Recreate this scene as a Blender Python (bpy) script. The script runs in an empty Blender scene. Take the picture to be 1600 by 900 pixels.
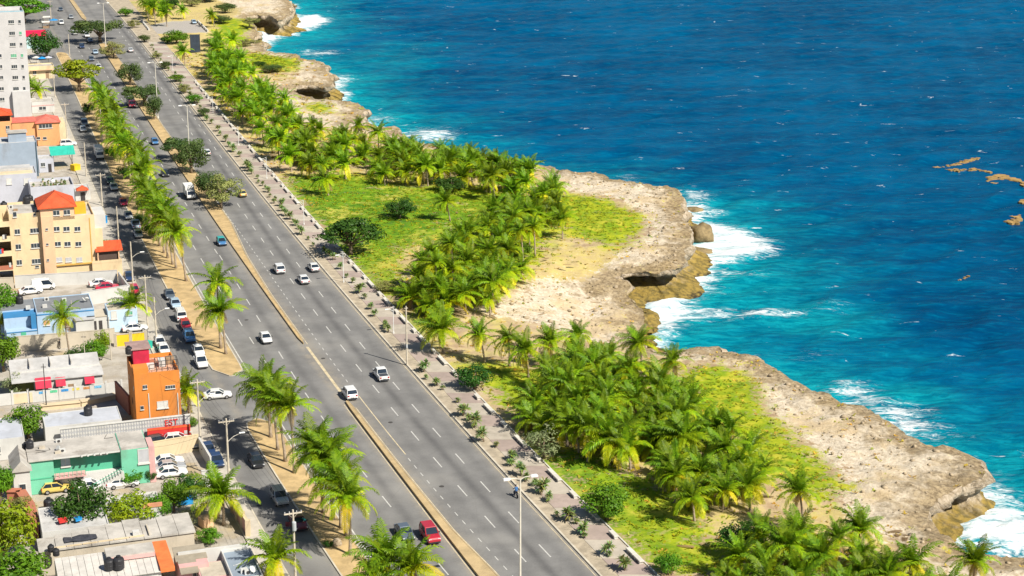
import bpy, bmesh, math, random
import numpy as np
from mathutils import Vector, Matrix, noise as mnoise, kdtree

# ------------------------------------------------------------------ camera, sky, sun, exposure
SC = bpy.context.scene
COL = SC.collection
CAM_H, F_PX, PITCH = 94.0, 2740.0, math.radians(16.27)
cam_d = bpy.data.cameras.new("camera"); cam = bpy.data.objects.new("camera", cam_d); COL.objects.link(cam)
cam.location = (0, 0, CAM_H); cam.rotation_euler = (math.pi / 2 - PITCH, 0, 0)
cam_d.sensor_width = 36; cam_d.lens = 36 * F_PX / 1600; cam_d.clip_start = 1; cam_d.clip_end = 40000
SC.camera = cam
SUN_ELEV = math.radians(46)
SUN_DIR = Vector((0.76, -0.65, 0)).normalized() * math.cos(SUN_ELEV) + Vector((0, 0, math.sin(SUN_ELEV)))  # towards the sun
world = bpy.data.worlds.new("World"); SC.world = world; world.use_nodes = True
wn = world.node_tree; wn.nodes.clear()
sky = wn.nodes.new("ShaderNodeTexSky"); sky.sky_type = 'NISHITA'; sky.sun_disc = False
sky.sun_elevation = SUN_ELEV; sky.sun_rotation = math.atan2(SUN_DIR.x, SUN_DIR.y); sky.dust_density = 0.6; sky.ozone_density = 1.5
wb = wn.nodes.new("ShaderNodeBackground"); wb.inputs[1].default_value = 0.052
wo = wn.nodes.new("ShaderNodeOutputWorld"); wn.links.new(sky.outputs[0], wb.inputs[0]); wn.links.new(wb.outputs[0], wo.inputs[0])
sun_d = bpy.data.lights.new("sun", 'SUN'); sun_d.energy = 5.0; sun_d.angle = math.radians(0.5); sun_d.color = (1, 0.945, 0.83)
sun = bpy.data.objects.new("sun", sun_d); COL.objects.link(sun); sun.rotation_euler = SUN_DIR.to_track_quat('Z', 'Y').to_euler()
sun.location = (0, 0, 200)
SC.view_settings.view_transform = 'Standard'; SC.view_settings.look = 'None'
SC.view_settings.exposure = 0.52; SC.view_settings.gamma = 1.0; SC.view_settings.use_curve_mapping = False
SC.render.engine = 'CYCLES'; SC.cycles.use_denoising = True
SC.cycles.max_bounces = 5; SC.cycles.diffuse_bounces = 2; SC.cycles.glossy_bounces = 2; SC.cycles.transmission_bounces = 3; SC.cycles.transparent_max_bounces = 4

RNG = random.Random(11)
NP = np.random.default_rng(5)
SEA = -7.0

def g(px, py, z=0.0):
    """where the place seen at a photograph pixel stands, on the level z"""
    x = (px - 800) / F_PX; y = -(py - 450) / F_PX
    d = Vector((x, y * math.sin(PITCH) + math.cos(PITCH), y * math.cos(PITCH) - math.sin(PITCH)))
    t = (z - CAM_H) / d.z
    return Vector((d.x * t, d.y * t, z))
def gxy(pts, z=0.0):
    return np.array([[g(a, b, z).x, g(a, b, z).y] for a, b in pts])
def ordinal(n):
    w = ['first', 'second', 'third', 'fourth', 'fifth', 'sixth', 'seventh', 'eighth', 'ninth', 'tenth', 'eleventh', 'twelfth', 'thirteenth',
         'fourteenth', 'fifteenth', 'sixteenth', 'seventeenth', 'eighteenth', 'nineteenth', 'twentieth']
    t = {20: 'twenty', 30: 'thirty', 40: 'forty', 50: 'fifty', 60: 'sixty', 70: 'seventy', 80: 'eighty', 90: 'ninety'}
    if n > 99: return 'hundredth' if n == 100 else 'hundred-and-' + ordinal(n - 100)
    if n <= 20: return w[n - 1]
    return t[n // 10 * 10] + '-' + w[n % 10 - 1] if n % 10 else {30: 'thirtieth', 40: 'fortieth', 50: 'fiftieth', 60: 'sixtieth', 70: 'seventieth', 80: 'eightieth', 90: 'ninetieth'}[n]

# ------------------------------------------------------------------ materials
def nd(nt, typ, ins=None, **kw):
    n = nt.nodes.new(typ)
    for k, v in kw.items(): setattr(n, k, v)
    for k, v in (ins or {}).items():
        if isinstance(v, bpy.types.NodeSocket): nt.links.new(v, n.inputs[k])
        elif v is not None: n.inputs[k].default_value = v
    return n
def c4(c): return (c[0], c[1], c[2], 1)
def mixc(nt, fac, a, b, blend='MIX'):
    m = nt.nodes.new("ShaderNodeMix"); m.data_type = 'RGBA'; m.blend_type = blend
    for s, v in ((m.inputs[0], fac), (m.inputs[6], a), (m.inputs[7], b)):
        if isinstance(v, bpy.types.NodeSocket): nt.links.new(v, s)
        else: s.default_value = v if not isinstance(v, tuple) or len(v) == 4 else c4(v)
    return m.outputs[2]
def math_(nt, op, a, b=None, c=None, clamp=False):
    m = nt.nodes.new("ShaderNodeMath"); m.operation = op; m.use_clamp = clamp
    for i, v in enumerate((a, b, c)):
        if v is None: continue
        if isinstance(v, bpy.types.NodeSocket): nt.links.new(v, m.inputs[i])
        else: m.inputs[i].default_value = v
    return m.outputs[0]
def ramp(nt, fac, stops):
    r = nt.nodes.new("ShaderNodeValToRGB"); e = r.color_ramp.elements
    while len(e) < len(stops): e.new(0.5)
    for i, (p, c) in enumerate(stops):
        e[i].position = p; e[i].color = c4(c) if not isinstance(c, (int, float)) else (c, c, c, 1)
    nt.links.new(fac, r.inputs[0]); return r.outputs[0]
def smooth(nt, v, lo, hi):
    m = nt.nodes.new("ShaderNodeMapRange"); m.interpolation_type = 'SMOOTHSTEP'
    nt.links.new(v, m.inputs[0]); m.inputs[1].default_value = lo; m.inputs[2].default_value = hi
    return m.outputs[0]
def newmat(name):
    m = bpy.data.materials.new(name); m.use_nodes = True; nt = m.node_tree; nt.nodes.clear()
    out = nt.nodes.new("ShaderNodeOutputMaterial"); b = nt.nodes.new("ShaderNodeBsdfPrincipled")
    nt.links.new(b.outputs[0], out.inputs[0]); return m, nt, b, out
MATS = {}
def mat(name, col, rough=0.75, var=0.12, scale=0.8, bump=0.0, bscale=6.0, metallic=0.0, coat=0.0, dirt=0.0, spec=0.35, rnd=0.0):
    if name in MATS: return MATS[name]
    m, nt, b, out = newmat(name)
    tc = nd(nt, "ShaderNodeTexCoord").outputs['Object']
    n1 = nd(nt, "ShaderNodeTexNoise", {'Vector': tc, 'Scale': scale, 'Detail': 5.0, 'Roughness': 0.65}).outputs[0]
    lo = tuple(max(0, c * (1 - var)) for c in col); hi = tuple(min(1, c * (1 + var)) for c in col)
    c = mixc(nt, smooth(nt, n1, 0.3, 0.7), lo, hi)
    if dirt:
        n2 = nd(nt, "ShaderNodeTexNoise", {'Vector': nd(nt, "ShaderNodeMapping", {'Vector': tc, 'Scale': (1, 1, 0.3)}).outputs[0], 'Scale': scale * 0.45 + 0.1, 'Detail': 6.0, 'Roughness': 0.75}).outputs[0]
        c = mixc(nt, math_(nt, 'MULTIPLY', smooth(nt, n2, 0.5, 0.72), dirt), c, (0.16, 0.13, 0.10))
    if rnd:
        oi = nd(nt, "ShaderNodeObjectInfo").outputs['Random']
        h = nd(nt, "ShaderNodeHueSaturation", {'Color': c, 'Value': math_(nt, 'MULTIPLY_ADD', oi, 2 * rnd, 1 - rnd)}); c = h.outputs[0]
    nt.links.new(c, b.inputs['Base Color'])
    b.inputs['Roughness'].default_value = rough; b.inputs['Metallic'].default_value = metallic
    b.inputs['Specular IOR Level'].default_value = spec; b.inputs['Coat Weight'].default_value = coat; b.inputs['Coat Roughness'].default_value = 0.08
    if bump:
        n3 = nd(nt, "ShaderNodeTexNoise", {'Vector': tc, 'Scale': bscale, 'Detail': 4.0}).outputs[0]
        nt.links.new(nd(nt, "ShaderNodeBump", {'Height': n3, 'Strength': bump, 'Distance': 0.1}).outputs[0], b.inputs['Normal'])
    MATS[name] = m; return m

# ------------------------------------------------------------------ mesh and object helpers
class MB:
    def __init__(s): s.v = []; s.f = []; s.m = []; s.c = []
    def quad(s, a, b, c, d, m=0):
        n = len(s.v); s.v += [a, b, c, d]; s.f.append((n, n + 1, n + 2, n + 3)); s.m.append(m)
    def tri(s, a, b, c, m=0):
        n = len(s.v); s.v += [a, b, c]; s.f.append((n, n + 1, n + 2)); s.m.append(m)
    def poly(s, pts, m=0):
        n = len(s.v); s.v += list(pts); s.f.append(tuple(range(n, n + len(pts)))); s.m.append(m)
    def box(s, x0, x1, y0, y1, z0, z1, m=0, bev=0.0):
        n = len(s.v)
        if bev:
            b = bev
            s.v += [(x0, y0, z0), (x1, y0, z0), (x1, y1, z0), (x0, y1, z0), (x0, y0, z1 - b), (x1, y0, z1 - b), (x1, y1, z1 - b), (x0, y1, z1 - b),
                    (x0 + b, y0 + b, z1), (x1 - b, y0 + b, z1), (x1 - b, y1 - b, z1), (x0 + b, y1 - b, z1)]
            fs = [(3, 2, 1, 0), (0, 1, 5, 4), (1, 2, 6, 5), (2, 3, 7, 6), (3, 0, 4, 7), (4, 5, 9, 8), (5, 6, 10, 9), (6, 7, 11, 10), (7, 4, 8, 11), (8, 9, 10, 11)]
        else:
            s.v += [(x0, y0, z0), (x1, y0, z0), (x1, y1, z0), (x0, y1, z0), (x0, y0, z1), (x1, y0, z1), (x1, y1, z1), (x0, y1, z1)]
            fs = [(3, 2, 1, 0), (0, 1, 5, 4), (1, 2, 6, 5), (2, 3, 7, 6), (3, 0, 4, 7), (4, 5, 6, 7)]
        for f in fs: s.f.append(tuple(n + i for i in f)); s.m.append(m)
        return s
    def prism(s, poly, z0, z1, m=0):
        n = len(s.v); k = len(poly)
        s.v += [(p[0], p[1], z0) for p in poly] + [(p[0], p[1], z1) for p in poly]
        s.f.append(tuple(range(n + k - 1, n - 1, -1))); s.f.append(tuple(range(n + k, n + 2 * k))); s.m += [m, m]
        for i in range(k):
            j = (i + 1) % k; s.f.append((n + i, n + j, n + k + j, n + k + i)); s.m.append(m)
        return s
    def sweep(s, prof, a, b, axis='y', m=0):
        """closed 2-D profile (x,z or y,z) extruded along y or x"""
        n = len(s.v); k = len(prof)
        for t in (a, b): s.v += [(p[0], t, p[1]) if axis == 'y' else (t, p[0], p[1]) for p in prof]
        s.f.append(tuple(range(n, n + k))); s.f.append(tuple(range(n + 2 * k - 1, n + k - 1, -1))); s.m += [m, m]
        for i in range(k):
            j = (i + 1) % k; s.f.append((n + j, n + i, n + k + i, n + k + j)); s.m.append(m)
        return s
    def tube(s, pts, rad, sides=6, m=0, cap=True):
        n0 = len(s.v); pts = [Vector(p) for p in pts]; k = len(pts)
        if not hasattr(rad, '__len__'): rad = [rad] * k
        up = Vector((0, 0, 1))
        for i, p in enumerate(pts):
            t = (pts[min(i + 1, k - 1)] - pts[max(i - 1, 0)])
            t = t.normalized() if t.length > 1e-9 else Vector((0, 0, 1))
            a = t.cross(Vector((1, 0, 0)) if abs(t.x) < 0.9 else Vector((0, 1, 0))).normalized(); b = t.cross(a)
            for j in range(sides):
                w = 2 * math.pi * j / sides
                s.v.append(tuple(p + (a * math.cos(w) + b * math.sin(w)) * rad[i]))
        for i in range(k - 1):
            for j in range(sides):
                q = (j + 1) % sides
                s.f.append((n0 + i * sides + j, n0 + i * sides + q, n0 + (i + 1) * sides + q, n0 + (i + 1) * sides + j)); s.m.append(m)
        if cap:
            s.f.append(tuple(n0 + j for j in range(sides - 1, -1, -1))); s.f.append(tuple(n0 + (k - 1) * sides + j for j in range(sides))); s.m += [m, m]
        return s
    def lathe(s, prof, sides=12, c=(0, 0), m=0):
        n0 = len(s.v); k = len(prof)
        for r, z in prof:
            for j in range(sides):
                w = 2 * math.pi * j / sides; s.v.append((c[0] + r * math.cos(w), c[1] + r * math.sin(w), z))
        for i in range(k - 1):
            for j in range(sides):
                q = (j + 1) % sides
                s.f.append((n0 + i * sides + j, n0 + i * sides + q, n0 + (i + 1) * sides + q, n0 + (i + 1) * sides + j)); s.m.append(m)
        s.f.append(tuple(n0 + j for j in range(sides - 1, -1, -1))); s.f.append(tuple(n0 + (k - 1) * sides + j for j in range(sides))); s.m += [m, m]
        return s
    def mesh(s, name, mats, smooth_=False):
        me = bpy.data.meshes.new(name); me.from_pydata([tuple(v) for v in s.v], [], s.f)
        for mt in (mats if isinstance(mats, (list, tuple)) else [mats]): me.materials.append(mt)
        if any(s.m): me.polygons.foreach_set('material_index', s.m)
        if smooth_: me.polygons.foreach_set('use_smooth', [True] * len(s.f))
        if s.c:
            ca = me.color_attributes.new('col', 'FLOAT_COLOR', 'POINT')
            ca.data.foreach_set('color', np.array(s.c, dtype=np.float32).ravel())
        me.update(); return me
    def build(s, name, mats, parent=None, smooth_=False):
        return link(name, s.mesh(name, mats, smooth_), parent)
def link(name, data, parent=None, loc=None, rz=None):
    o = bpy.data.objects.new(name, data); COL.objects.link(o)
    if parent is not None: o.parent = parent
    if loc is not None: o.location = loc
    if rz is not None: o.rotation_euler = (0, 0, rz)
    return o
def tag(o, label, cat, group=None):
    o['label'] = label; o['category'] = cat
    if group: o['group'] = group
    return o
def kind(o, k, label=None):
    o['kind'] = k
    if label: o['label'] = label
    return o
def thing(name, label, cat, loc=(0, 0, 0), rz=0.0, group=None):
    return tag(link(name, None, None, loc, rz), label, cat, group)
def copy_tree(o, parent=None):
    c = o.copy(); COL.objects.link(c); c.parent = parent
    for ch in list(o.children): copy_tree(ch, c)
    return c
def drop_tree(o):
    for ch in list(o.children): drop_tree(ch)
    bpy.data.objects.remove(o)
def np_mesh(name, verts, faces, mats, attrs=None, smooth_=False, midx=None):
    """verts Nx3, faces Mx4 (or Mx3) arrays"""
    me = bpy.data.meshes.new(name); verts = np.asarray(verts, np.float32); faces = np.asarray(faces, np.int32)
    k = faces.shape[1]
    me.vertices.add(len(verts)); me.vertices.foreach_set('co', verts.ravel())
    me.loops.add(faces.size); me.loops.foreach_set('vertex_index', faces.ravel())
    me.polygons.add(len(faces)); me.polygons.foreach_set('loop_start', np.arange(0, faces.size, k, dtype=np.int32))
    me.update(calc_edges=True)
    for mt in (mats if isinstance(mats, (list, tuple)) else [mats]): me.materials.append(mt)
    if midx is not None: me.polygons.foreach_set('material_index', np.asarray(midx, np.int32))
    if smooth_: me.polygons.foreach_set('use_smooth', np.ones(len(faces), bool))
    for nm, arr in (attrs or {}).items():
        arr = np.asarray(arr, np.float32)
        if arr.ndim == 1:
            a = me.attributes.new(nm, 'FLOAT', 'POINT'); a.data.foreach_set('value', arr)
        else:
            a = me.color_attributes.new(nm, 'FLOAT_COLOR', 'POINT'); a.data.foreach_set('color', np.c_[arr, np.ones(len(arr))].astype(np.float32).ravel() if arr.shape[1] == 3 else arr.ravel())
    me.validate(); return me

# 2-D value noise on arrays (used to roughen ground, coast, water)
_perm = NP.random((256, 256)).astype(np.float32)
def vnoise(x, y):
    xi = np.floor(x).astype(int); yi = np.floor(y).astype(int); fx = x - xi; fy = y - yi
    fx = fx * fx * (3 - 2 * fx); fy = fy * fy * (3 - 2 * fy)
    a = _perm[xi & 255, yi & 255]; b = _perm[(xi + 1) & 255, yi & 255]; c = _perm[xi & 255, (yi + 1) & 255]; d = _perm[(xi + 1) & 255, (yi + 1) & 255]
    return (a * (1 - fx) + b * fx) * (1 - fy) + (c * (1 - fx) + d * fx) * fy
def fbm(x, y, oct=4, gain=0.5):
    s = 0; a = 1; t = 0
    for i in range(oct):
        s = s + a * vnoise(x * 2 ** i + 17.3 * i, y * 2 ** i + 5.1 * i); t += a; a *= gain
    return s / t
def inpoly(X, Y, poly):
    r = np.zeros(X.shape, bool); n = len(poly)
    x0, y0 = poly[:, 0].min(), poly[:, 1].min(); x1, y1 = poly[:, 0].max(), poly[:, 1].max()
    sel = (X >= x0) & (X <= x1) & (Y >= y0) & (Y <= y1)
    if not sel.any(): return r
    xs, ys = X[sel], Y[sel]; q = np.zeros(xs.shape, bool)
    for i in range(n):
        ax, ay = poly[i]; bx, by = poly[(i + 1) % n]
        if ay == by: continue
        q ^= ((ay > ys) != (by > ys)) & (xs < (bx - ax) * (ys - ay) / (by - ay) + ax)
    r[sel] = q; return r
# ------------------------------------------------------------------ the lie of the land: roads as curves x = f(y)
class Line:
    def __init__(s, pts, z=0.0, deg=3):
        w = gxy(pts, z); o = np.argsort(w[:, 1]); w = w[o]; s.y0, s.y1 = w[0, 1], w[-1, 1]
        s.m = (s.y0 + s.y1) / 2; s.h = (s.y1 - s.y0) / 2
        s.p = np.polyfit((w[:, 1] - s.m) / s.h, w[:, 0], deg); s.d = np.polyder(s.p)
        s.err = np.abs(np.polyval(s.p, (w[:, 1] - s.m) / s.h) - w[:, 0]).max()
    def __call__(s, y):
        t = (np.asarray(y, float) - s.m) / s.h; c = np.clip(t, -1, 1)
        return np.polyval(s.p, c) + np.polyval(s.d, c) * (t - c)
KERB = Line([(185, 22), (205, 47), (250, 110), (300, 166), (350, 226), (420, 315), (490, 399), (510, 422), (562, 490), (602, 538), (625, 565), (680, 625), (700, 650), (777, 733), (817, 777), (870, 826), (950, 897)])
BENCH = Line([(248, 58), (282, 100), (310, 140), (337, 172), (425, 271), (445, 292), (480, 332), (490, 342), (547, 410), (577, 445), (622, 495), (652, 532), (692, 572), (717, 600), (760, 643), (810, 693), (867, 747), (930, 807), (1000, 873)])
MEDL = Line([(140, 47), (175, 105), (217, 170), (240, 200), (300, 285), (345, 357), (372, 400), (425, 477), (465, 535), (532, 628), (617, 733), (700, 840), (743, 893)])
ISLR = Line([(118, 100), (174, 200), (250, 340), (294, 420), (325, 480), (353, 530), (388, 590), (438, 675), (493, 750), (555, 833), (585, 887)])
SERR = Line([(92, 95), (120, 150), (140, 200), (187, 310), (232, 397), (260, 445), (300, 515), (332, 580), (383, 672), (410, 717), (433, 760), (493, 840), (537, 897)])
SERL = Line([(62, 95), (85, 150), (110, 212), (147, 275), (172, 345), (200, 405), (220, 462), (246, 525), (282, 590), (313, 640), (363, 745), (400, 805), (427, 847)])
DASH2 = Line([(222, 96), (375, 326), (388, 345), (403, 365), (435, 407), (470, 455), (489, 480), (514, 514), (535, 544), (559, 575), (585, 608), (615, 643), (647, 681), (682, 721), (720, 763), (762, 810), (807, 860)])
DASH1 = lambda y: DASH2(y) + 3.65
DASH3 = Line([(380, 370), (400, 397), (432, 446), (457, 477), (480, 510), (500, 537), (522, 569), (537, 590), (563, 623), (633, 710), (677, 762), (715, 807), (743, 835)])
DASH4 = Line([(442, 560), (456, 582), (605, 785), (640, 827), (678, 872)], deg=2)
def Yp(px, py, z=0.0): return g(px, py, z).y

# coast, traced from far to near: (px, py, level)
COAST_PX = [(439, -3, 0), (454, 4, 0), (460, 10, 0), (462, 17, -3), (452, 24, -3), (436, 30, 0), (420, 24, 0), (404, 22, 0), (390, 25, 0), (383, 34, -2), (386, 46, -4), (397, 54, -5), (398, 70, -5), (413, 79, 0), (440, 80, 0), (457, 82, 0), (472, 91, 0), (500, 93, 0), (507, 107, 0), (514, 115, 0),
    (524, 124, -2), (527, 134, -4), (512, 132, 0), (490, 126, 0), (470, 125, 0), (455, 130, 0), (448, 141, -2), (462, 147, -3), (490, 149, 0), (540, 154, 0), (560, 161, 0), (566, 176, 0), (574, 186, -2), (566, 190, -1), (552, 187, 0), (545, 192, 0), (560, 197, 0), (600, 196, 0), (620, 197, 0), (628, 210, 0), (660, 222, 0), (720, 235, 0), (785, 244, 0), (835, 253, 0),
    (862, 255, 0), (868, 263, 0), (900, 266, 0), (940, 268, 0), (952, 279, 0), (1000, 283, 0), (1042, 287, 0), (1060, 296, 0), (1069, 307, 0), (1071, 325, 0), (1077, 355, 0), (1081, 376, 0), (1072, 392, 0), (1056, 409, 0), (1030, 412, 0), (1000, 411, 0), (965, 412, 0), (942, 420, 0), (938, 432, -1), (952, 445, -4), (975, 456, -5.5), (986, 466, -6), (992, 484, -6), (1005, 502, -5), (1014, 522, -3),
    (1024, 536, 0), (1060, 534, 0), (1090, 530, 0), (1124, 534, 0), (1135, 544, 0), (1187, 553, 0), (1199, 566, 0), (1232, 588, 0), (1270, 603, 0), (1315, 625, 0), (1352, 635, 0), (1375, 648, 0), (1401, 663, 0), (1412, 675, 0), (1435, 689, 0), (1487, 698, 0), (1525, 711, 0), (1536, 727, 0), (1537, 744, 0),
    (1505, 758, 0), (1478, 770, 0), (1455, 786, 0), (1452, 806, 0), (1470, 828, 0), (1492, 848, 0), (1515, 862, 0), (1544, 866, 0), (1581, 865, 0), (1615, 868, 0)]
cw = np.array([[g(a, b, c).x, g(a, b, c).y] for a, b, c in COAST_PX])
cw = np.vstack([[[-1500, 3900], [-620, 2000], [-240, 1100], [-140, 880]], cw, [[80, 212], [120, 190], [160, 140], [190, 60], [240, -300], [300, -1500]]])
# refine with a fractal wobble
def refine(P, it):
    for k in range(it):
        Q = []
        for a, b in zip(P[:-1], P[1:]):
            d = b - a; L = np.hypot(*d); Q.append(a)
            if L > 1.0:
                n = np.array([-d[1], d[0]]); Q.append((a + b) / 2 + n * NP.normal() * (0.075 if L < 60 else 0.03))
        Q.append(P[-1]); P = np.array(Q)
    return P
COAST = refine(cw, 6)
seg = np.diff(COAST, axis=0); tl = np.hypot(seg[:, 0], seg[:, 1])
cum = np.r_[0, np.cumsum(tl)]
near = np.arange(0, cum[-1], 0.6)
CPTS = np.c_[np.interp(near, cum, COAST[:, 0]), np.interp(near, cum, COAST[:, 1])]
CPTS = CPTS[(CPTS[:, 1] > 20) & (CPTS[:, 1] < 1300)]
dt = np.gradient(CPTS, axis=0); dt = np.array([np.convolve(np.pad(dt[:, i], 4, mode='edge'), np.ones(9) / 9, 'valid') for i in (0, 1)]).T
CNRM = np.c_[-dt[:, 1], dt[:, 0]]; CNRM /= np.linalg.norm(CNRM, axis=1)[:, None] + 1e-9   # towards the sea (coast runs far -> near, sea to the east)
if CNRM[len(CNRM) // 2] @ np.array([1, 0.2]) < 0: CNRM = -CNRM
KD = kdtree.KDTree(len(CPTS))
for i, p in enumerate(CPTS): KD.insert((p[0], p[1], 0), i)
KD.balance()
LANDPOLY = np.vstack([COAST, [[-9000, -1500], [-9000, 3900]]])

def spaced(parts):
    out = []
    for a, b, n in parts: out += list(np.linspace(a, b, n, endpoint=False))
    return np.array(out + [parts[-1][1]])
ys = spaced([(-1400, 100, 10), (100, 190, 30), (190, 420, 288), (420, 860, 300), (860, 1300, 60), (1300, 3800, 20)])
os_ = spaced([(-8000, -400, 12), (-400, -100, 30), (-100, 9, 60), (9, 140, 156), (140, 320, 60)])
O, Yg = np.meshgrid(os_, ys); Xg = KERB(Yg) + O
ny, nx = Xg.shape
inside = inpoly(Xg, Yg, LANDPOLY)
cx = (Xg[:-1, :-1] + Xg[1:, 1:]) / 2; cy = (Yg[:-1, :-1] + Yg[1:, 1:]) / 2
cell = inpoly(cx, cy, LANDPOLY)
# keep no single stray cells
cnt = np.pad(cell.astype(int), 1); nb = cnt[:-2, 1:-1] + cnt[2:, 1:-1] + cnt[1:-1, :-2] + cnt[1:-1, 2:]
cell = (cell & (nb > 1)) | (nb > 3)
# distance to the coast for the ground east of the road
DIST = np.full(Xg.shape, 400.0); NEAR = np.zeros(Xg.shape, int)
m = (O > 5) & (O < 160) & (Yg > 100) & (Yg < 1250)
for i, j in zip(*np.nonzero(m)):
    co, k, d = KD.find((Xg[i, j], Yg[i, j], 0)); DIST[i, j] = d; NEAR[i, j] = k

def mask(polys, soft=2, z=0.0):
    r = np.zeros(Xg.shape, np.float32)
    for p in polys: r[inpoly(Xg, Yg, gxy(p, z))] = 1
    for _ in range(soft):
        q = np.pad(r, 1, mode='edge'); r = (q[:-2, 1:-1] + q[2:, 1:-1] + q[1:-1, :-2] + q[1:-1, 2:] + 2 * r) / 6
    return r
EAST = (Xg > BENCH(Yg) - 0.5) & (Yg > 100)
ROCK = mask([[(835, 250), (945, 268), (1062, 288), (1088, 375), (1060, 412), (990, 470), (1028, 530), (960, 520), (900, 505), (745, 488), (742, 474), (800, 458), (826, 425), (905, 418), (962, 397), (1004, 372), (1008, 345), (985, 318), (930, 303), (880, 296)],
             [(1040, 541), (1130, 533), (1240, 588), (1420, 672), (1545, 718), (1536, 760), (1470, 810), (1500, 850), (1630, 866), (1640, 920), (1480, 910), (1420, 862), (1330, 812), (1300, 785), (1312, 740), (1262, 690), (1196, 640), (1184, 590), (1130, 566), (1060, 560)],
             [(395, 60), (475, 88), (505, 92), (530, 140), (480, 150), (560, 154), (585, 192), (625, 195), (640, 216), (560, 206), (470, 192), (430, 165), (410, 135), (455, 120), (475, 108), (430, 88), (395, 84)],
             [(330, -5), (440, -5), (470, 20), (440, 45), (395, 60), (370, 40), (380, 15)]], 26)
ROCK = np.maximum(ROCK, np.clip(1.25 - DIST / 6.0, 0, 1) * EAST)
GRASS = mask([[(440, 277), (560, 272), (640, 296), (760, 286), (770, 330), (700, 352), (610, 410), (650, 490), (600, 470), (530, 405), (470, 330)],
              [(640, 440), (760, 300), (890, 310), (830, 420), (760, 470), (660, 480)],
              [(880, 303), (940, 308), (998, 335), (1010, 360), (965, 388), (905, 372), (860, 345)],
              [(1060, 568), (1130, 566), (1188, 600), (1192, 640), (1258, 700), (1318, 750), (1318, 812), (1250, 782), (1180, 722), (1095, 650), (1048, 620)],
              [(820, 690), (900, 700), (1045, 762), (1150, 880), (1080, 920), (1010, 885), (905, 782)], [(720, 560), (840, 575), (870, 640), (800, 655)],
              [(380, 82), (440, 86), (480, 100), (440, 110), (385, 106)], [(640, 500), (700, 500), (690, 530), (655, 530)], [(480, 160), (530, 162), (520, 178), (470, 172)], [(330, 30), (390, 28), (385, 55), (345, 58)]], 40)
DRY = mask([[(215, 0), (370, 0), (380, 30), (345, 60), (360, 75), (330, 130), (290, 90), (230, 50)], [(800, 395), (900, 380), (980, 392), (940, 420), (820, 440), (745, 480), (700, 490)],
            [(430, 265), (620, 270), (610, 292), (560, 280), (450, 282)], [(1040, 545), (1080, 560), (1060, 600), (1030, 580)], [(560, 395), (660, 350), (690, 370), (620, 440)], [(1270, 770), (1370, 815), (1420, 880), (1330, 870), (1270, 830)],
            [(460, 168), (560, 195), (640, 206), (640, 216), (540, 208), (470, 190)]], 12)
PAVE = mask([[(225, 40), (262, 34), (306, 32), (326, 50), (245, 53)]], 0)
# heights
n1 = fbm(Xg / 9, Yg / 9, 4); n2 = fbm(Xg / 2.2 + 40, Yg / 2.2, 4, 0.6); n3 = np.abs(fbm(Xg / 3.1 + 9, Yg / 3.1 + 70, 3) - 0.5) * 2
Z = np.full(Xg.shape, -0.05)
e = np.clip((O - (BENCH(Yg) - KERB(Yg)) - 0.5) / 4, 0, 1) * (Yg > 100) * (1 - PAVE)
Z += e * ((n1 - 0.5) * 1.3 + 0.1)
Z += e * ROCK * ((n2 - 0.5) * 1.1 - np.clip(0.2 - n3, 0, 1) * 1.5 * (n1 > 0.45))
Z -= e * ROCK * np.clip(1.0 - DIST / 5, 0, 1) * 0.5
low = np.zeros(Xg.shape)
for (a, b, r, dz) in ((975, 478, 15, -3.4), (1000, 515, 13, -2.6), (935, 470, 14, -1.3), (462, 150, 12, -2.0), (397, 62, 14, -3.0)):
    q = g(a, b, -3); low += dz * np.exp(-((Xg - q.x) ** 2 + (Yg - q.y) ** 2 * 0.5) / (r * r))
Z += e * np.maximum(low, -4.6)

# ---- ground material
GM, nt, bs, out = newmat("ground")
geo = nd(nt, "ShaderNodeNewGeometry").outputs['Position']
at = nd(nt, "ShaderNodeAttribute", attribute_name='cover'); sp = nd(nt, "ShaderNodeSeparateColor", {'Color': at.outputs['Color']})
at2 = nd(nt, "ShaderNodeAttribute", attribute_name='zone'); sp2 = nd(nt, "ShaderNodeSeparateColor", {'Color': at2.outputs['Color']})
def gn(scale, det=5.0, r=0.6, vec=None, dist=0.0):
    return nd(nt, "ShaderNodeTexNoise", {'Vector': vec or geo, 'Scale': scale, 'Detail': det, 'Roughness': r, 'Distortion': dist}).outputs[0]
na, nb_, nc, ne = gn(0.09), gn(0.35), gn(1.3, 6.0, 0.7), gn(0.045, 3.0)
rockc = mixc(nt, smooth(nt, nc, 0.34, 0.66), (0.50, 0.41, 0.295), (0.70, 0.61, 0.48))
rockc = mixc(nt, math_(nt, 'MULTIPLY', smooth(nt, na, 0.5, 0.62), 0.65), rockc, (0.54, 0.40, 0.22))
vor = nd(nt, "ShaderNodeTexVoronoi", {'Vector': geo, 'Scale': 0.55, 'Randomness': 1.0}, feature='DISTANCE_TO_EDGE').outputs[0]
rockc = mixc(nt, math_(nt, 'MULTIPLY', smooth(nt, gn(0.8, 6.0, 0.78, dist=1.5), 0.625, 0.68), 0.8), rockc, (0.16, 0.12, 0.075))
dryc = mixc(nt, smooth(nt, nb_, 0.35, 0.65), (0.47, 0.36, 0.17), (0.53, 0.43, 0.15))
dryc = mixc(nt, smooth(nt, nc, 0.5, 0.8), dryc, (0.60, 0.50, 0.36))
dirt = mixc(nt, smooth(nt, nb_, 0.3, 0.7), (0.36, 0.25, 0.15), (0.52, 0.41, 0.28))
grc = mixc(nt, smooth(nt, nb_, 0.32, 0.68), (0.060, 0.160, 0.010), (0.19, 0.32, 0.012))
cd = nd(nt, "ShaderNodeAttribute", attribute_name='coastd').outputs['Fac']
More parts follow.
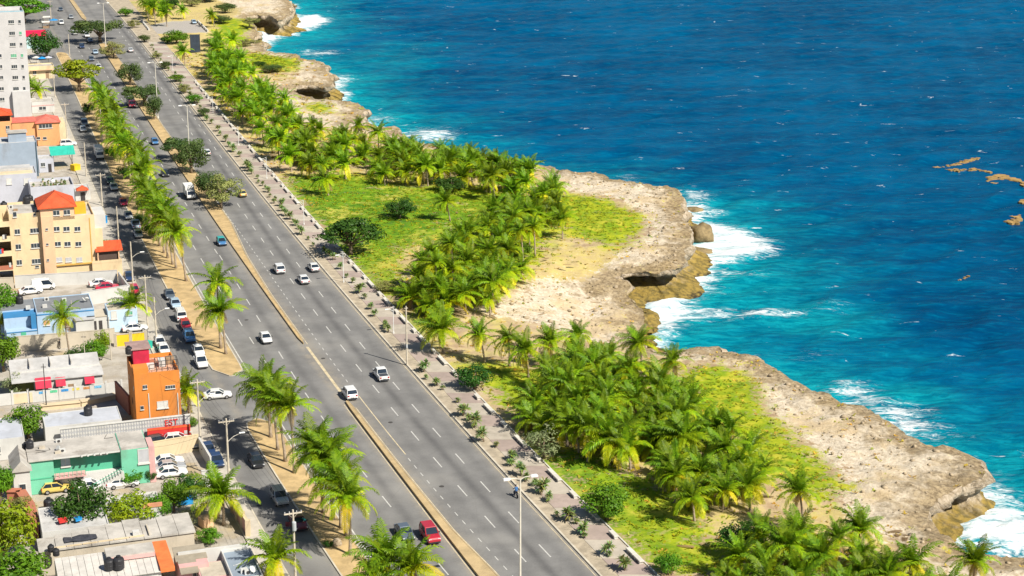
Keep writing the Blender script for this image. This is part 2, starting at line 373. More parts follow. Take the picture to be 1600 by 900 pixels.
grc = mixc(nt, smooth(nt, math_(nt, 'MULTIPLY_ADD', na, 0.6, math_(nt, 'MULTIPLY', nb_, 0.4)), 0.50, 0.64), grc, (0.42, 0.39, 0.07))
grc = mixc(nt, math_(nt, 'MULTIPLY', smooth(nt, gn(0.2, 5.0, 0.7, dist=0.5), 0.60, 0.70), 0.7), grc, dirt)
seaw = math_(nt, 'SUBTRACT', 1.0, smooth(nt, cd, 25.0, 55.0))
grc = mixc(nt, math_(nt, 'MULTIPLY', seaw, 0.55), grc, mixc(nt, smooth(nt, nb_, 0.35, 0.65), (0.24, 0.34, 0.012), (0.50, 0.45, 0.02)))
rockc = mixc(nt, math_(nt, 'MULTIPLY', math_(nt, 'SUBTRACT', 1.0, smooth(nt, math_(nt, 'ADD', cd, math_(nt, 'MULTIPLY', math_(nt, 'SUBTRACT', nb_, 0.5), 20.0)), 1.0, 8.5)), 0.85), rockc, mixc(nt, smooth(nt, nc, 0.35, 0.65), (0.13, 0.09, 0.045), (0.38, 0.28, 0.15)))
def msk(s, sharp=0.2):   # attribute pushed by noise so the edges break up
    v = math_(nt, 'ADD', s, math_(nt, 'MULTIPLY', math_(nt, 'SUBTRACT', math_(nt, 'MULTIPLY_ADD', nc, 0.35, math_(nt, 'MULTIPLY_ADD', nb_, 0.35, math_(nt, 'MULTIPLY', na, 0.3))), 0.5), 4.4))
    return smooth(nt, v, 0.5 - sharp, 0.5 + sharp)
wild = mixc(nt, smooth(nt, math_(nt, 'ADD', math_(nt, 'MULTIPLY', na, 0.6), math_(nt, 'MULTIPLY', nb_, 0.4)), 0.4, 0.6), dirt, dryc)
wild = mixc(nt, math_(nt, 'MULTIPLY', smooth(nt, ne, 0.5, 0.62), 0.55), wild, grc)
col = mixc(nt, msk(sp.outputs[2]), wild, dryc)
col = mixc(nt, msk(sp.outputs[0]), col, rockc)
col = mixc(nt, msk(sp.outputs[1]), col, grc)
town = mixc(nt, smooth(nt, nb_, 0.35, 0.65), (0.34, 0.30, 0.25), (0.46, 0.42, 0.37))
town = mixc(nt, smooth(nt, na, 0.5, 0.65), town, (0.42, 0.33, 0.20))
col = mixc(nt, sp2.outputs[0], town, col)
col = mixc(nt, sp2.outputs[1], col, mixc(nt, nc, (0.33, 0.30, 0.27), (0.42, 0.39, 0.36)))
nt.links.new(col, bs.inputs['Base Color']); bs.inputs['Roughness'].default_value = 0.95; bs.inputs['Specular IOR Level'].default_value = 0.15
vo2 = nd(nt, "ShaderNodeTexVoronoi", {'Vector': nd(nt, "ShaderNodeMixRGB", {0: 0.6, 1: geo, 2: nd(nt, "ShaderNodeTexNoise", {'Vector': geo, 'Scale': 0.6}).outputs[1]}).outputs[0], 'Scale': 0.9}, feature='DISTANCE_TO_EDGE').outputs[0]
vo2 = math_(nt, 'MULTIPLY', smooth(nt, vo2, 0.0, 0.22), math_(nt, 'MULTIPLY', sp.outputs[0], 0.16))
hgt = math_(nt, 'ADD', vo2, math_(nt, 'ADD', math_(nt, 'MULTIPLY', gn(1.1, 7.0, 0.72), math_(nt, 'MULTIPLY_ADD', sp.outputs[0], 0.9, 0.3)), math_(nt, 'MULTIPLY', gn(5.0, 4.0, 0.7), 0.2)))
nt.links.new(nd(nt, "ShaderNodeBump", {'Height': hgt, 'Strength': 0.7, 'Distance': 0.5}).outputs[0], bs.inputs['Normal'])

# ---- ground mesh: cells inside the coast, rim snapped to the coast line
idx = np.arange(ny * nx).reshape(ny, nx)
F = np.stack([idx[:-1, :-1][cell], idx[:-1, 1:][cell], idx[1:, 1:][cell], idx[1:, :-1][cell]], 1)
E = np.concatenate([F[:, [0, 1]], F[:, [1, 2]], F[:, [2, 3]], F[:, [3, 0]]]); key = {}
Es = np.sort(E, 1); code = Es[:, 0].astype(np.int64) * (ny * nx) + Es[:, 1]
u, inv, ct = np.unique(code, return_inverse=True, return_counts=True); bedge = E[ct[inv] == 1]
PX, PY, PZ = Xg.ravel().copy(), Yg.ravel().copy(), Z.ravel().copy(); FO, FD = O.ravel(), DIST.ravel()
bv = np.unique(bedge); bv = bv[(FD[bv] < 8)]
isb = np.zeros(ny * nx, bool); isb[bv] = True
PX[bv] = CPTS[NEAR.ravel()[bv], 0]; PY[bv] = CPTS[NEAR.ravel()[bv], 1]
used = np.unique(F); remap = np.full(ny * nx, -1); remap[used] = np.arange(len(used))
zone = np.zeros((len(used), 3)); zone[:, 0] = EAST.ravel()[used]; zone[:, 1] = PAVE.ravel()[used]
ground = link('ground', np_mesh('ground', np.c_[PX, PY, PZ][used], remap[F], GM,
    {'cover': np.c_[ROCK.ravel(), GRASS.ravel(), DRY.ravel()][used], 'zone': zone, 'coastd': DIST.ravel()[used]}, True)); kind(ground, 'structure')

# ---- cliffs: a column of points dropped from every rim vertex
CAVES = [(1000, 425, 26, 1.0), (960, 425, 16, 1.0), (1040, 428, 12, 0.8), (408, 28, 22, 0.9), (425, 26, 14, 0.9), (480, 130, 22, 1.0), (552, 188, 14, 0.9), (1470, 800, 9, 0.6), (1500, 775, 10, 0.7)]
cavw = [(g(a, b, -2), r * 0.5, s) for a, b, r, s in CAVES]
CM, nt, bs, out = newmat("cliff_rock")
geo = nd(nt, "ShaderNodeNewGeometry").outputs['Position']; zz = nd(nt, "ShaderNodeSeparateXYZ", {'Vector': geo}).outputs[2]
def gn(scale, det=5.0, r=0.6): return nd(nt, "ShaderNodeTexNoise", {'Vector': geo, 'Scale': scale, 'Detail': det, 'Roughness': r}).outputs[0]
c = mixc(nt, smooth(nt, gn(1.2, 6.0, 0.7), 0.35, 0.65), (0.34, 0.26, 0.17), (0.58, 0.48, 0.36))
c = mixc(nt, math_(nt, 'MULTIPLY', smooth(nt, gn(2.1, 5.0, 0.7), 0.56, 0.68), 0.7), c, (0.10, 0.075, 0.05))
alg = mixc(nt, smooth(nt, gn(0.8, 4.0), 0.4, 0.65), (0.36, 0.25, 0.06), (0.17, 0.13, 0.04))
zn = math_(nt, 'ADD', zz, math_(nt, 'MULTIPLY', math_(nt, 'SUBTRACT', gn(0.5), 0.5), 4.0))
c = mixc(nt, math_(nt, 'SUBTRACT', 1.0, smooth(nt, zn, -5.6, -3.4)), c, alg)
c = mixc(nt, math_(nt, 'SUBTRACT', 1.0, smooth(nt, zn, -7.2, -6.2)), c, (0.045, 0.035, 0.02))
nt.links.new(c, bs.inputs['Base Color']); bs.inputs['Roughness'].default_value = 0.85; bs.inputs['Specular IOR Level'].default_value = 0.25
nt.links.new(nd(nt, "ShaderNodeBump", {'Height': gn(1.3, 8.0, 0.72), 'Strength': 0.9, 'Distance': 0.7}).outputs[0], bs.inputs['Normal'])
PROF = [(0.0, None), (0.25, -0.30), (0.75, -1.2), (0.55, -2.1), (0.0, -3.0), (-0.2, -4.0), (0.1, -4.9), (0.8, -5.6), (1.7, -6.2), (2.5, -6.7), (2.9, -7.4), (3.0, -9.0)]
CAVED = [0, -0.1, -0.2, -4.0, -6.5, -6.0, -3.0, -0.3, 0.3, 0.5, 0.5, 0.5]
vid = {}; V = []; CF = []
for vtx in bv:
    k = NEAR.ravel()[vtx]; nrm = CNRM[k]; x, y, z0 = PX[vtx], PY[vtx], PZ[vtx]
    cv = 0.0
    for q, r, s in cavw: cv = max(cv, s * math.exp(-((x - q.x) ** 2 + (y - q.y) ** 2) / (r * r)))
    cv = max(cv, 0.5 * max(0, mnoise.noise((x / 7, y / 7, 3.0)) - 0.1) * 2)
    vid[vtx] = len(V); nr = len(PROF)
    lg = 0.8 + 1.3 * max(0, mnoise.noise((x / 12, y / 12, 8.0)) + 0.3)
    for r_, (of, zl) in enumerate(PROF):
        if zl is None: V.append((x, y, z0)); continue
        t = (zl + 9) / 9.0; zz_ = zl + (z0 * max(0, 1 - (-zl) / 6.0))
        zz_ = min(zz_, z0 - 0.12 * r_)
        w = mnoise.noise((x / 2.3, y / 2.3, zl / 1.7)) * 1.0 + mnoise.noise((x / 6.5, y / 6.5, zl / 5)) * 1.1 + mnoise.noise((x / 0.9, y / 0.9, zl / 0.9)) * 0.45
        o2 = of * (lg if zl < -5.2 else 1) + CAVED[r_] * cv + w
        V.append((x + nrm[0] * o2, y + nrm[1] * o2, zz_ + mnoise.noise((x / 1.5, y / 1.5, zl + 20)) * 0.3))
for a, b in bedge:
    if a in vid and b in vid:
        for r_ in range(len(PROF) - 1):
            CF.append((vid[a] + r_, vid[a] + r_ + 1, vid[b] + r_ + 1, vid[b] + r_))
cliff = link('cliff', np_mesh('cliff', V, CF, CM, None, True)); kind(cliff, 'structure')

# fallen blocks at the foot of the cliffs
def boulder(px, py, z, sx, sy, sz, seed, label):
    bm = bmesh.new(); bmesh.ops.create_icosphere(bm, subdivisions=3, radius=1.0)
    for v in bm.verts:
        p = v.co; k = 1 + 0.35 * mnoise.noise(p * 1.3 + Vector((seed * 3.1, 0, 0))) + 0.16 * mnoise.noise(p * 3.4 + Vector((0, seed, 0)))
        v.co = Vector((p.x * sx, p.y * sy, p.z * sz)) * k
    me = bpy.data.meshes.new('boulder'); bm.to_mesh(me); bm.free(); me.materials.append(mat('wet_boulder', (0.21, 0.155, 0.075), .8, .35, .9, .9, 2.5))
    me.polygons.foreach_set('use_smooth', [True] * len(me.polygons))
    q = g(px, py, SEA); o = link('boulder', me, None, (q.x, q.y, z)); tag(o, label, 'rock'); return o
boulder(1096, 376, -5.4, 2.7, 3.4, 2.3, 1, 'big brown boulder fallen off the tip of the main headland')
boulder(1085, 330, -6.9, 2.6, 2.2, 0.9, 2, 'small wet rock in the foam beside the main headland')
boulder(1090, 394, -7.0, 3.6, 3.0, 1.0, 3, 'yellow wave-washed ledge rock below the big boulder')
boulder(1520, 806, -6.6, 2.6, 2.0, 1.2, 4, 'low tan rock in the surf of the nearest inlet')
boulder(436, 50, -7.0, 5.0, 4.0, 1.0, 5, 'yellow ledge rock under the farthest sea caves')
boulder(410, 76, -6.8, 3.4, 3.0, 1.7, 6, 'dark rock at the shore of the farthest cove')

# ------------------------------------------------------------------ sea
sy = spaced([(-1500, 150, 10), (150, 190, 12), (190, 430, 190), (430, 900, 190), (900, 1600, 50), (1600, 12000, 30)])
sx = spaced([(-1500, -160, 20), (-160, -110, 12), (-110, 90, 150), (90, 330, 130), (330, 700, 40), (700, 9000, 30)])
SX, SY = np.meshgrid(sx, sy); SX = SX.copy()
sin_ = inpoly(SX, SY, LANDPOLY)
SD = np.full(SX.shape, 300.0)
mm = (SX > -300) & (SX < 260) & (SY > 100) & (SY < 1100) & (SX < KERB(SY) + 200)
for i, j in zip(*np.nonzero(mm)):
    co, k, d = KD.find((SX[i, j], SY[i, j], 0)); SD[i, j] = d
SD[sin_] *= -1
FOAM_P = [  # white water, traced on the sea level: outline, strength
    ([(1066, 300), (1084, 300), (1112, 306), (1090, 316), (1070, 318)], 0.9), ([(1072, 320), (1100, 322), (1120, 334), (1090, 342), (1076, 340)], 1.0),
    ([(1080, 350), (1110, 346), (1150, 360), (1190, 374), (1206, 394), (1180, 402), (1150, 404), (1120, 412), (1085, 420), (1068, 425), (1040, 450), (1000, 465), (990, 480), (1010, 500), (1060, 478), (1090, 455), (1075, 440), (1085, 425), (1075, 395)], 1.1),
    ([(985, 462), (1040, 450), (1080, 435), (1105, 440), (1080, 465), (1040, 480), (1090, 488), (1250, 486), (1245, 492), (1130, 495), (1060, 500), (1030, 525), (1015, 530), (995, 490)], 1.0),
    ([(1074, 392), (1120, 404), (1110, 430), (1085, 445), (1040, 470), (1005, 500), (990, 480), (1000, 462), (1045, 445), (1068, 420)], 0.85), ([(1100, 425), (1180, 424), (1210, 426), (1180, 431), (1110, 430)], 0.55), ([(1090, 452), (1130, 448), (1142, 456), (1100, 460)], 0.6),
    ([(1296, 612), (1315, 598), (1350, 600), (1362, 612), (1330, 622), (1310, 622)], 0.85), ([(1350, 632), (1400, 632), (1455, 645), (1420, 655), (1380, 650)], 0.8), ([(1395, 660), (1425, 655), (1440, 672), (1425, 682)], 1.0), ([(1440, 680), (1465, 662), (1490, 676), (1492, 692), (1460, 694)], 0.75),
    ([(1536, 738), (1560, 722), (1570, 728), (1545, 742)], 0.8),
    ([(1470, 812), (1500, 822), (1520, 800), (1522, 765), (1540, 750), (1560, 775), (1600, 800), (1640, 820), (1640, 872), (1580, 868), (1520, 862), (1490, 842)], 1.02),
    ([(455, 28), (490, 24), (515, 30), (500, 40), (470, 50), (440, 56), (412, 72), (400, 70), (398, 54), (440, 44)], 1.1), ([(455, 80), (520, 80), (535, 84), (490, 88)], 0.75), ([(512, 118), (545, 118), (548, 126), (528, 134)], 0.9), ([(524, 140), (545, 141), (540, 147), (526, 150)], 0.7),
    ([(566, 180), (590, 183), (620, 184), (600, 190), (575, 192)], 0.85), ([(625, 205), (690, 200), (715, 208), (690, 220), (650, 222)], 0.7), ([(862, 262), (885, 262), (878, 266), (864, 266)], 0.6), ([(950, 277), (1000, 280), (990, 284), (952, 284)], 0.9),
    ([(1140, 556), (1190, 552), (1200, 560), (1150, 566)], 0.25), ([(1280, 476), (1322, 476), (1318, 484), (1285, 484)], 0.6), ([(1215, 555), (1290, 545), (1310, 552), (1250, 566)], 0.2)]
FO_ = np.zeros(SX.shape)
for p, s in FOAM_P: FO_ = np.maximum(FO_, inpoly(SX, SY, gxy(p, SEA)) * s * 1.0)
for _ in range(10):
    q = np.pad(FO_, 1, mode='edge'); FO_ = (q[:-2, 1:-1] + q[2:, 1:-1] + q[1:-1, :-2] + q[1:-1, 2:] + 2 * FO_) / 6
FO_ = np.maximum(FO_, np.clip(0.8 - (SD - 3.0) / 5.0, 0, 0.8) * (SD < 8) * (0.5 + 0.9 * fbm(SX / 11, SY / 11, 3)))
# churned turquoise water: near the coast and where the eye sees it
TQ = np.exp(-np.clip(SD - 4, 0, 999) / 27.0)
for (a, b, rx, ry, s) in ((1260, 500, 150, 45, .75), (1400, 620, 130, 40, .75), (1180, 440, 140, 40, .7), (600, 90, 130, 50, .45), (1330, 560, 140, 40, .4), (1560, 700, 120, 60, .6), (480, 60, 90, 30, .4), (720, 190, 140, 30, .4), (1200, 385, 100, 20, .4), (1500, 860, 200, 70, .8), (1260, 355, 90, 12, .35), (1100, 300, 60, 12, .3)):
    cpx = np.array([[a, b]]); q = g(a, b, SEA); q1 = g(a + rx, b, SEA); q2 = g(a, b - ry, SEA)
    TQ = np.maximum(TQ, s * np.exp(-(((SX - q.x) / (q1.x - q.x)) ** 2 + ((SY - q.y) / (q2.y - q.y)) ** 2)))
TQ = np.clip(TQ * (0.72 + 0.56 * fbm(SX / 40, SY / 14, 3)), 0, 1)
# waves come in from the east-south-east
SZ = np.zeros(SX.shape)
for _ in range(26):
    lam = 2.0 ** NP.uniform(1.7, 4.3); a = math.radians(NP.normal(-62, 26)); k = 2 * math.pi / lam
    SZ += np.cos(k * (SX * math.cos(a) + SY * math.sin(a)) + NP.uniform(0, 6.3)) * 0.008 * lam ** 0.85
SZ *= (0.6 + 0.8 * fbm(SX / 30, SY / 30, 2)) * np.exp(-np.maximum(0, np.hypot(SX, SY) - 900) / 700)
qs = g(1555, 830, SEA)
SZ += np.clip(FO_, 0, 1) * (0.1 + 0.5 * fbm(SX / 2.0, SY / 2.0, 3)) + np.exp(-((SX - qs.x) ** 2 + (SY - qs.y) ** 2) / 90) * 2.2 * fbm(SX / 2.2, SY / 2.2, 4)
sidx = np.arange(SX.size).reshape(SX.shape)
ccx = (SX[:-1, :-1] + SX[1:, 1:]) / 2; ccy = (SY[:-1, :-1] + SY[1:, 1:]) / 2
sc_ = ~inpoly(ccx, ccy, LANDPOLY) | (np.abs(SD[:-1, :-1]) < 14)
SF = np.stack([sidx[:-1, :-1][sc_], sidx[:-1, 1:][sc_], sidx[1:, 1:][sc_], sidx[1:, :-1][sc_]], 1)
us = np.unique(SF); rm = np.full(SX.size, -1); rm[us] = np.arange(len(us))
WM, nt, bs, out = newmat("sea_water")
geo = nd(nt, "ShaderNodeNewGeometry").outputs['Position']
def gnv(scale, det, r, st=(1, 1, 1), rot=0.0, dist=0.0):
    mp = nd(nt, "ShaderNodeMapping", {'Vector': geo, 'Scale': st, 'Rotation': (0, 0, rot)}).outputs[0]
    return nd(nt, "ShaderNodeTexNoise", {'Vector': mp, 'Scale': scale, 'Detail': det, 'Roughness': r, 'Distortion': dist}).outputs[0]
foam = nd(nt, "ShaderNodeAttribute", attribute_name='foam').outputs['Fac']; turq = nd(nt, "ShaderNodeAttribute", attribute_name='turq').outputs['Fac']
big = gnv(0.012, 3.0, 0.5, (1, 1.6, 1)); mid = gnv(0.06, 4.0, 0.6, (0.7, 1.8, 1), 0.15); rip = gnv(0.42, 6.0, 0.68, (0.6, 1.5, 1), 0.2, 0.4)
deep = mixc(nt, smooth(nt, math_(nt, 'ADD', math_(nt, 'MULTIPLY', big, 0.55), math_(nt, 'MULTIPLY', mid, 0.45)), 0.36, 0.64), (0.000, 0.047, 0.130), (0.000, 0.086, 0.205))
deep = mixc(nt, math_(nt, 'MULTIPLY', smooth(nt, rip, 0.46, 0.70), 0.45), deep, (0.0, 0.150, 0.28))
shal = mixc(nt, smooth(nt, rip, 0.35, 0.65), (0.0, 0.165, 0.24), (0.005, 0.315, 0.37))
wc = mixc(nt, smooth(nt, math_(nt, 'ADD', turq, math_(nt, 'MULTIPLY', math_(nt, 'SUBTRACT', mid, 0.5), 0.7)), 0.10, 0.95), deep, shal)
fn = gnv(0.5, 8.0, 0.76, (0.6, 1.35, 1), 0.25, 1.6); fn2 = gnv(0.16, 5.0, 0.6, (0.6, 1.7, 1), 0.2, 0.6)
fv = math_(nt, 'ADD', foam, math_(nt, 'MULTIPLY', math_(nt, 'SUBTRACT', math_(nt, 'ADD', math_(nt, 'MULTIPLY', fn, 0.65), math_(nt, 'MULTIPLY', fn2, 0.35)), 0.5), 5.0))
fm = math_(nt, 'MULTIPLY', smooth(nt, fv, 0.2, 0.95), smooth(nt, foam, 0.015, 0.22))
caps = gnv(0.27, 3.0, 0.55, (0.6, 1.2, 1), 0.3, 0.8); capf = math_(nt, 'MULTIPLY', smooth(nt, caps, 0.69, 0.735), smooth(nt, fn, 0.46, 0.6))
fm = math_(nt, 'MAXIMUM', fm, math_(nt, 'MULTIPLY', capf, 0.85))
wc2 = mixc(nt, fm, wc, mixc(nt, smooth(nt, fn2, 0.35, 0.6), (0.55, 0.66, 0.69), (0.76, 0.79, 0.80)))
nt.links.new(wc2, bs.inputs['Base Color']); nt.links.new(math_(nt, 'MULTIPLY_ADD', fm, 0.55, 0.26), bs.inputs['Roughness'])
bs.inputs['IOR'].default_value = 1.33; nt.links.new(math_(nt, 'MULTIPLY_ADD', fm, 0.05, 0.008), bs.inputs['Specular IOR Level'])
hh = math_(nt, 'ADD', math_(nt, 'MULTIPLY', rip, 0.7), math_(nt, 'MULTIPLY', gnv(0.12, 3.0, 0.5, (0.6, 1.5, 1), 0.2), 0.8))
nt.links.new(nd(nt, "ShaderNodeBump", {'Height': hh, 'Strength': 0.7, 'Distance': 1.5}).outputs[0], bs.inputs['Normal'])
sea = link('sea_water', np_mesh('sea_water', np.c_[SX.ravel(), SY.ravel(), SEA + SZ.ravel()][us], rm[SF], WM, {'foam': FO_.ravel()[us], 'turq': TQ.ravel()[us]}, True)); kind(sea, 'structure')
sb = MB(); sb.quad((-9000, -1500, -12), (12000, -1500, -12), (12000, 14000, -12), (-9000, 14000, -12))
kind(sb.build('sea_bed', mat('sea_bed', (0.02, 0.10, 0.14))), 'structure')
# ------------------------------------------------------------------ roads, islands, promenade
AM, nt, bs, out = newmat("asphalt")
geo = nd(nt, "ShaderNodeNewGeometry").outputs['Position']
def gn(scale, det=5.0, r=0.6): return nd(nt, "ShaderNodeTexNoise", {'Vector': geo, 'Scale': scale, 'Detail': det, 'Roughness': r}).outputs[0]
wear = nd(nt, "ShaderNodeAttribute", attribute_name='wear').outputs['Fac']; dust = nd(nt, "ShaderNodeAttribute", attribute_name='dust').outputs['Fac']
c = mixc(nt, smooth(nt, gn(0.16, 5.0, 0.65), 0.32, 0.68), (0.155, 0.150, 0.145), (0.222, 0.215, 0.206))
c = mixc(nt, math_(nt, 'MULTIPLY', smooth(nt, gn(0.06, 3.0), 0.52, 0.66), 0.45), c, (0.31, 0.295, 0.27))
c = mixc(nt, math_(nt, 'MULTIPLY', wear, math_(nt, 'MULTIPLY_ADD', gn(0.22, 4.0), 0.9, 0.15)), c, (0.055, 0.052, 0.054))
c = mixc(nt, math_(nt, 'MULTIPLY', dust, smooth(nt, gn(0.5, 5.0, 0.7), 0.25, 0.7)), c, (0.34, 0.29, 0.22))
vo = nd(nt, "ShaderNodeTexVoronoi", {'Vector': nd(nt, "ShaderNodeMapping", {'Vector': geo, 'Scale': (1, 0.35, 1)}).outputs[0], 'Scale': 0.12}, feature='DISTANCE_TO_EDGE').outputs[0]
c = mixc(nt, math_(nt, 'MULTIPLY', math_(nt, 'SUBTRACT', 1.0, smooth(nt, vo, 0.0, 0.012)), 0.14), c, (0.1, 0.095, 0.09))
c = mixc(nt, 0.16, c, mixc(nt, gn(4.0, 3.0, 0.7), (0.02, 0.02, 0.02), (0.4, 0.4, 0.4)))
nt.links.new(c, bs.inputs['Base Color']); bs.inputs['Roughness'].default_value = 0.85; bs.inputs['Specular IOR Level'].default_value = 0.3
nt.links.new(nd(nt, "ShaderNodeBump", {'Height': gn(7.0, 3.0), 'Strength': 0.25, 'Distance': 0.05}).outputs[0], bs.inputs['Normal'])
RY = np.r_[np.arange(60, 860, 3.0), np.arange(860, 3000, 40.0)]
def gauss(x, c, s): return np.exp(-((x - c) / s) ** 2)
def strip_sheet(name, fl, fr, z, n, material, attrs_fn=None):
    T = np.linspace(0, 1, n); L = fl(RY)[:, None]; R = fr(RY)[:, None]; X = L + (R - L) * T; Y = np.repeat(RY[:, None], n, 1)
    i = np.arange(X.size).reshape(X.shape)
    Fq = np.stack([i[:-1, :-1], i[:-1, 1:], i[1:, 1:], i[1:, :-1]], -1).reshape(-1, 4)
    o = link(name, np_mesh(name, np.c_[X.ravel(), Y.ravel(), np.full(X.size, z)], Fq, material, attrs_fn(X, Y) if attrs_fn else None)); kind(o, 'structure'); return o
def road_attrs(X, Y):
    d1, d2, d3, k, ml, il, sl, sr = (f(Y) for f in (DASH1, DASH2, DASH3, KERB, MEDL, ISLR, SERL, SERR))
    w = 1.0 * gauss(X, (d1 + d2) / 2 + 0.1, 0.75) + 0.42 * gauss(X, (d1 + k) / 2 - 0.4, 0.8) + 0.38 * gauss(X, (d2 + d3) / 2 + .2, 0.8) + 0.1 * gauss(X, (ml + d3) / 2, 1)
    lw = ml - il
    w += 0.75 * gauss(X, ml - lw * 0.27, 0.8) + 0.5 * gauss(X, ml - lw * 0.6, 0.8)
    w += 0.45 * gauss(X, sl + (sr - sl) * 0.42, 1.2)
    du = 0.85 * gauss(X, k, 0.9) + 0.55 * gauss(X, ml + 1.0, 1.6) + 0.5 * gauss(X, ml - 0.4, 0.5) + 0.7 * gauss(X, il, 0.5) + 0.5 * gauss(X, sl, 0.8) + 0.5 * gauss(X, sr, 0.7)
    return {'wear': np.clip(w, 0, 1).ravel(), 'dust': np.clip(du, 0, 1).ravel()}
road = strip_sheet('road', lambda y: SERL(y), lambda y: KERB(y) + 0.1, 0.0, 110, AM, road_attrs)

DIRT = mat('island_dirt', (0.47, 0.335, 0.165), 0.95, 0.22, 0.35, 0.5, 3.0, dirt=0.25)
KERBM = mat('kerb_concrete', (0.52, 0.47, 0.38), 0.9, 0.15, 0.5, dirt=0.35)
SANDK = mat('median_sand', (0.45, 0.335, 0.18), 0.9, 0.18, 0.3, 0.3, 4.0, dirt=0.2)
WHITEP = mat('road_paint', (0.52, 0.51, 0.48), 0.7, 0.2, 0.9, dirt=0.45)
YELP = mat('road_paint_yellow', (0.55, 0.46, 0.30), 0.8, 0.2, 0.9, dirt=0.4)
def raised(name, fl, fr, y0, y1, h, top, kerbm, round0=True, round1=True, kw=0.22, step=3.0, label=None):
    """a kerbed strip of ground between two curves: sheet on top, kerb ring round it"""
    Y = np.arange(y0, y1 + step, step); Y[-1] = y1
    L = []; R = []
    for y in Y:
        l, r = float(fl(y)), float(fr(y)); w = r - l; q = 1.0
        rad = min(w * 0.8, 4.5)
        if round0 and y - y0 < rad: q = math.sqrt(max(0, 1 - (1 - (y - y0) / rad) ** 2))
        if round1 and y1 - y < rad: q = min(q, math.sqrt(max(0, 1 - (1 - (y1 - y) / rad) ** 2)))
        q = max(q, 0.12); m_ = (l + r) / 2; L.append((m_ - w / 2 * q, y)); R.append((m_ + w / 2 * q, y))
    mt, mk = MB(), MB()
    for i in range(len(Y) - 1):
        a, b, c_, d = L[i], R[i], R[i + 1], L[i + 1]
        def ins(p, q, k): 
            w = abs(q[0] - p[0]); s = min(k, w * 0.4) * (1 if q[0] > p[0] else -1); return (p[0] + s, p[1])
        ai, bi, ci, di = ins(a, b, kw), ins(b, a, kw), ins(c_, d, kw), ins(d, c_, kw)
        mt.quad((*ai, h - 0.03), (*bi, h - 0.03), (*ci, h - 0.03), (*di, h - 0.03))
        for p, q, pi, qi in ((d, a, di, ai), (b, c_, bi, ci)):
            mk.quad((*p, 0), (*q, 0), (*q, h), (*p, h)); mk.quad((*p, h), (*q, h), (*qi, h), (*pi, h)); mk.quad((*qi, h - .03), (*pi, h - .03), (*pi, h), (*qi, h))
    for e_, s_ in ((0, 1), (-1, -1)):
        a, b = L[e_], R[e_]; mk.quad((*a, 0), (*b, 0), (*b, h), (*a, h))
    o = mt.build(name, top); kind(o, 'structure', label); mk.build('kerb', kerbm, o); return o
yi = Yp(375, 588); yj = Yp(388, 655)
raised('island_verge', lambda y: SERR(y), lambda y: ISLR(y) - 0.25, 90, yj, 0.15, DIRT, KERBM, False, True, label='sandy palm island beside the main road, near the camera')
raised('island_verge', lambda y: SERR(y), lambda y: ISLR(y) - 0.25, yi, 620, 0.15, DIRT, KERBM, True, True, label='long sandy palm island beyond the side turning')
wy = [Yp(*p) for p in ((760, 930), (743, 893), (700, 830), (617, 733), (532, 628))]; ww = [2.6, 2.3, 1.3, 0.95, 0.75]
o_ = np.argsort(wy); wyn, wwn = np.array(wy)[o_], np.array(ww)[o_]
raised('median_strip', lambda y: MEDL(y) + 0.05, lambda y: MEDL(y) + np.interp(y, wyn, wwn), 90, Yp(534, 629), 0.34, SANDK, SANDK, False, True, 0.12, 3.0, 'thin sand coloured median from the opening to the bottom edge')
wy = [Yp(*p) for p in ((465, 536), (413, 460), (378, 400), (352, 350), (300, 280), (240, 195), (175, 95), (140, 47))]; ww = [0.7, 0.8, 1.5, 3.2, 3.4, 3.0, 3.6, 3.6]
o_ = np.argsort(wy); wyf, wwf = np.array(wy)[o_], np.array(ww)[o_]
raised('median_strip', lambda y: MEDL(y) + 0.05, lambda y: MEDL(y) + np.interp(y, wyf, wwf), Yp(466, 538), 640, 0.30, DIRT, SANDK, True, True, 0.15, 3.0, 'long planted median of bare orange earth with shade trees')
raised('median_strip', lambda y: MEDL(y) + 0.4, lambda y: MEDL(y) + 2.2, 705, 1000, 0.25, SANDK, SANDK, True, False, 0.2, 6.0, 'far yellow median beyond the opening at the top edge')
raised('pavement', lambda y: SERL(y) - 3.0, lambda y: SERL(y) - 0.02, 90, 700, 0.14, mat('pavement_concrete', (0.46, 0.42, 0.36), 0.9, 0.15, 0.4, 0.2, dirt=0.4), KERBM, False, False, label='narrow concrete pavement along the house fronts')

# promenade: planted bed by the kerb, walk of alternating panels, coping on the sea side
bed = strip_sheet('promenade', lambda y: KERB(y) + 0.1, lambda y: BENCH(y) + 0.75, 0.11, 4, mat('promenade_bed', (0.40, 0.335, 0.245), 0.95, 0.25, 0.5, 0.3, dirt=0.3))
bed['label'] = 'seafront promenade of pink and beige panels between road and lawns'
kb = MB()
for y in np.arange(100, 900, 3.0):
    a, b = float(KERB(y)), float(KERB(y + 3)); h = 0.16
    kb.quad((a, y, 0), (a, y, h), (b, y + 3, h), (b, y + 3, 0)); kb.quad((a, y, h), (a + .28, y, h), (b + .28, y + 3, h), (b, y + 3, h)); kb.quad((a + .28, y, .1), (b + .28, y + 3, .1), (b + .28, y + 3, h), (a + .28, y, h))
kb.build('kerb', KERBM, bed)
PINK = mat('panel_pink', (0.36, 0.285, 0.25), 0.9, 0.10, 0.5, 0.1, dirt=0.3, rnd=0.08); BEIG = mat('panel_beige', (0.42, 0.37, 0.305), 0.9, 0.10, 0.5, 0.1, dirt=0.35, rnd=0.08)
y = 150.0; i = 0
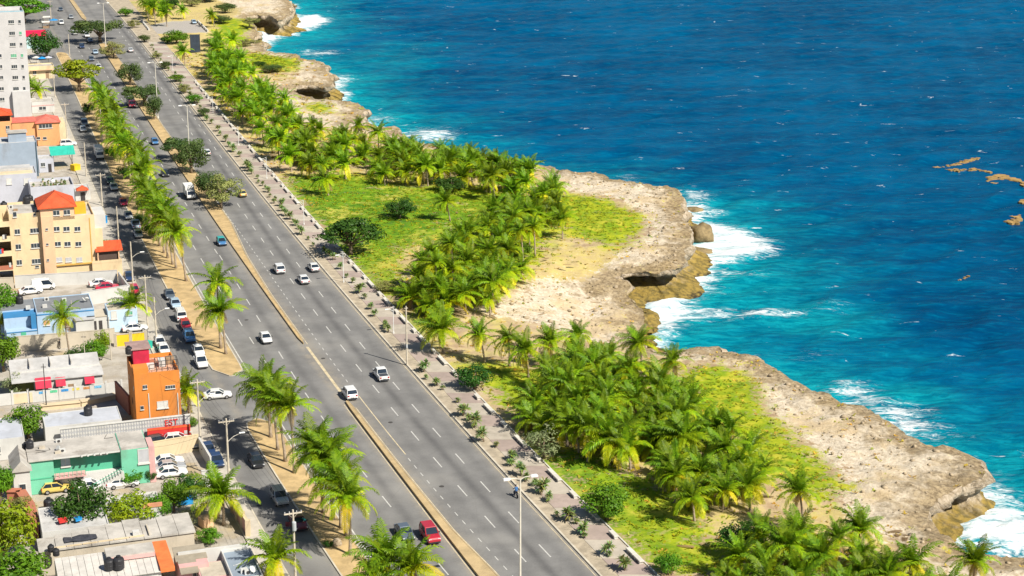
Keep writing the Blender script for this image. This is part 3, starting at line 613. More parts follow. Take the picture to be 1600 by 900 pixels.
while y < 640:
    L_ = 4.6 if i % 2 else 5.6
    a0, a1 = float(KERB(y)) + 2.3, float(KERB(y + L_)) + 2.3; b0, b1 = float(BENCH(y)) + 0.35, float(BENCH(y + L_)) + 0.35; e_ = 0.05
    pm = MB(); pm.poly([(a0, y + e_, 0.15), (b0, y + e_, 0.15), (b1, y + L_ - e_, 0.15), (a1, y + L_ - e_, 0.15)])
    for p, q in (((a0, y + e_), (b0, y + e_)), ((b0, y + e_), (b1, y + L_ - e_)), ((b1, y + L_ - e_), (a1, y + L_ - e_)), ((a1, y + L_ - e_), (a0, y + e_))): pm.quad((*p, .11), (*q, .11), (*q, .15), (*p, .15))
    pm.build('paving_panel', PINK if i % 2 else BEIG, bed); y += L_; i += 1
# coping segments
CONC = mat('pale_concrete', (0.58, 0.55, 0.49), 0.85, 0.12, 0.6, 0.15, dirt=0.3)
cop = MB()
for y in np.arange(190, 620, 2.5):
    a, b = float(BENCH(y)) + 0.55, float(BENCH(y + 2.4)) + 0.55
    cop.prism([(a, y), (a + .2, y), (b + .2, y + 2.4), (b, y + 2.4)], 0.05, 0.24)
cop.build('coping', CONC, bed)
# painted lines on the road
def line_yaw(f, y): return math.atan2(-(float(f(y + 1)) - float(f(y - 1))) / 2.0, 1.0)
def dash_mesh(w, l): 
    d = MB(); d.quad((-w / 2, -l / 2, 0), (w / 2, -l / 2, 0), (w / 2, l / 2, 0), (-w / 2, l / 2, 0)); return d.mesh('lane_dash', WHITEP)
dm_long, dm_short = dash_mesh(0.17, 4.0), dash_mesh(0.13, 1.25)
def dashes(f, y0, y1, per, me, ph=0.0):
    y = y0 + ph
    while y < y1:
        link('lane_dash', me, road, (float(f(y)), y, 0.007), line_yaw(f, y)); y += per
p0 = Yp(565, 540); P = 10.4
dashes(DASH1, p0 - 12 * P, 700, P, dm_long); p1 = Yp(535, 544); dashes(DASH2, p1 - 12 * P, 700, P, dm_long)
dashes(DASH3, Yp(634, 712) - 0.5, Yp(362, 345), 2.72, dm_short) if False else None
dashes(DASH3, Yp(820, 918), Yp(640, 718), 2.75, dm_short); dashes(DASH3, Yp(548, 604), Yp(340, 312), 2.75, dm_short)
dashes(DASH4, 185, 345, 10.4, dm_long, 3.0)
LD = lambda y: MEDL(y) - (MEDL(y) - ISLR(y)) * 0.66
dashes(LD, 190, 640, 10.4, dm_long, 6.0); dashes(lambda y: MEDL(y) - (MEDL(y) - ISLR(y)) * 0.33, 348, 640, 10.4, dm_long, 1.0)
def solid(f, y0, y1, w, m_, name='edge_line'):
    s = MB()
    for y in np.arange(y0, y1, 3.0):
        a, b = float(f(y)), float(f(min(y + 3, y1))); s.quad((a, y, .006), (a + w, y, .006), (b + w, min(y + 3, y1), .006), (b, min(y + 3, y1), .006))
    s.build(name, m_, road)
solid(lambda y: ISLR(y) + 0.25, 150, yj - 2, 0.22, WHITEP); solid(lambda y: ISLR(y) + 0.25, yi + 2, 600, 0.18, WHITEP)
solid(DASH3, Yp(633, 710), Yp(560, 619), 0.17, YELP)
solid(lambda y: MEDL(y) + np.interp(y, wyn, wwn) + 0.35, 150, Yp(540, 637), 0.14, YELP); solid(lambda y: MEDL(y) - 0.35, 150, Yp(532, 632), 0.13, YELP)
solid(lambda y: MEDL(y) + np.interp(y, wyf, wwf) + 0.3, Yp(466, 538), 600, 0.12, YELP); solid(lambda y: KERB(y) - 0.5, 150, 640, 0.12, YELP)
solid(lambda y: MEDL(y) + 0.4, Yp(530, 622), Yp(470, 542), 0.5, YELP, 'hatched_line')
# little car park off the road in the distance

_mh = MB().lathe([(.36, 0), (.36, .006)], 14).mesh('manhole_cover', mat('cast_iron', (0.06, 0.055, 0.05), .7))
for px, py in ((505, 560), (610, 660), (450, 600), (385, 500), (405, 790), (360, 620), (690, 760), (330, 440)):
    q = g(px, py); link('manhole_cover', _mh, road, (q.x, q.y, .004))
# ------------------------------------------------------------------ plants
def leafmat(name, trans=0.35, rough=0.5, hv=0.10):
    m, nt, b, out = newmat(name)
    a = nd(nt, "ShaderNodeAttribute", attribute_name='col').outputs['Color']; oi = nd(nt, "ShaderNodeObjectInfo").outputs['Random']
    n = nd(nt, "ShaderNodeTexNoise", {'Vector': nd(nt, "ShaderNodeTexCoord").outputs['Object'], 'Scale': 1.5, 'Detail': 2.0}).outputs[0]
    h = nd(nt, "ShaderNodeHueSaturation", {'Color': a, 'Hue': math_(nt, 'MULTIPLY_ADD', oi, 0.035, 0.4825), 'Value': math_(nt, 'MULTIPLY', math_(nt, 'MULTIPLY_ADD', oi, 2 * hv, 1 - hv), math_(nt, 'MULTIPLY_ADD', n, 0.5, 0.75))}).outputs[0]
    nt.links.new(h, b.inputs['Base Color']); b.inputs['Roughness'].default_value = rough; b.inputs['Specular IOR Level'].default_value = 0.22
    t = nd(nt, "ShaderNodeBsdfTranslucent", {'Color': h}); mx = nd(nt, "ShaderNodeMixShader", {0: trans, 1: b.outputs[0], 2: t.outputs[0]})
    nt.links.new(mx.outputs[0], out.inputs[0]); return m
FROND, LEAF = leafmat('palm_leaf', 0.30, 0.5, 0.24), leafmat('leaf', 0.3, 0.5)
BARK = mat('bark', (0.20, 0.15, 0.10), 0.9, 0.3, 2.0, 0.6, 8.0); PALMBARK = mat('palm_bark', (0.33, 0.26, 0.19), 0.9, 0.25, 3.0, 0.5, 9.0)
FCOL = {'up': ((0.085, 0.175, 0.007), (0.20, 0.31, 0.007)), 'mid': ((0.14, 0.26, 0.006), (0.32, 0.43, 0.006)), 'low': ((0.28, 0.39, 0.006), (0.48, 0.52, 0.008)), 'hang': ((0.58, 0.52, 0.012), (0.74, 0.60, 0.03)), 'dead': ((0.34, 0.22, 0.08), (0.44, 0.30, 0.12))}
def frond(mb, L, e0, droop, cols, rng, M=None, n=19):
    """one feather leaf along +x from the origin; e0 start elevation, droop total bend (radians)"""
    P = []; d = Vector((0, 0, 0)); p = Vector((0, 0, 0)); st = L / n
    twist = rng.uniform(-0.25, 0.25)
    for i in range(n + 1):
        t = i / n; e = e0 - droop * t ** 1.25; P.append((p.copy(), Vector((math.cos(e), 0, math.sin(e)))))
        p = p + Vector((math.cos(e), 0.12 * twist * t, math.sin(e))) * st
    def put(v, c): 
        v = M @ v if M else v; mb.v.append(tuple(v)); mb.c.append((*c, 1))
    def cc(k): 
        a, b = cols; q = min(1, max(0, k)); return tuple(a[i] * (1 - q) + b[i] * q for i in range(3))
    # rachis
    for i in range(0, n, 3):
        a, b = P[i][0], P[min(i + 3, n)][0]; w0 = 0.05 * (1 - i / n) + 0.012; w1 = 0.05 * (1 - (i + 3) / n) + 0.012; k = len(mb.v); c = cc(1.3)
        for q, w in ((a, w0), (b, w1)):
            put(q + Vector((0, -w, 0)), c); put(q + Vector((0, w, 0)), c)
        mb.f.append((k, k + 1, k + 3, k + 2)); mb.m.append(0)
    for i in range(1, n + 1):
        t = i / n; o, T = P[i]; up = Vector((-T.z, 0, T.x))
        ll = L * 0.24 * (math.sin(math.pi * min(1, 0.16 + 0.80 * t)) ** 0.6) * rng.uniform(0.85, 1.1) + 0.08
        for s in (-1, 1):
            c = cc(rng.uniform(0, 1)); fw = 0.45 + 0.7 * t; lift = rng.uniform(-0.05, 0.30)
            dr = (T * fw + Vector((0, s, 0)) + up * lift).normalized()
            a = o; b = o + dr * ll * 0.55; e = b + (dr + Vector((0, 0, -0.75))).normalized() * ll * 0.5
            w = L * 0.49 / n * (1.25 - 0.5 * t); wv = T * w; k = len(mb.v)
            put(a - wv * .6, c); put(a + wv * .6, c); put(b + wv, c); put(b - wv, c); put(e, c)
            mb.f += [(k, k + 1, k + 2, k + 3), (k + 3, k + 2, k + 4)]; mb.m += [0, 0]
FSPEC = {'up': (1.3, 0.45, 3.3), 'upm': (0.98, 0.95, 3.8), 'mid': (0.5, 1.45, 3.7), 'low': (0.08, 1.45, 3.7), 'hang': (-0.45, 1.05, 3.4), 'dead': (-1.0, 0.5, 2.8)}
FCOLK = {'up': 'up', 'upm': 'up', 'mid': 'mid', 'low': 'low', 'hang': 'hang', 'dead': 'dead'}
FRONDS = {}
for k_, (e0, dr, L_) in FSPEC.items():
    FRONDS[k_] = []
    for v in range(3):
        mb = MB(); rg = random.Random(hash(k_) % 97 + v) if False else random.Random(len(FRONDS) * 7 + v)
        frond(mb, L_ * rg.uniform(0.92, 1.08), e0 + rg.uniform(-.1, .1), dr * rg.uniform(.85, 1.15), FCOL[FCOLK[k_]], rg); FRONDS[k_].append(mb.mesh('frond', FROND))
WIND = math.radians(165)
def crown_layout(rng, lush=1.0):
    out = []
    for k_, n in (('up', 4), ('upm', 5), ('mid', 6), ('low', 6), ('hang', 4 if lush > 0.5 else 2), ('dead', rng.choice((0, 1, 2)))):
        n = max(0, n + rng.choice((-2, -1, 0, 1))); ph = rng.uniform(0, 6.28)
        for i in range(n):
            a = ph + 2 * math.pi * i / max(1, n) + rng.uniform(-.3, .3); a = a - 0.42 * math.sin(a - WIND)
            out.append((k_, rng.randrange(3), a, rng.uniform(-.12, .12), rng.uniform(0.85, 1.1)))
    return out
def heart_mesh(rng):
    mb = MB(); 
    mb.tube([(0, 0, -0.35), (0, 0, 0.0), (0.02, 0, 0.35), (0.05, 0.02, 0.9)], [0.15, 0.22, 0.13, 0.03], 7); mb.c = [(0.30, 0.27, 0.06, 1)] * len(mb.v)
    for _ in range(rng.randrange(4, 9)):
        a = rng.uniform(0, 6.28); r = 0.26; n = len(mb.v)
        mb.lathe([(0.02, -0.34 + rng.uniform(-.1, .1)), (0.12, -0.27), (0.12, -0.16), (0.02, -0.08)], 6, (r * math.cos(a), r * math.sin(a))); mb.c += [(0.40, 0.30, 0.05, 1)] * (len(mb.v) - n)
    return mb
HEARTS = [heart_mesh(random.Random(i)).mesh('crown', FROND, True) for i in range(3)]
LAYOUTS = [crown_layout(random.Random(100 + i), 1.0 if i % 3 else 0.4) for i in range(9)]
def frond_matrix(spec):
    k_, v, a, tl, s = spec
    return Matrix.Rotation(a, 4, 'Z') @ Matrix.Rotation(tl, 4, 'X') @ Matrix.Scale(s, 4)
def joined_crown(i):
    h = heart_mesh(random.Random(50 + i)); mb = MB(); mb.v, mb.f, mb.m, mb.c = h.v, h.f, h.m, h.c
    for sp_ in LAYOUTS[i]:
        rg = random.Random(i * 31 + sp_[1]); e0, dr, L_ = FSPEC[sp_[0]]
        frond(mb, L_, e0 + rg.uniform(-.12, .12), dr * rg.uniform(.85, 1.15), FCOL[FCOLK[sp_[0]]], rg, frond_matrix(sp_), 12)
    return mb.mesh('crown', FROND)
FARCROWN = [joined_crown(i) for i in range(9)]
TRUNKS = []
for hh_ in (2.2, 3.4, 4.6, 6.0, 7.6, 9.2, 11.0):
    for v in range(2):
        rg = random.Random(int(hh_ * 10) + v); lx, ly = rg.uniform(-.12, .02) * hh_, rg.uniform(-.05, .05) * hh_; n = 9
        pts = [(lx * (i / n) ** 1.6, ly * (i / n) ** 1.6, hh_ * i / n - 0.1) for i in range(n + 1)]
        mb = MB(); mb.tube(pts, [(0.26 if i == 0 else 0.17) - 0.06 * i / n + (0.012 if i % 2 else 0) for i in range(n + 1)], 8)
        TRUNKS.append((hh_, mb.mesh('trunk', PALMBARK, True), pts[-1]))
def palm(x, y, h, label, group, near, rng, z=0.0, s=1.0):
    c_ = sorted(TRUNKS, key=lambda t: abs(t[0] - h / s))[rng.randrange(2)]
    root = thing('palm_tree', label, 'palm', (x, y, z), rng.uniform(-0.25, 0.25), group); k = s * (h / s / c_[0]) ** 0.5; root.scale = (k, k, k * (h / (c_[0] * k)))
    root.scale = (k, k, k); root.rotation_euler = (rng.uniform(-.09, .09), rng.uniform(-.10, .09), root.rotation_euler.z)
    link('trunk', c_[1], root)
    i = rng.randrange(9); yaw = rng.uniform(-.7, .7)
    if near:
        cr = link('crown', HEARTS[i % 3], root, c_[2]); cr.rotation_euler = (rng.uniform(-.12, .12), -rng.uniform(.0, .5), yaw)
        for sp_ in LAYOUTS[i]:
            f = link('frond', FRONDS[sp_[0]][sp_[1]], cr); f.rotation_euler = (sp_[3] + rng.uniform(-.15, .15), rng.uniform(-.10, .10), sp_[2] + rng.uniform(-.2, .2)); f.scale = (sp_[4],) * 3
    else: link('crown', FARCROWN[i], root, c_[2]).rotation_euler = (rng.uniform(-.12, .12), -rng.uniform(.05, .38), yaw)
    return root
PR = random.Random(3)
# palms one can single out: base pixel, height (m), label
SOLO = [(547, 868, 7.6, 'golden coconut palm leaning over the road beside the maroon parked car'), (506, 802, 10.2, 'tall coconut palm on the island behind the silver car'),
    (541, 838, 8.6, 'bushy palm on the island between the tallest one and the golden one'), (460, 740, 9.4, 'straight slender palm on the island beside the black moving car'),
    (434, 704, 9.0, 'second palm from the tip of the near island'), (423, 684, 8.4, 'first palm at the tip of the near island by the side turning'),
    (345, 545, 11.4, 'taller of the two palms at the end of the far sandy island'), (353, 554, 7.8, 'shorter of the two palms at the end of the far sandy island'),
    (291, 440, 10.6, 'lone long-trunked palm with yellow skirt beside the yellow apartment block street'), (275, 420, 9.0, 'palm standing behind the long-trunked palm on the far island'),
    (262, 404, 9.6, 'palm in the island clump level with the red pavilion roof'), (250, 385, 10.4, 'leafy palm behind the white delivery truck'), (240, 368, 9.4, 'palm deep in the island clump by the blue car'),
    (222, 308, 9.0, 'palm with a pale trunk left of the white delivery truck'), (217, 300, 9.2, 'palm beside the pale-trunked one on the island'), (209, 290, 9.0, 'palm over the parked white box truck'),
    (198, 268, 8.6, 'palm on the island facing the green tent'), (190, 250, 8.6, 'palm on the island facing the grey houses'), (180, 228, 8.4, 'palm on the island in front of the red lorry'), (172, 210, 8.4, 'palm on the island across from the orange house'), (164, 192, 8.0, 'palm next to the yellow-green tree on the island'),
    (270, 414, 9.4, 'palm crowding the long-trunked one on the landward side'), (256, 396, 8.8, 'palm in the middle of the clump facing the red pavilion'), (246, 377, 9.2, 'palm at the service road side of the clump'), (232, 350, 8.6, 'palm over the silver cars in the shaded row'), (226, 330, 8.8, 'palm over the red car in the shaded road'), (204, 281, 8.6, 'palm over the dark green parked car'),
    (194, 260, 8.8, 'palm right of the parked box truck, second behind it'), (185, 240, 8.4, 'palm hiding the verge opposite the slate house'), (176, 221, 8.2, 'palm second in line beyond the yellowish pole'), (168, 202, 8.2, 'palm third in line beyond the yellowish pole'), (161, 182, 7.8, 'farthest palm of the island row'), (236, 320, 9.0, 'palm on the carriageway side left of the box truck'),
    (520, 813, 9.0, 'palm crown second from the top of the tight near clump'), (533, 826, 9.6, 'palm crown right of centre in the tight near clump'), (446, 722, 9.4, 'palm between the second one and the slender one on the near island'),
    (622, 958, 7.6, 'palm cut by the bottom edge left of the red car lane'), (662, 972, 7.0, 'rightmost palm cut by the bottom edge beside the road'), (588, 980, 5.5, 'low palm at the bottom edge on the island'),
    (110, 563, 7.6, 'coconut palm with dropping leaves in front of the blue house'), (350, 820, 4.4, 'yellow palm in the yard corner by the street'), (437, 925, 4.0, 'small palm on the pavement at the bottom edge'),
    (296, 650, 3.6, 'short palm beside the orange house at the street'), (211, 508, 3.6, 'thin young palm by the blue shop corner'), (50, 165, 6.0, 'palm at the foot of the white tower'), (66, 168, 5.4, 'smaller palm right of the white tower'),
    (289, 104, 5.0, 'palm with yellow skirt by the dark screen near the car park'), (350, 100, 5.0, 'palm on yellow grass right of the dark screen'), (232, 32, 6.0, 'palm left of the distant car park'), (243, 30, 5.5, 'palm at the entrance of the distant car park'), (287, 30, 3.2, 'small lone palm behind the distant car park'),
    (335, 42, 4.2, 'palm beside the track to the far cave headland'), (513, 306, 4.0, 'young palm alone on the lawn'), (703, 345, 4.2, 'young palm on the lawn right of the dark bush'), (692, 552, 4.4, 'small palm next to the promenade pole'), (757, 565, 4.6, 'first palm of the short row on bare earth'),
    (796, 572, 4.4, 'second palm of the short row on bare earth'), (826, 592, 5.4, 'palm with a yellow skirt before the dense grove'), (860, 572, 4.2, 'third palm of the short row on bare earth'), (903, 566, 4.6, 'palm in front of the pale limestone shelf'), (1003, 578, 4.8, 'dark palm standing out against the bay'), (1052, 596, 3.2, 'thin lone palm at the green edge of the near headland'),
    (1256, 835, 5.6, 'tall dark palm silhouetted against the rock near the bottom'), (1172, 800, 3.8, 'palm with a golden heart at the lower edge of the grove'), (1085, 815, 3.6, 'palm with wide drooping leaves beside the lawn'), (905, 710, 4.4, 'palm at the lawn edge of the big grove'), (985, 735, 3.8, 'palm with pale drooping leaves over the lawn'),
    (1340, 884, 5.0, 'palm at the bottom edge below the sandy patch'), (1518, 935, 4.4, 'palm at the bottom edge in front of the surf')]
for (a, b, h, lab) in SOLO:
    q = g(a, b); palm(q.x, q.y, h, lab, None, b > 300, PR, 0.1, 1.28 if (a < 700 and b > 150 and a > 140) else 1.05)
solo_xy = [(g(a, b).x, g(a, b).y) for a, b, h, l in SOLO]
def grove(poly_px, zc, step, hr, label, group, near, limit, s=1.0):
    poly = gxy(poly_px, zc); n = 0; pts = []
    x0, y0 = poly.min(0); x1, y1 = poly.max(0); tries = 0
    while n < limit and tries < limit * 60:
        tries += 1; x, y = PR.uniform(x0, x1), PR.uniform(y0, y1)
        if not inpoly(np.array([x]), np.array([y]), poly)[0]: continue
        if x < float(BENCH(y)) + 3.0: continue
        if any((x - a) ** 2 + (y - b) ** 2 < step * step for a, b in pts + solo_xy): continue
        pts.append((x, y)); n += 1
    if label is None: return pts
    def sx_(p): return p[0] / (p[1] * math.cos(PITCH) + (CAM_H - 4) * math.sin(PITCH))
    for i, (x, y) in enumerate(sorted(pts, key=sx_)): palm(x, y, PR.uniform(*hr) * PR.choice((0.65, 0.85, 1.05, 1.35)), label + f', {ordinal(i + 1)} crown from the left', group, near, PR, 0.0, s * PR.uniform(0.75, 1.2))
    return n
P1 = [(322, 112), (345, 82), (385, 98), (435, 150), (470, 182), (560, 208), (640, 214), (700, 220), (760, 234), (830, 256), (872, 282), (888, 322), (862, 342), (820, 318), (770, 288), (730, 276), (690, 264), (640, 266), (590, 262), (540, 262), (480, 256), (430, 228), (380, 188), (345, 146)]
for nm_, lo_, hi_, n_ in (('head', 300, 470, 62), ('middle', 470, 660, 46), ('seaward end', 660, 900, 44)):
    def clip_(P):
        out_ = []
        for (ax, ay), (bx, by) in zip(P, P[1:] + P[:1]):
            n_s = 4
            for t_ in range(n_s):
                x_ = ax + (bx - ax) * t_ / n_s; y_ = ay + (by - ay) * t_ / n_s; out_.append((min(max(x_, lo_), hi_), y_))
        return out_
    if nm_ == 'head': far_pts = grove(clip_(P1), 4.5, 2.6, None, None, None, False, n_); continue
    grove(clip_(P1), 4.5, 2.6, (2.8, 5.2), f'coconut palm in the {nm_} of the long far grove', 'palms of the long far grove', False, n_, 1.08)
P2 = [(735, 338), (790, 320), (850, 326), (885, 340), (845, 372), (815, 404), (800, 432), (745, 472), (690, 474), (640, 450), (650, 408), (715, 375)]
grove(P2, 4.5, 2.9, (2.8, 5.2), 'coconut palm in the dense middle grove', 'palms of the middle grove', True, 50, 1.12)
P4 = [(835, 575), (905, 545), (960, 548), (1010, 565), (1050, 592), (1085, 622), (1108, 655), (1085, 692), (1000, 680), (950, 690), (880, 670), (828, 632)]
grove(P4, 4.2, 2.9, (2.8, 5.0), 'coconut palm in the dense near grove', 'palms of the near grove', True, 58, 1.1)
P5 = [(1050, 695), (1100, 662), (1165, 668), (1208, 705), (1195, 750), (1140, 766), (1085, 772), (1052, 742)]
grove(P5, 3.8, 2.9, (2.4, 4.0), 'coconut palm in the headland clump', 'palms of the headland clump', True, 22)
P6 = [(1140, 868), (1190, 836), (1240, 820), (1290, 850), (1340, 838), (1395, 862), (1440, 872), (1470, 900), (1480, 940), (1130, 940)]
grove(P6, 3.8, 2.8, (2.4, 3.8), 'coconut palm in the clump at the bottom edge', 'palms of the bottom clump', True, 34)

# broadleaf trees: crown of leaf clumps on a limbed trunk
TCOL = {'green': ((0.055, 0.16, 0.012), (0.16, 0.31, 0.012)), 'lime': ((0.16, 0.27, 0.008), (0.34, 0.40, 0.012)), 'dark': ((0.022, 0.075, 0.014), (0.07, 0.16, 0.018)), 'olive': ((0.045, 0.085, 0.022), (0.13, 0.18, 0.045)), 'pale': ((0.17, 0.22, 0.09), (0.32, 0.34, 0.17)), 'khaki': ((0.20, 0.23, 0.06), (0.34, 0.34, 0.11))}
def make_tree(shape, colk, seed, nleaf, lsz):
    rg = random.Random(seed); cr = MB(); tr = MB(); clumps = []
    H = 1.0
    if shape == 'layered':
        for L_ in range(5):
            z = 0.55 + 0.42 * L_ / 4; R = (1.0, 0.98, 0.82, 0.6, 0.32)[L_]
            for k in range(int(15 * R) + 3):
                a = rg.uniform(0, 6.28); r = R * math.sqrt(rg.uniform(0.02, 1)); clumps.append((Vector((r * math.cos(a), r * math.sin(a), z * 1.5 + rg.uniform(-.05, .05))), (0.30, 0.30, 0.085)))
    elif shape == 'flat':
        for k in range(24):
            a = rg.uniform(0, 6.28); r = math.sqrt(rg.uniform(0, 1)) * 0.9; clumps.append((Vector((r * math.cos(a), r * math.sin(a), 1.15 + rg.uniform(-.18, .2) - 0.2 * r)), (0.30, 0.30, 0.17)))
    else:
        n = 34 if shape == 'round' else 18
        for k in range(n):
            while True:
                v = Vector((rg.uniform(-1, 1), rg.uniform(-1, 1), rg.uniform(-.75, 1)))
                if 0.35 < v.length < 1: break
            v = v * 0.78; sz = rg.uniform(0.24, 0.40); clumps.append((Vector((v.x, v.y, 1.05 + v.z * 0.8)), (sz, sz, sz * 0.85)))
    a_, b_ = TCOL[colk]; per = max(6, nleaf // len(clumps))
    for c_, sz in clumps:
        q = rg.uniform(0, 1)
        for _ in range(per):
            u_ = Vector((rg.gauss(0, 1), rg.gauss(0, 1), rg.gauss(0, 1))).normalized(); rr = rg.uniform(0.55, 1.0) ** 0.5
            p = c_ + Vector((u_.x * sz[0], u_.y * sz[1], u_.z * sz[2])) * rr
            n_ = (u_ + Vector((rg.uniform(-.6, .6), rg.uniform(-.6, .6), rg.uniform(-.1, 0.9)))).normalized()
            t1 = n_.cross(Vector((rg.uniform(-1, 1), rg.uniform(-1, 1), rg.uniform(-1, 1)))).normalized(); t2 = n_.cross(t1)
            s_ = lsz * rg.uniform(0.7, 1.3); k = min(1, max(0, q * 0.65 + rg.uniform(0, 0.35))); col_ = tuple(a_[i] * (1 - k) + b_[i] * k for i in range(3))
            i0 = len(cr.v); cr.v += [tuple(p - t1 * s_), tuple(p + t2 * s_ * .55), tuple(p + t1 * s_), tuple(p - t2 * s_ * .55)]; cr.c += [(*col_, 1)] * 4; cr.f.append((i0, i0 + 1, i0 + 2, i0 + 3)); cr.m.append(0)
    tr.tube([(0, 0, -0.05), (0.02, 0, 0.25), (-0.01, 0.02, 0.5), (0, 0, 0.85)], [0.085, 0.065, 0.055, 0.035], 7)
    for c_, sz in clumps[::3]:
        tr.tube([(0, 0, rg.uniform(0.3, 0.6)), tuple(c_ * 0.55 + Vector((0, 0, 0.22))), tuple(c_)], [0.04, 0.025, 0.008], 5)
    return cr.mesh('crown', LEAF), tr.mesh('trunk', BARK, True)
TREES = {}
for nm, a in {'almond': ('layered', 'dark', 1, 2600, .062), 'bright': ('round', 'green', 2, 3000, .058), 'bright2': ('round', 'green', 12, 2800, .062), 'lime': ('round', 'lime', 3, 2800, .058), 'dark': ('round', 'dark', 4, 2800, .058), 'olive': ('flat', 'olive', 5, 4200, .048), 'olive2': ('round', 'olive', 6, 4000, .048),
              'khaki': ('open', 'khaki', 7, 2600, .05), 'pale': ('open', 'pale', 8, 900, .055), 'limelay': ('layered', 'lime', 9, 2400, .06), 'green_lay': ('layered', 'green', 10, 2400, .06)}.items(): TREES[nm] = make_tree(*a)
def tree(kind_, bx, by, wpx, hm, label, name='tree', cat='tree', group=None, z=0.0):
    """base pixel, crown width in pixels, height in metres"""
    q = g(bx, by, z); sc = (by + 350) * math.cos(PITCH) / CAM_H; r = wpx / sc / 2 / 0.98
    root = thing(name, label, cat, (q.x, q.y, z), RNG.uniform(0, 6.28), group); root.scale = (r, r, hm / 1.95)
    link('trunk', TREES[kind_][1], root); link('crown', TREES[kind_][0], root); return root
tree('olive', 287, 250, 62, 8.0, 'left of two grey-green median trees behind the tall lamp'); tree('olive2', 300, 272, 58, 8.8, 'right of two grey-green median trees behind the tall lamp')
tree('olive2', 328, 312, 54, 7.4, 'grey-green median tree across from the yellow taxi'); tree('khaki', 346, 326, 70, 8.4, 'loose yellowish median tree nearest the camera')
tree('olive2', 204, 134, 46, 8.0, 'shaded median tree in front of the red lorry'); tree('olive', 226, 166, 62, 9.0, 'broad grey-green median tree above the red lorry'); tree('olive2', 241, 188, 34, 8.0, 'narrow median tree at the foot of a lamp'); tree('olive', 157, 66, 80, 11.5, 'wide thin-leaved tree spreading over the far carriageway'); tree('khaki', 178, 92, 46, 6.5, 'pale bushy tree on the far median')
tree('limelay', 124, 143, 72, 12.5, 'yellow-green spreading tree over the service road'); tree('dark', 73, 92, 56, 11.0, 'round dark tree beside the white tower'); tree('green_lay', 38, 36, 76, 12.0, 'big green tree behind the white tower'); tree('green_lay', 12, 22, 60, 12.0, 'green tree at the top left corner')
tree('almond', 548, 398, 92, 9.4, 'dark layered almond tree overhanging the promenade'); tree('dark', 625, 344, 54, 5.6, 'dark round bush-like tree on the lawn'); tree('dark', 742, 608, 64, 4.6, 'round dark green tree by the promenade edge'); tree('bright', 948, 812, 84, 5.6, 'bright green round tree beside the concrete benches')
tree('pale', 850, 716, 78, 5.6, 'sparse pale tree with bare twigs beside the promenade'); tree('dark', 1152, 868, 72, 5.0, 'dark green tree among the palms near the bottom'); tree('bright2', 1044, 898, 46, 3.2, 'small leafy tree on the lawn at the bottom edge'); tree('bright', 816, 400, 36, 3.6, 'glossy green bush at the edge of the middle grove')
tree('dark', 705, 300, 60, 4.0, 'brownish low tree at the edge of the lawn'); tree('dark', 640, 465, 40, 3.0, 'low dark bush by the middle grove')
tree('khaki', 600, 455, 40, 2.2, 'low grassy bush right of the wavy coping'); tree('dark', 262, 68, 26, 3.2, 'dark hedge bush left of the black screen'); tree('bright', 276, 68, 46, 5.5, 'green tree in front of the black screen')
tree('olive2', 425, 112, 40, 2.6, 'grey-green scrub on the second headland'); tree('dark', 405, 104, 24, 2.2, 'dark scrub bush on the second headland')
tree('khaki', 385, 72, 44, 2.6, 'rounded scrub bush above the far cove'); tree('olive2', 345, 36, 40, 3.4, 'scrubby tree beside the far track'); tree('dark', 320, 2, 44, 4.0, 'dark tree at the top edge beyond the grass')
# town greenery
for a in (('bright', 8, 512, 64, 8.6, 'big green tree at the left edge beside the blue house'), ('bright2', 6, 580, 66, 7.4, 'green tree at the left edge by the dry yard'), ('lime', 3, 522, 24, 5.0, 'yellow flowering bush at the left edge'),
          ('dark', 122, 578, 50, 4.6, 'dark leafy bush behind the white house roof'), ('bright', 148, 566, 46, 4.4, 'bright bush in the dry yard'), ('lime', 160, 556, 30, 5.0, 'yellow-flowered bush in the dry yard'), ('bright', 44, 684, 72, 5.6, 'broad green tree before the white fence'),
          ('dark', 130, 834, 92, 8.2, 'dense dark tree in the yard below the green house'), ('lime', 205, 822, 92, 5.2, 'yellow-green tree left of centre in the lower yards'), ('bright', 246, 815, 56, 4.4, 'green tree between the lower yards'), ('bright2', 272, 800, 52, 5.2, 'tree with yellow flowers behind the white gate'), ('dark', 300, 782, 50, 4.6, 'dark green tree beside the car park wall'),
          ('lime', 8, 880, 108, 9.0, 'huge light green tree in the lower left corner'), ('bright2', 30, 940, 120, 7.5, 'big green tree at the very bottom left'), ('bright2', 2, 790, 50, 7.0, 'dark green tree at the left edge above the corner'), ('khaki', 38, 812, 46, 3.6, 'olive bush beside the red tiled yard wall'),
          ('bright', 326, 850, 44, 2.6, 'small round tree on the grey concrete terrace'), ('dark', 80, 758, 36, 2.6, 'rounded shrub before the green house wall'), ('khaki', 180, 745, 30, 2.2, 'reddish shrub at the green house stair'), ('bright2', 205, 756, 46, 2.4, 'shrub hiding the white car by the green house'), ('dark', 236, 752, 22, 2.2, 'dark shrub beside the pink gate post'),
          ('pale', 300, 822, 46, 3.0, 'silvery agave clump by the yard wall'), ('lime', 170, 396, 34, 3.2, 'light green bush above the red pavilion roof'), ('pale', 22, 622, 46, 4.6, 'pale leafy tree at the left edge by the fence'),
          ('bright2', 128, 605, 26, 1.6, 'little hedge bush under the small red awning'), ('khaki', 345, 892, 22, 2.2, 'yellow shrub on the pink balcony'), ('bright', 300, 668, 22, 1.8, 'yellow-green bush at the street corner')):
    tree(*a)
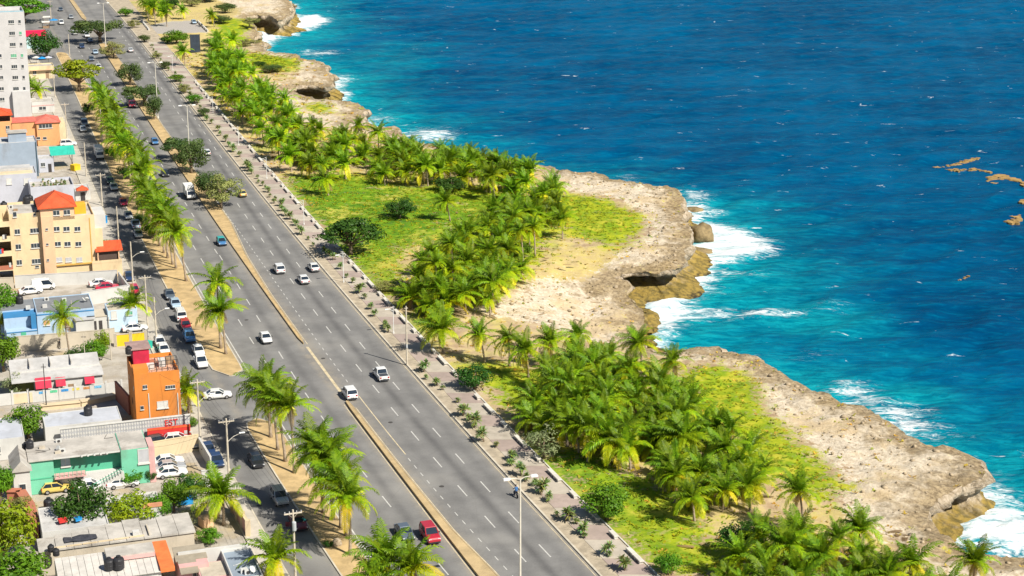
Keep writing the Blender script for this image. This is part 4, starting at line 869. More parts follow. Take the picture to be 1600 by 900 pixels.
for a in (('dark', 228, 328, 34, 3.8, 'dark bush under the palms by the red parked car'), ('dark', 222, 352, 30, 3.2, 'dark bush under the palms by the silver parked cars'), ('bright2', 238, 372, 36, 4.0, 'leafy tree under the palms beside the van'), ('dark', 196, 280, 30, 4.0, 'dark bush under the palms by the green parked car'), ('dark', 140, 180, 26, 4.2, 'dark small tree at the edge of the service road'), ('bright2', 178, 250, 30, 4.5, 'green bush right of the white box truck'), ('bright', 475, 726, 14, 1.6, 'tiny shrub under the slender palm'), ('dark', 513, 856, 18, 1.4, 'tiny dark shrub beside a stone on the island')): tree(*a)

# promenade plants: short stems with tufts of blades
def tuft(seed, cols):
    rg = random.Random(seed); mb = MB(); st = MB()
    for k in range(rg.randrange(3, 5)):
        a = rg.uniform(0, 6.28); top = Vector((math.cos(a) * rg.uniform(.15, .5), math.sin(a) * rg.uniform(.15, .5), rg.uniform(0.5, 1.15)))
        st.tube([(0, 0, 0), tuple(top * 0.5 + Vector((0, 0, .05))), tuple(top)], [0.06, 0.045, 0.03], 5)
        for i in range(34):
            b = rg.uniform(0, 6.28); e = rg.uniform(-0.3, 1.3); L_ = rg.uniform(.5, .85); d = Vector((math.cos(b) * math.cos(e), math.sin(b) * math.cos(e), math.sin(e))); s_ = Vector((-math.sin(b), math.cos(b), 0)) * 0.075
            q = top + d * L_; c_ = [cols[0][j] + (cols[1][j] - cols[0][j]) * rg.random() for j in range(3)]; n = len(mb.v)
            mb.v += [tuple(top - s_ * .6), tuple(top + s_ * .6), tuple(top + d * L_ * .6 + s_), tuple(top + d * L_ * .6 - s_), tuple(q - Vector((0, 0, .12)))]; mb.c += [(*c_, 1)] * 5; mb.f += [(n, n + 1, n + 2, n + 3), (n + 3, n + 2, n + 4)]; mb.m += [0, 0]
    return mb.mesh('leaves', LEAF), st.mesh('stem', BARK)
TUFTS = [tuft(i, ((0.15, 0.23, 0.06), (0.32, 0.38, 0.13))) for i in range(5)]
spots = [(972, 889), (945, 866), (917, 845), (897, 825), (873, 804), (852, 782), (833, 762), (812, 740), (795, 720), (777, 704), (759, 687), (745, 666), (727, 650), (710, 634), (690, 612), (668, 590), (655, 578), (606, 520), (597, 508), (578, 486), (568, 470), (548, 446), (531, 424), (521, 408), (510, 396)]
spots += [(RNG.uniform(-4, 4) + a * .5 + c_ * .5, b * .5 + d * .5) for (a, b), (c_, d) in zip(spots[:-1], spots[1:]) if RNG.random() < .55]; spots.sort(key=lambda p: -p[1])
yy = Yp(505, 386)
pts = [(g(a, b).x + RNG.uniform(-.4, .4), g(a, b).y + RNG.uniform(-1.2, 1.2)) for a, b in spots]
while yy < 640:
    pts.append((float(KERB(yy)) + RNG.uniform(1.2, 2.3), yy)); yy += RNG.uniform(2.2, 5.4) * (1 if yy < 430 else 2.0)
for i, (x, y) in enumerate(pts):
    t = TUFTS[i % 5]; o = thing('promenade_shrub', f'spiky green shrub in the promenade bed, {ordinal(i + 1)} from the bottom edge', 'shrub', (x, y, 0.11), RNG.uniform(0, 6.28), 'spiky shrubs along the promenade')
    s = RNG.choice((0.7, 1.0, 1.25, 1.5)) * RNG.uniform(.85, 1.15); o.scale = (s, s, s * RNG.uniform(.85, 1.1)); link('leaves', t[0], o); link('stem', t[1], o)

# ground cover: grass tufts and low creepers, loose stones on the limestone
def scatter_cover():
    mb_v = []; mb_f = []; mb_c = []
    cand = np.nonzero((O > 7) & (O < 140) & (Yg > 185) & (Yg < 620) & cell_v)
    sel = NP.permutation(len(cand[0]))
    n = 0
    for k in sel:
        i, j = cand[0][k], cand[1][k]; gr, rk, dr = GRASS[i, j], ROCK[i, j], DRY[i, j]
        if Xg[i, j] < BENCH(Yg[i, j]) + 1.5 or PAVE[i, j] > 0: continue
        pr = 0.40 * gr * (1 - 0.7 * rk) + 0.16 * (1 - rk) * (0.4 + n1[i, j]) + 0.04 * rk * max(0, 1 - DIST[i, j] / 60)
        if NP.random() > pr: continue
        x, y, z = Xg[i, j] + NP.uniform(-.4, .4), Yg[i, j] + NP.uniform(-.4, .4), Z[i, j]; f = 1.0 if y < 430 else 1.8
        base = np.array([0.25, 0.34, 0.012]) if NP.random() < gr else np.array([0.48, 0.42, 0.06])
        base = base * NP.uniform(0.65, 1.25) * np.array([NP.uniform(0.7, 1.5), 1, 1])
        for _ in range(5):
            a = NP.uniform(0, 6.28); l = NP.uniform(0.2, 0.5) * f; hgt_ = NP.uniform(0.05, 0.20) * f; w = 0.10 * f
            dx, dy = math.cos(a), math.sin(a); q = len(mb_v)
            ox, oy = NP.uniform(-.3, .3) * f, NP.uniform(-.3, .3) * f
            mb_v += [(x + ox - dy * w, y + oy + dx * w, z - .03), (x + ox + dy * w, y + oy - dx * w, z - .03), (x + ox + dx * l + dy * w, y + oy + dy * l - dx * w, z + hgt_), (x + ox + dx * l - dy * w, y + oy + dy * l + dx * w, z + hgt_)]
            mb_f.append((q, q + 1, q + 2, q + 3)); mb_c += [tuple(base)] * 4
        n += 1
        if n > 15000: break
    o = link('grass_tufts', np_mesh('grass_tufts', mb_v, mb_f, LEAF, {'col': np.array(mb_c)})); kind(o, 'stuff', 'short green and yellow grass tufts on the seafront land')
cell_v = np.pad(cell, ((0, 1), (0, 1)))
scatter_cover()
bm0 = bmesh.new(); bmesh.ops.create_icosphere(bm0, subdivisions=1, radius=1.0); ico_v = np.array([v.co[:] for v in bm0.verts]); ico_f = np.array([[v.index for v in f.verts] for f in bm0.faces]); bm0.free()
sv, sf = [], []; n = 0
cand = np.nonzero((ROCK > 0.6) & cell_v & (Yg > 185) & (Yg < 480) & (DIST > 1.5))
for k in NP.permutation(len(cand[0]))[:700]:
    i, j = cand[0][k], cand[1][k]; s = 0.12 + 0.33 * NP.random() ** 3
    v = ico_v * (1 + NP.normal(0, .2, (len(ico_v), 1))) * np.array([s * NP.uniform(.8, 1.6), s * NP.uniform(.8, 1.5), s * .75]) + np.array([Xg[i, j] + NP.uniform(-.4, .4), Yg[i, j], Z[i, j] + s * .2])
    sf.append(ico_f + n * len(ico_v)); sv.append(v); n += 1
kind(link('loose_stones', np_mesh('loose_stones', np.vstack(sv), np.vstack(sf), mat('limestone_rubble', (0.36, 0.285, 0.19), .9, .25, .8, .5, 3.0))), 'stuff', 'loose limestone rubble on the headlands')

# scrub along the far promenade and the far shore
for i, (a, b, w_, h_, k_) in enumerate(((243, 92, 22, 2.6, 'khaki'), (258, 108, 24, 3.0, 'olive2'), (276, 128, 26, 3.0, 'green_lay'), (290, 146, 26, 3.2, 'khaki'), (304, 162, 28, 3.4, 'bright2'), (318, 182, 24, 2.8, 'olive2'), (226, 66, 24, 3.0, 'olive2'), (210, 44, 26, 3.6, 'khaki'), (196, 26, 26, 4.0, 'bright2'), (330, 72, 34, 3.6, 'dark'), (372, 108, 30, 3.2, 'olive2'), (390, 40, 34, 3.4, 'khaki'), (352, 20, 40, 4.4, 'olive2'), (300, 10, 40, 4.6, 'khaki'), (262, 14, 44, 5.5, 'dark'))):
    tree(k_, a, b, w_, h_, f'scrubby bush of the far promenade and shore, {ordinal(i + 1)} in a scattered line', 'scrub_bush', 'bush', 'scrub bushes of the far shore')
P7 = [(215, 2), (262, 2), (262, 24), (222, 26)]; P8 = [(330, 60), (375, 62), (380, 92), (340, 96)]
far_pts = far_pts + grove(P7, 4.5, 3.6, None, None, None, False, 9) + grove(P8, 4.5, 4.0, None, None, None, False, 8)
vs, fs, cs, ms, n0 = [], [], [], [], 0
for x, y in far_pts:   # the far mass of palms, too small to pick apart
    c_ = TRUNKS[PR.randrange(2, 8)]; i = PR.randrange(9); k = PR.uniform(.85, 1.25); M1 = Matrix.Translation((x, y, 0)) @ Matrix.Rotation(PR.uniform(-.4, .4), 4, 'Z') @ Matrix.Scale(k, 4); M2 = M1 @ Matrix.Translation(c_[2]) @ Matrix.Rotation(-PR.uniform(0, .45), 4, 'Y') @ Matrix.Rotation(PR.uniform(-.7, .7), 4, 'Z')
    for me, M, cf, mi in ((c_[1], M1, True, 1), (FARCROWN[i], M2, False, 0)):
        v = np.empty(len(me.vertices) * 3, np.float32); me.vertices.foreach_get('co', v); v = v.reshape(-1, 3); Mn = np.array(M); v = v @ Mn[:3, :3].T + Mn[:3, 3]
        col_ = np.ones((len(v), 4), np.float32) * .3
        if not cf: q = np.empty(len(v) * 4, np.float32); me.color_attributes['col'].data.foreach_get('color', q); col_ = q.reshape(-1, 4)
        for p in me.polygons:
            l = [n0 + t for t in p.vertices]; fs.append(tuple(l)); ms.append(mi)
        vs.append(v); cs.append(col_ * PR.uniform(.75, 1.2)); n0 += len(v)
me = bpy.data.meshes.new('palm_grove'); me.from_pydata(np.vstack(vs).tolist(), [], fs); me.materials.append(FROND); me.materials.append(PALMBARK); me.polygons.foreach_set('material_index', ms)
me.color_attributes.new('col', 'FLOAT_COLOR', 'POINT').data.foreach_set('color', np.vstack(cs).ravel()); kind(link('palm_grove', me), 'stuff', 'distant mass of coconut palms at the head of the long grove')

# fallen fronds and litter under the groves
vs, fs, cs, n0 = [], [], [], 0; dead = FRONDS['dead']
polys_ = [gxy(P, 2.0) for P in (P2, P4, P5, P6)]
while len(vs) < 130:
    P = PR.choice(polys_); x, y = PR.uniform(P[:, 0].min() - 3, P[:, 0].max() + 3), PR.uniform(P[:, 1].min() - 4, P[:, 1].max() + 3)
    if x < float(BENCH(y)) + 2: continue
    me = PR.choice(dead); v = np.empty(len(me.vertices) * 3, np.float32); me.vertices.foreach_get('co', v); v = v.reshape(-1, 3); M = np.array(Matrix.Translation((x, y, .25)) @ Matrix.Rotation(PR.uniform(0, 6.28), 4, 'Z') @ Matrix.Rotation(-1.15, 4, 'Y') @ Matrix.Scale(PR.uniform(.5, .9), 4)); v = v @ M[:3, :3].T + M[:3, 3]; v[:, 2] = np.clip(v[:, 2] * .25, .05, .35)
    for p in me.polygons: fs.append(tuple(n0 + t for t in p.vertices))
    vs.append(v); cs.append(np.tile(np.array([.36, .25, .12, 1]) * PR.uniform(.6, 1.3), (len(v), 1))); n0 += len(v)
me = bpy.data.meshes.new('fallen_fronds'); me.from_pydata(np.vstack(vs).tolist(), [], fs); me.materials.append(FROND)
me.color_attributes.new('col', 'FLOAT_COLOR', 'POINT').data.foreach_set('color', np.vstack(cs).astype(np.float32).ravel()); kind(link('fallen_fronds', me), 'stuff', 'dry fallen palm fronds under the groves')
# ------------------------------------------------------------------ houses
YAW = math.radians(18.5)
GLASS = mat('window_glass', (0.035, 0.045, 0.055), 0.12, 0.4, 0.7, spec=0.6); FRAMEW = mat('white_frame', (0.58, 0.57, 0.54), 0.6, 0.08, 1.0)
IRON = mat('dark_iron', (0.05, 0.045, 0.045), 0.6, 0.2, 2.0); BLACKPL = mat('black_plastic', (0.03, 0.03, 0.034), 0.45, 0.2, 1.0)
ROOFC = mat('roof_concrete', (0.45, 0.42, 0.38), 0.9, 0.2, 0.35, 0.3, dirt=0.55); ROOFW = mat('roof_white', (0.46, 0.45, 0.44), 0.85, 0.16, 0.3, 0.2, dirt=0.4); ROOFG = mat('roof_grey', (0.19, 0.20, 0.215), 0.9, 0.15, 0.3, 0.2, dirt=0.3)
REDT = mat('red_roof', (0.56, 0.085, 0.028), 0.75, 0.16, 1.2, 0.4, 7.0, dirt=0.2); CRIM = mat('crimson', (0.48, 0.02, 0.055), 0.7, 0.15, 0.8, dirt=0.15); WHITEW = mat('white_wall', (0.54, 0.53, 0.505), 0.85, 0.06, 0.4, 0.1, dirt=0.22)
def wallm(name, c, d=0.34): return mat(name, c, 0.85, 0.07, 0.35, 0.12, 5.0, dirt=d)
TOWERW = wallm('tower_white', (0.50, 0.49, 0.49), 0.12); YELW = wallm('yellow_wall', (0.68, 0.52, 0.32)); PNKW = wallm('peach_wall', (0.70, 0.45, 0.28)); ORAW = wallm('orange_wall', (0.62, 0.215, 0.04)); ORAL = wallm('light_orange_wall', (0.70, 0.34, 0.15)); GREW = wallm('green_wall', (0.085, 0.40, 0.25)); GREL = wallm('mint_wall', (0.16, 0.49, 0.33))
BLUW = wallm('blue_wall', (0.36, 0.48, 0.62)); BLUD = wallm('strong_blue', (0.04, 0.20, 0.42)); SLATE = wallm('slate_wall', (0.29, 0.35, 0.43)); LAVW = wallm('lavender_wall', (0.46, 0.47, 0.53)); CREW = wallm('cream_wall', (0.66, 0.54, 0.34)); CONW = wallm('block_wall', (0.50, 0.44, 0.35), 0.4); BEIW = wallm('beige_wall', (0.62, 0.50, 0.33)); PINKW = wallm('pink_trim', (0.62, 0.36, 0.34)); BRICKR = wallm('terracotta', (0.42, 0.15, 0.09), 0.3); REDSIGN = wallm('sign_red', (0.60, 0.035, 0.03), 0.1); YELL = wallm('bright_yellow', (0.72, 0.48, 0.02)); TEAL = mat('teal_canvas', (0.03, 0.42, 0.32), 0.7, 0.1, 0.6); BLUT = mat('blue_tarp', (0.02, 0.24, 0.55), 0.6, 0.15, 1.0); SLROOF = mat('blue_grey_roof', (0.24, 0.29, 0.35), 0.85, 0.08, 0.4, dirt=0.15); WOODM = mat('weathered_wood', (0.30, 0.20, 0.12), 0.85, 0.25, 2.0)
_pane = MB().box(-.5, .5, -.5, .5, -.5, .5).mesh('pane', GLASS)
def _framemesh(n, m_=FRAMEW):
    mb = MB(); t = 0.055
    for i in range(n):
        a, b = -.5 + i / n, -.5 + (i + 1) / n
        mb.box(a, a + t / n * 1.0, -.5, .5, -.5 + t, .5 - t); mb.box(b - t / n, b, -.5, .5, -.5 + t, .5 - t)
    mb.box(-.5, .5, -.5, .5, -.5, -.5 + t); mb.box(-.5, .5, -.5, .5, .5 - t, .5); return mb.mesh('window', m_)
FRAMES = {n: _framemesh(n) for n in (1, 2, 3, 4)}
class House:
    def __init__(s, name, label, cat, px, py, h, ua=0.0, yaw=YAW, zs=1.0):
        """anchor: pixel of a front corner seen at level h, standing at u = ua on the front plane"""
        s.yaw = yaw; s.U = Vector((math.cos(yaw), math.sin(yaw), 0)); s.V = Vector((-math.sin(yaw), math.cos(yaw), 0))
        s.zs = zs; q = g(px, py, h * zs); s.o = Vector((q.x, q.y, 0)) - s.U * ua; s.root = thing(name, label, cat, s.o, yaw); s.root.scale = (1, 1, zs)
    def ray(s, px, py):
        x = (px - 800) / F_PX; y = -(py - 450) / F_PX
        return Vector((x, y * math.sin(PITCH) + math.cos(PITCH), y * math.cos(PITCH) - math.sin(PITCH)))
    def uw(s, px, py, v=0.0):
        d = s.ray(px, py); c = Vector((0, 0, CAM_H)); t = ((s.o - c).dot(s.V) + v) / d.dot(s.V); p = c + d * t; return (p - s.o).dot(s.U), p.z / s.zs
    def uv(s, px, py, w):
        p = g(px, py, w * s.zs); p.z = 0; return (p - s.o).dot(s.U), (p - s.o).dot(s.V)
    def box(s, name, u0, u1, v0, v1, w0, w1, m_, parent=None, bev=0.0):
        return MB().box(u0, u1, v0, v1, w0, w1, 0, bev).build(name, m_, parent or s.root)
    def pbox(s, name, x0, y0, x1, y1, v0, v1, m_, parent=None, base=None):
        """box whose front rectangle covers pixels (x0,y0)-(x1,y1)"""
        xm, ym = (x0 + x1) / 2, (y0 + y1) / 2
        u0 = s.uw(x0, ym, v0)[0]; u1 = s.uw(x1, ym, v0)[0]; w1 = s.uw(xm, y0, v0)[1]; w0 = s.uw(xm, y1, v0)[1] if base is None else base
        return s.box(name, u0, u1, v0, v1, w0, w1, m_, parent)
    def body(s, u0, u1, v0, v1, w0, w1, wall, roof, par=0.45, name='wall'):
        s.box(name, u0, u1, v0, v1, w0, w1 - par, wall)
        r = s.box('roof', u0 + .14, u1 - .14, v0 + .14, v1 - .14, w1 - par, w1 - par + 0.06, roof)
        if par > 0.1:
            p = MB(); t = .14
            p.box(u0, u1, v0, v0 + t, w1 - par, w1); p.box(u0, u1, v1 - t, v1, w1 - par, w1); p.box(u0, u0 + t, v0 + t, v1 - t, w1 - par, w1); p.box(u1 - t, u1, v0 + t, v1 - t, w1 - par, w1)
            p.build('parapet', wall, s.root)
        return r
    def win(s, px, py, wpx, hpx, n=2, v=0.0, m_=None):
        u, w = s.uw(px, py, v); sc = F_PX / ((s.o + s.U * u + s.V * v).y * math.cos(PITCH) + (CAM_H - w * s.zs) * math.sin(PITCH)); ww, hh = wpx / sc / math.cos(s.yaw * .3), hpx / sc / math.cos(PITCH) / s.zs
        s.winm(u, w, ww, hh, n, v, m_)
    def winm(s, u, w, ww, hh, n=2, v=0.0, m_=None):
        f = link('window', FRAMES[n], s.root, (u, v - 0.035, w)); f.scale = (ww, 0.09, hh)
        p = link('pane', _pane, f); p.scale = (0.95, 0.35, 0.90)
        if m_:
            p.material_slots[0].link = 'OBJECT'; p.material_slots[0].material = m_
        sl = link('sill', _sill, f, (0, -0.7, -0.56)); sl.scale = (1.1, 2.2, 0.12)
    def hip(s, u0, u1, v0, v1, w0, hh, m_, ov=0.4, name='roof'):
        u0 -= ov; u1 += ov; v0 -= ov; v1 += ov; W, D = u1 - u0, v1 - v0; mb = MB(); e = min(W, D) / 2; vm = (v0 + v1) / 2; um = (u0 + u1) / 2
        a, b = ((u0 + e, vm), (u1 - e, vm)) if W >= D else ((um, v0 + e), (um, v1 - e))
        A, B = (*a, w0 + hh), (*b, w0 + hh); c = [(u0, v0, w0), (u1, v0, w0), (u1, v1, w0), (u0, v1, w0)]
        if W >= D: mb.quad(c[0], c[1], B, A); mb.tri(c[1], c[2], B); mb.quad(c[2], c[3], A, B); mb.tri(c[3], c[0], A)
        else: mb.tri(c[0], c[1], A); mb.quad(c[1], c[2], B, A); mb.tri(c[2], c[3], B); mb.quad(c[3], c[0], A, B)
        mb.box(u0, u1, v0, v1, w0 - 0.14, w0)
        r = mb.build(name, m_, s.root); rm = MB()
        for p, q in ((c[0], A), (c[1], B if W >= D else A), (A, B)): rm.tube([p, q], 0.09, 5)
        rm.build('ridge_tiles', m_, r); return r
    def shed(s, u0, u1, v0, v1, w0, w1, m_, t=0.1, corr=0.0, name='roof', parent=None):
        """sloping sheet: low edge w0 at v0, high edge w1 at v1, optionally corrugated along u"""
        mb = MB()
        if corr:
            n = int((u1 - u0) / corr); 
            for i in range(n):
                a, b = u0 + i * corr, u0 + (i + 1) * corr; m2 = (a + b) / 2; k = corr * 0.28
                mb.quad((a, v0, w0), (m2, v0, w0 + k), (m2, v1, w1 + k), (a, v1, w1)); mb.quad((m2, v0, w0 + k), (b, v0, w0), (b, v1, w1), (m2, v1, w1 + k))
            mb.quad((u0, v0, w0 - t), (u0, v1, w1 - t), (u1, v1, w1 - t), (u1, v0, w0 - t))
        else: mb.sweep([(v0, w0), (v1, w1), (v1, w1 - t), (v0, w0 - t)], u0, u1, 'x')
        return mb.build(name, m_, parent or s.root)
_sill = MB().box(-.5, .5, -.5, .5, -.5, .5).mesh('sill', FRAMEW)
_tank = MB().lathe([(0.50, 0), (0.58, 0.06), (0.58, 0.5), (0.60, 0.54), (0.58, 0.58), (0.58, 1.0), (0.5, 1.15), (0.22, 1.27), (0.22, 1.36), (0.02, 1.38)], 14).mesh('tank', BLACKPL)
_lid = MB().lathe([(0.25, 1.34), (0.25, 1.42), (0.02, 1.44)], 10).mesh('lid', BLACKPL)
def tank(px, py, z, label, s=1.0):
    q = g(px, py, z); o = link('water_tank', _tank, None, q, RNG.uniform(0, 3)); o.scale = (s, s, s); tag(o, label, 'water tank'); link('lid', _lid, o)
def wall_run(name, label, pts, h, t, m_, cap=None, posts=0):
    """a free-standing wall along pixel base points"""
    w = [g(*p) for p in pts]; o = thing(name, label, 'wall', w[0]); mb = MB(); cp = MB(); ps = MB()
    for a, b in zip(w[:-1], w[1:]):
        a, b = a - w[0], b - w[0]; d = (b - a).normalized(); n_ = Vector((-d.y, d.x, 0)) * t / 2
        mb.prism([tuple((a - n_)[:2]), tuple((b - n_)[:2]), tuple((b + n_)[:2]), tuple((a + n_)[:2])], -0.05, h)
        n2 = n_ * 1.5; cp.prism([tuple((a - n2)[:2]), tuple((b - n2)[:2]), tuple((b + n2)[:2]), tuple((a + n2)[:2])], h, h + 0.08)
        for i in range(posts + 1 if posts else 0):
            p = a.lerp(b, i / posts); ps.box(p.x - t, p.x + t, p.y - t, p.y + t, 0, h + 0.3)
    mb.build('panel', m_, o); cp.build('coping', cap or m_, o)
    if posts: ps.build('post', cap or m_, o)
    return o

# 1 white tower
H = House('apartment_tower', 'white nine-storey apartment tower at the left edge', 'building', 37.5, 18, 30.0, 16.0)
H.body(0, 16, 0, 13, 0, 30, TOWERW, ROOFW, 0.9); H.box('stair_house', 2, 8, 5, 10, 29.1, 31.6, TOWERW); H.box('trim', 0.5, 15.9, 0.25, 0.5, 30, 30.25, mat('roof_edge_blue', (0.25, 0.42, 0.50)))
GRNG = mat('green_glass', (0.10, 0.33, 0.20), 0.3, 0.3, 1.0)
for i, (a, b) in enumerate(((17.5, 34), (19, 52), (20, 69.5), (21.5, 87), (22.5, 104), (24, 121), (25, 138.5), (26, 155))):
    H.win(a, b, 8.5, 5.5, 3, 0, GRNG if i == 3 else None); H.win(a + 13, b - .3, 4, 5, 1, 0, GRNG if i in (1, 3) else None)
    if i > 2: H.win(a - 22.5, b, 7, 5, 2)
H.pbox('annex', 20, 143, 47, 168, -1.5, 0, TOWERW, base=0)
# 2 shops behind the tower
H = House('shop', 'low shop with a bright crimson roof behind the round dark tree', 'building', 40, 54, 5.0)
H.box('wall', 0, 7, 0, 6, 0, 4.4, WHITEW); H.shed(-.3, 7.3, -.6, 6.3, 4.5, 5.6, mat('hot_red', (0.62, 0.01, 0.06)), 0.15); H.winm(2, 2, 1.6, 1.3); H.box('door', 4.5, 5.5, -.05, 0, 0, 2.1, WOODM)
H = House('shop', 'pale shop with aqua wall left of the round dark tree', 'building', 41, 59, 4.0)
H.body(0, 6, 0, 4, 0, 4.0, wallm('aqua_wall', (0.45, 0.66, 0.66)), ROOFW, 0.3); H.winm(2, 2.1, 1.4, 1.2)
H = House('house', 'cream single-storey house front below the round dark tree', 'house', 44, 104, 4.2)
H.body(0, 8.0, 0, 6, 0, 4.2, CREW, ROOFC, 0.4); H.win(54, 113, 5, 6, 2); H.box('door', 5.3, 6.3, -.05, 0, 0, 2.2, WOODM); H.box('awning', 0.5, 7.5, -1.0, 0, 2.9, 3.05, PNKW)
H = House('house', 'flat-roofed white yard building right of the tower palm', 'house', 49, 160, 3.2)
H.body(0, 6.4, 0, 7, 0, 3.2, WHITEW, ROOFC, 0.3); H.box('lintel', 0, 6.4, -.06, 0, 2.0, 2.25, PINKW); H.winm(3, 1.3, 2, 1)
# market clutter: parasols and stalls far up the street
def parasol(px, py, r, col, label):
    q = g(px, py); o = thing('parasol', label, 'parasol', q); MB().tube([(0, 0, 0), (0, 0, 2.5)], 0.04, 6).build('pole', IRON, o); MB().lathe([(r, 2.15), (r * .5, 2.5), (0.03, 2.75)], 8).build('canopy', col, o)
parasol(84.5, 40, 1.9, BLUT, 'blue parasol at the far street market')
for i, (a, b, c_, lb) in enumerate(((57, 100, WHITEW, 'white'), (66, 101, BLUT, 'dark blue'), (76, 100, LAVW, 'pale grey'))): parasol(a, b, 1.5, c_, lb + ' parasol in front of the cream house')
for (a, b, lb) in ((73, 36, 'white stall canopy left of the blue parasol'), (72, 44, 'white stall canopy nearest the crimson roof')):
    q = g(a, b); o = thing('market_stall', lb, 'stall', q, YAW); 
    for x in (-1.3, 1.3):
        for y in (-1, 1): MB().tube([(x, y, 0), (x, y, 2.3)], 0.05, 5).build('post', IRON, o)
    MB().box(-1.2, 1.2, -.5, .5, 0, .9).build('counter', WOODM, o); H2 = MB(); H2.quad((-1.5, -1.2, 2.3), (1.5, -1.2, 2.3), (1.5, 0, 2.8), (-1.5, 0, 2.8)); H2.quad((-1.5, 0, 2.8), (1.5, 0, 2.8), (1.5, 1.2, 2.3), (-1.5, 1.2, 2.3)); H2.build('canopy', WHITEW, o)
# 4 orange house with red roofs
H = House('house', 'orange two-storey house with red hipped roofs', 'house', 92, 190, 6.2, 16.0)
H.box('wall', 10.2, 16, 0, 8, 0, 6.2, ORAL); H.hip(10.2, 16, 0, 8, 6.2, 1.3, mat('pink_roof', (0.60, 0.15, 0.11), .75, .15, 1.0, dirt=.2)); H.box('wall', 4, 10.2, 0.8, 8, 0, 6.4, ORAL); H.box('roof', 4, 10.2, 0.6, 8, 6.4, 6.55, mat('pink_roof', (0.6, .15, .11)))
H.box('wall', -6, 4, 1.0, 9, 0, 6.0, ORAL); H.box('wall', -6, 3.8, 2.4, 9, 6.0, 8.6, mat('opening_shade_paint', (0.09, 0.06, 0.05))); H.hip(-6, 4, 1.0, 9, 8.6, 1.7, REDT)  # upper storey behind the pillars coloured dark for the shade in its openings
for u in (-2.5, 0.5, 3.7): H.box('pillar', u, u + .35, 1.05, 1.4, 6, 8.6, ORAL)
H.box('balcony_wall', -6, 4, 1.0, 1.2, 6.0, 6.9, ORAL); H.box('corner_quoin', 15.9, 17.6, 0.2, 7.8, 0, 5.9, CREW)
for (a, b, w_, n_) in ((12, 199, 6, 2), (25, 199, 5, 2), (38, 199, 6, 1)): H.win(a, b, w_, 5, n_, 1.0)
H.win(71, 197, 20, 6, 4); H.win(60, 216, 6, 4, 1); H.win(70, 216, 6, 4, 1)
# 5 grey complex
H = House('house', 'slate blue house wall with small roof room behind the lavender house', 'house', 57, 221, 8.6, 20.0)
H.body(0, 20, 0, 8, 0, 8.6, SLATE, ROOFW, 0.3); H.box('roof_room', 13.5, 17.8, 2, 5, 8.3, 10.6, SLATE); H.box('slab', 13.2, 18.1, 1.7, 5.3, 10.6, 10.8, ROOFC); H.box('downpipe', 19.7, 19.9, -.2, -.02, 0, 8.5, mat('pipe_dark', (0.05, 0.09, 0.12)))
H = House('house', 'white terrace house in front of the slate wall', 'house', 57, 270, 6.6, 20.0)
H.body(0, 20, 0, 8.5, 0, 6.6, LAVW, ROOFW, 0.35); H.box('roof_step', 8, 19, 4, 8, 6.3, 7.1, ROOFW); H.box('cream_ledge', 10, 19.2, 1.5, 3.8, 6.3, 6.6, BEIW); H.win(14, 283, 8, 9, 1, 0, FRAMEW); H.win(43, 283, 11, 9, 1, 0, FRAMEW)
H = House('house', 'lavender house with a cluttered roof terrace', 'house', 115, 288, 5.4, 9.5)
H.body(0, 9.5, 0, 8.5, 0, 5.4, LAVW, ROOFC, 0.7); H.winm(3, 2.6, 1.5, 1.3); H.winm(6.5, 2.6, 1.5, 1.3)
TER = H
# flower pots and junk on the terrace
for i, u in enumerate(sorted(RNG.uniform(.8, 8.6) for _ in range(22))):
    v = RNG.uniform(.8, 7.4); p = TER.o + TER.U * u + TER.V * v; o = thing('potted_plant', f'{ordinal(i + 1)} potted plant from the left on the lavender roof terrace', 'potted plant', (p.x, p.y, 4.76), 0, 'potted plants on the roof terrace')
    MB().lathe([(.16, 0), (.24, .4), (.2, .4)], 8).build('pot', RNG.choice((BRICKR, CONW, BEIW)), o); l = link('leaves', TUFTS[i % 5][0], o, (0, 0, .1)); s = RNG.uniform(.35, .6); l.scale = (s, s, s)
H = House('canopy_tent', 'bright teal canvas canopy beside the lavender house', 'canopy', 83, 243, 3.4)
H.shed(-.6, 5.4, 0, 4.6, 3.4, 4.8, TEAL, 0.08, name='canvas')
for u in (0, 4.6):
    for v in (.2, 3.6): H.box('post', u, u + .1, v, v + .1, 0, 3.4, IRON)
H = House('house', 'small grey flat-roofed house left of the teal canopy', 'house', 60, 249, 3.4)
H.body(0, 3.6, 0, 5, 0, 3.4, LAVW, ROOFW, 0.3); H.winm(1.0, 2.0, 1.0, 1.0); H.box('door', 2.2, 3.0, -.05, 0, 0, 2.1, IRON)
H = House('shed', 'white-walled yard shed with orange tiled hood by the street', 'shed', 117, 297, 2.6)
H.body(0, 3.4, 0, 6, 0, 2.6, WHITEW, ROOFW, 0.2); H.hip(.5, 2.8, -1.0, 1.0, 2.7, .8, REDT, .2, 'hood'); H.box('door', 1.2, 2.2, -.05, 0, 0, 2, IRON)
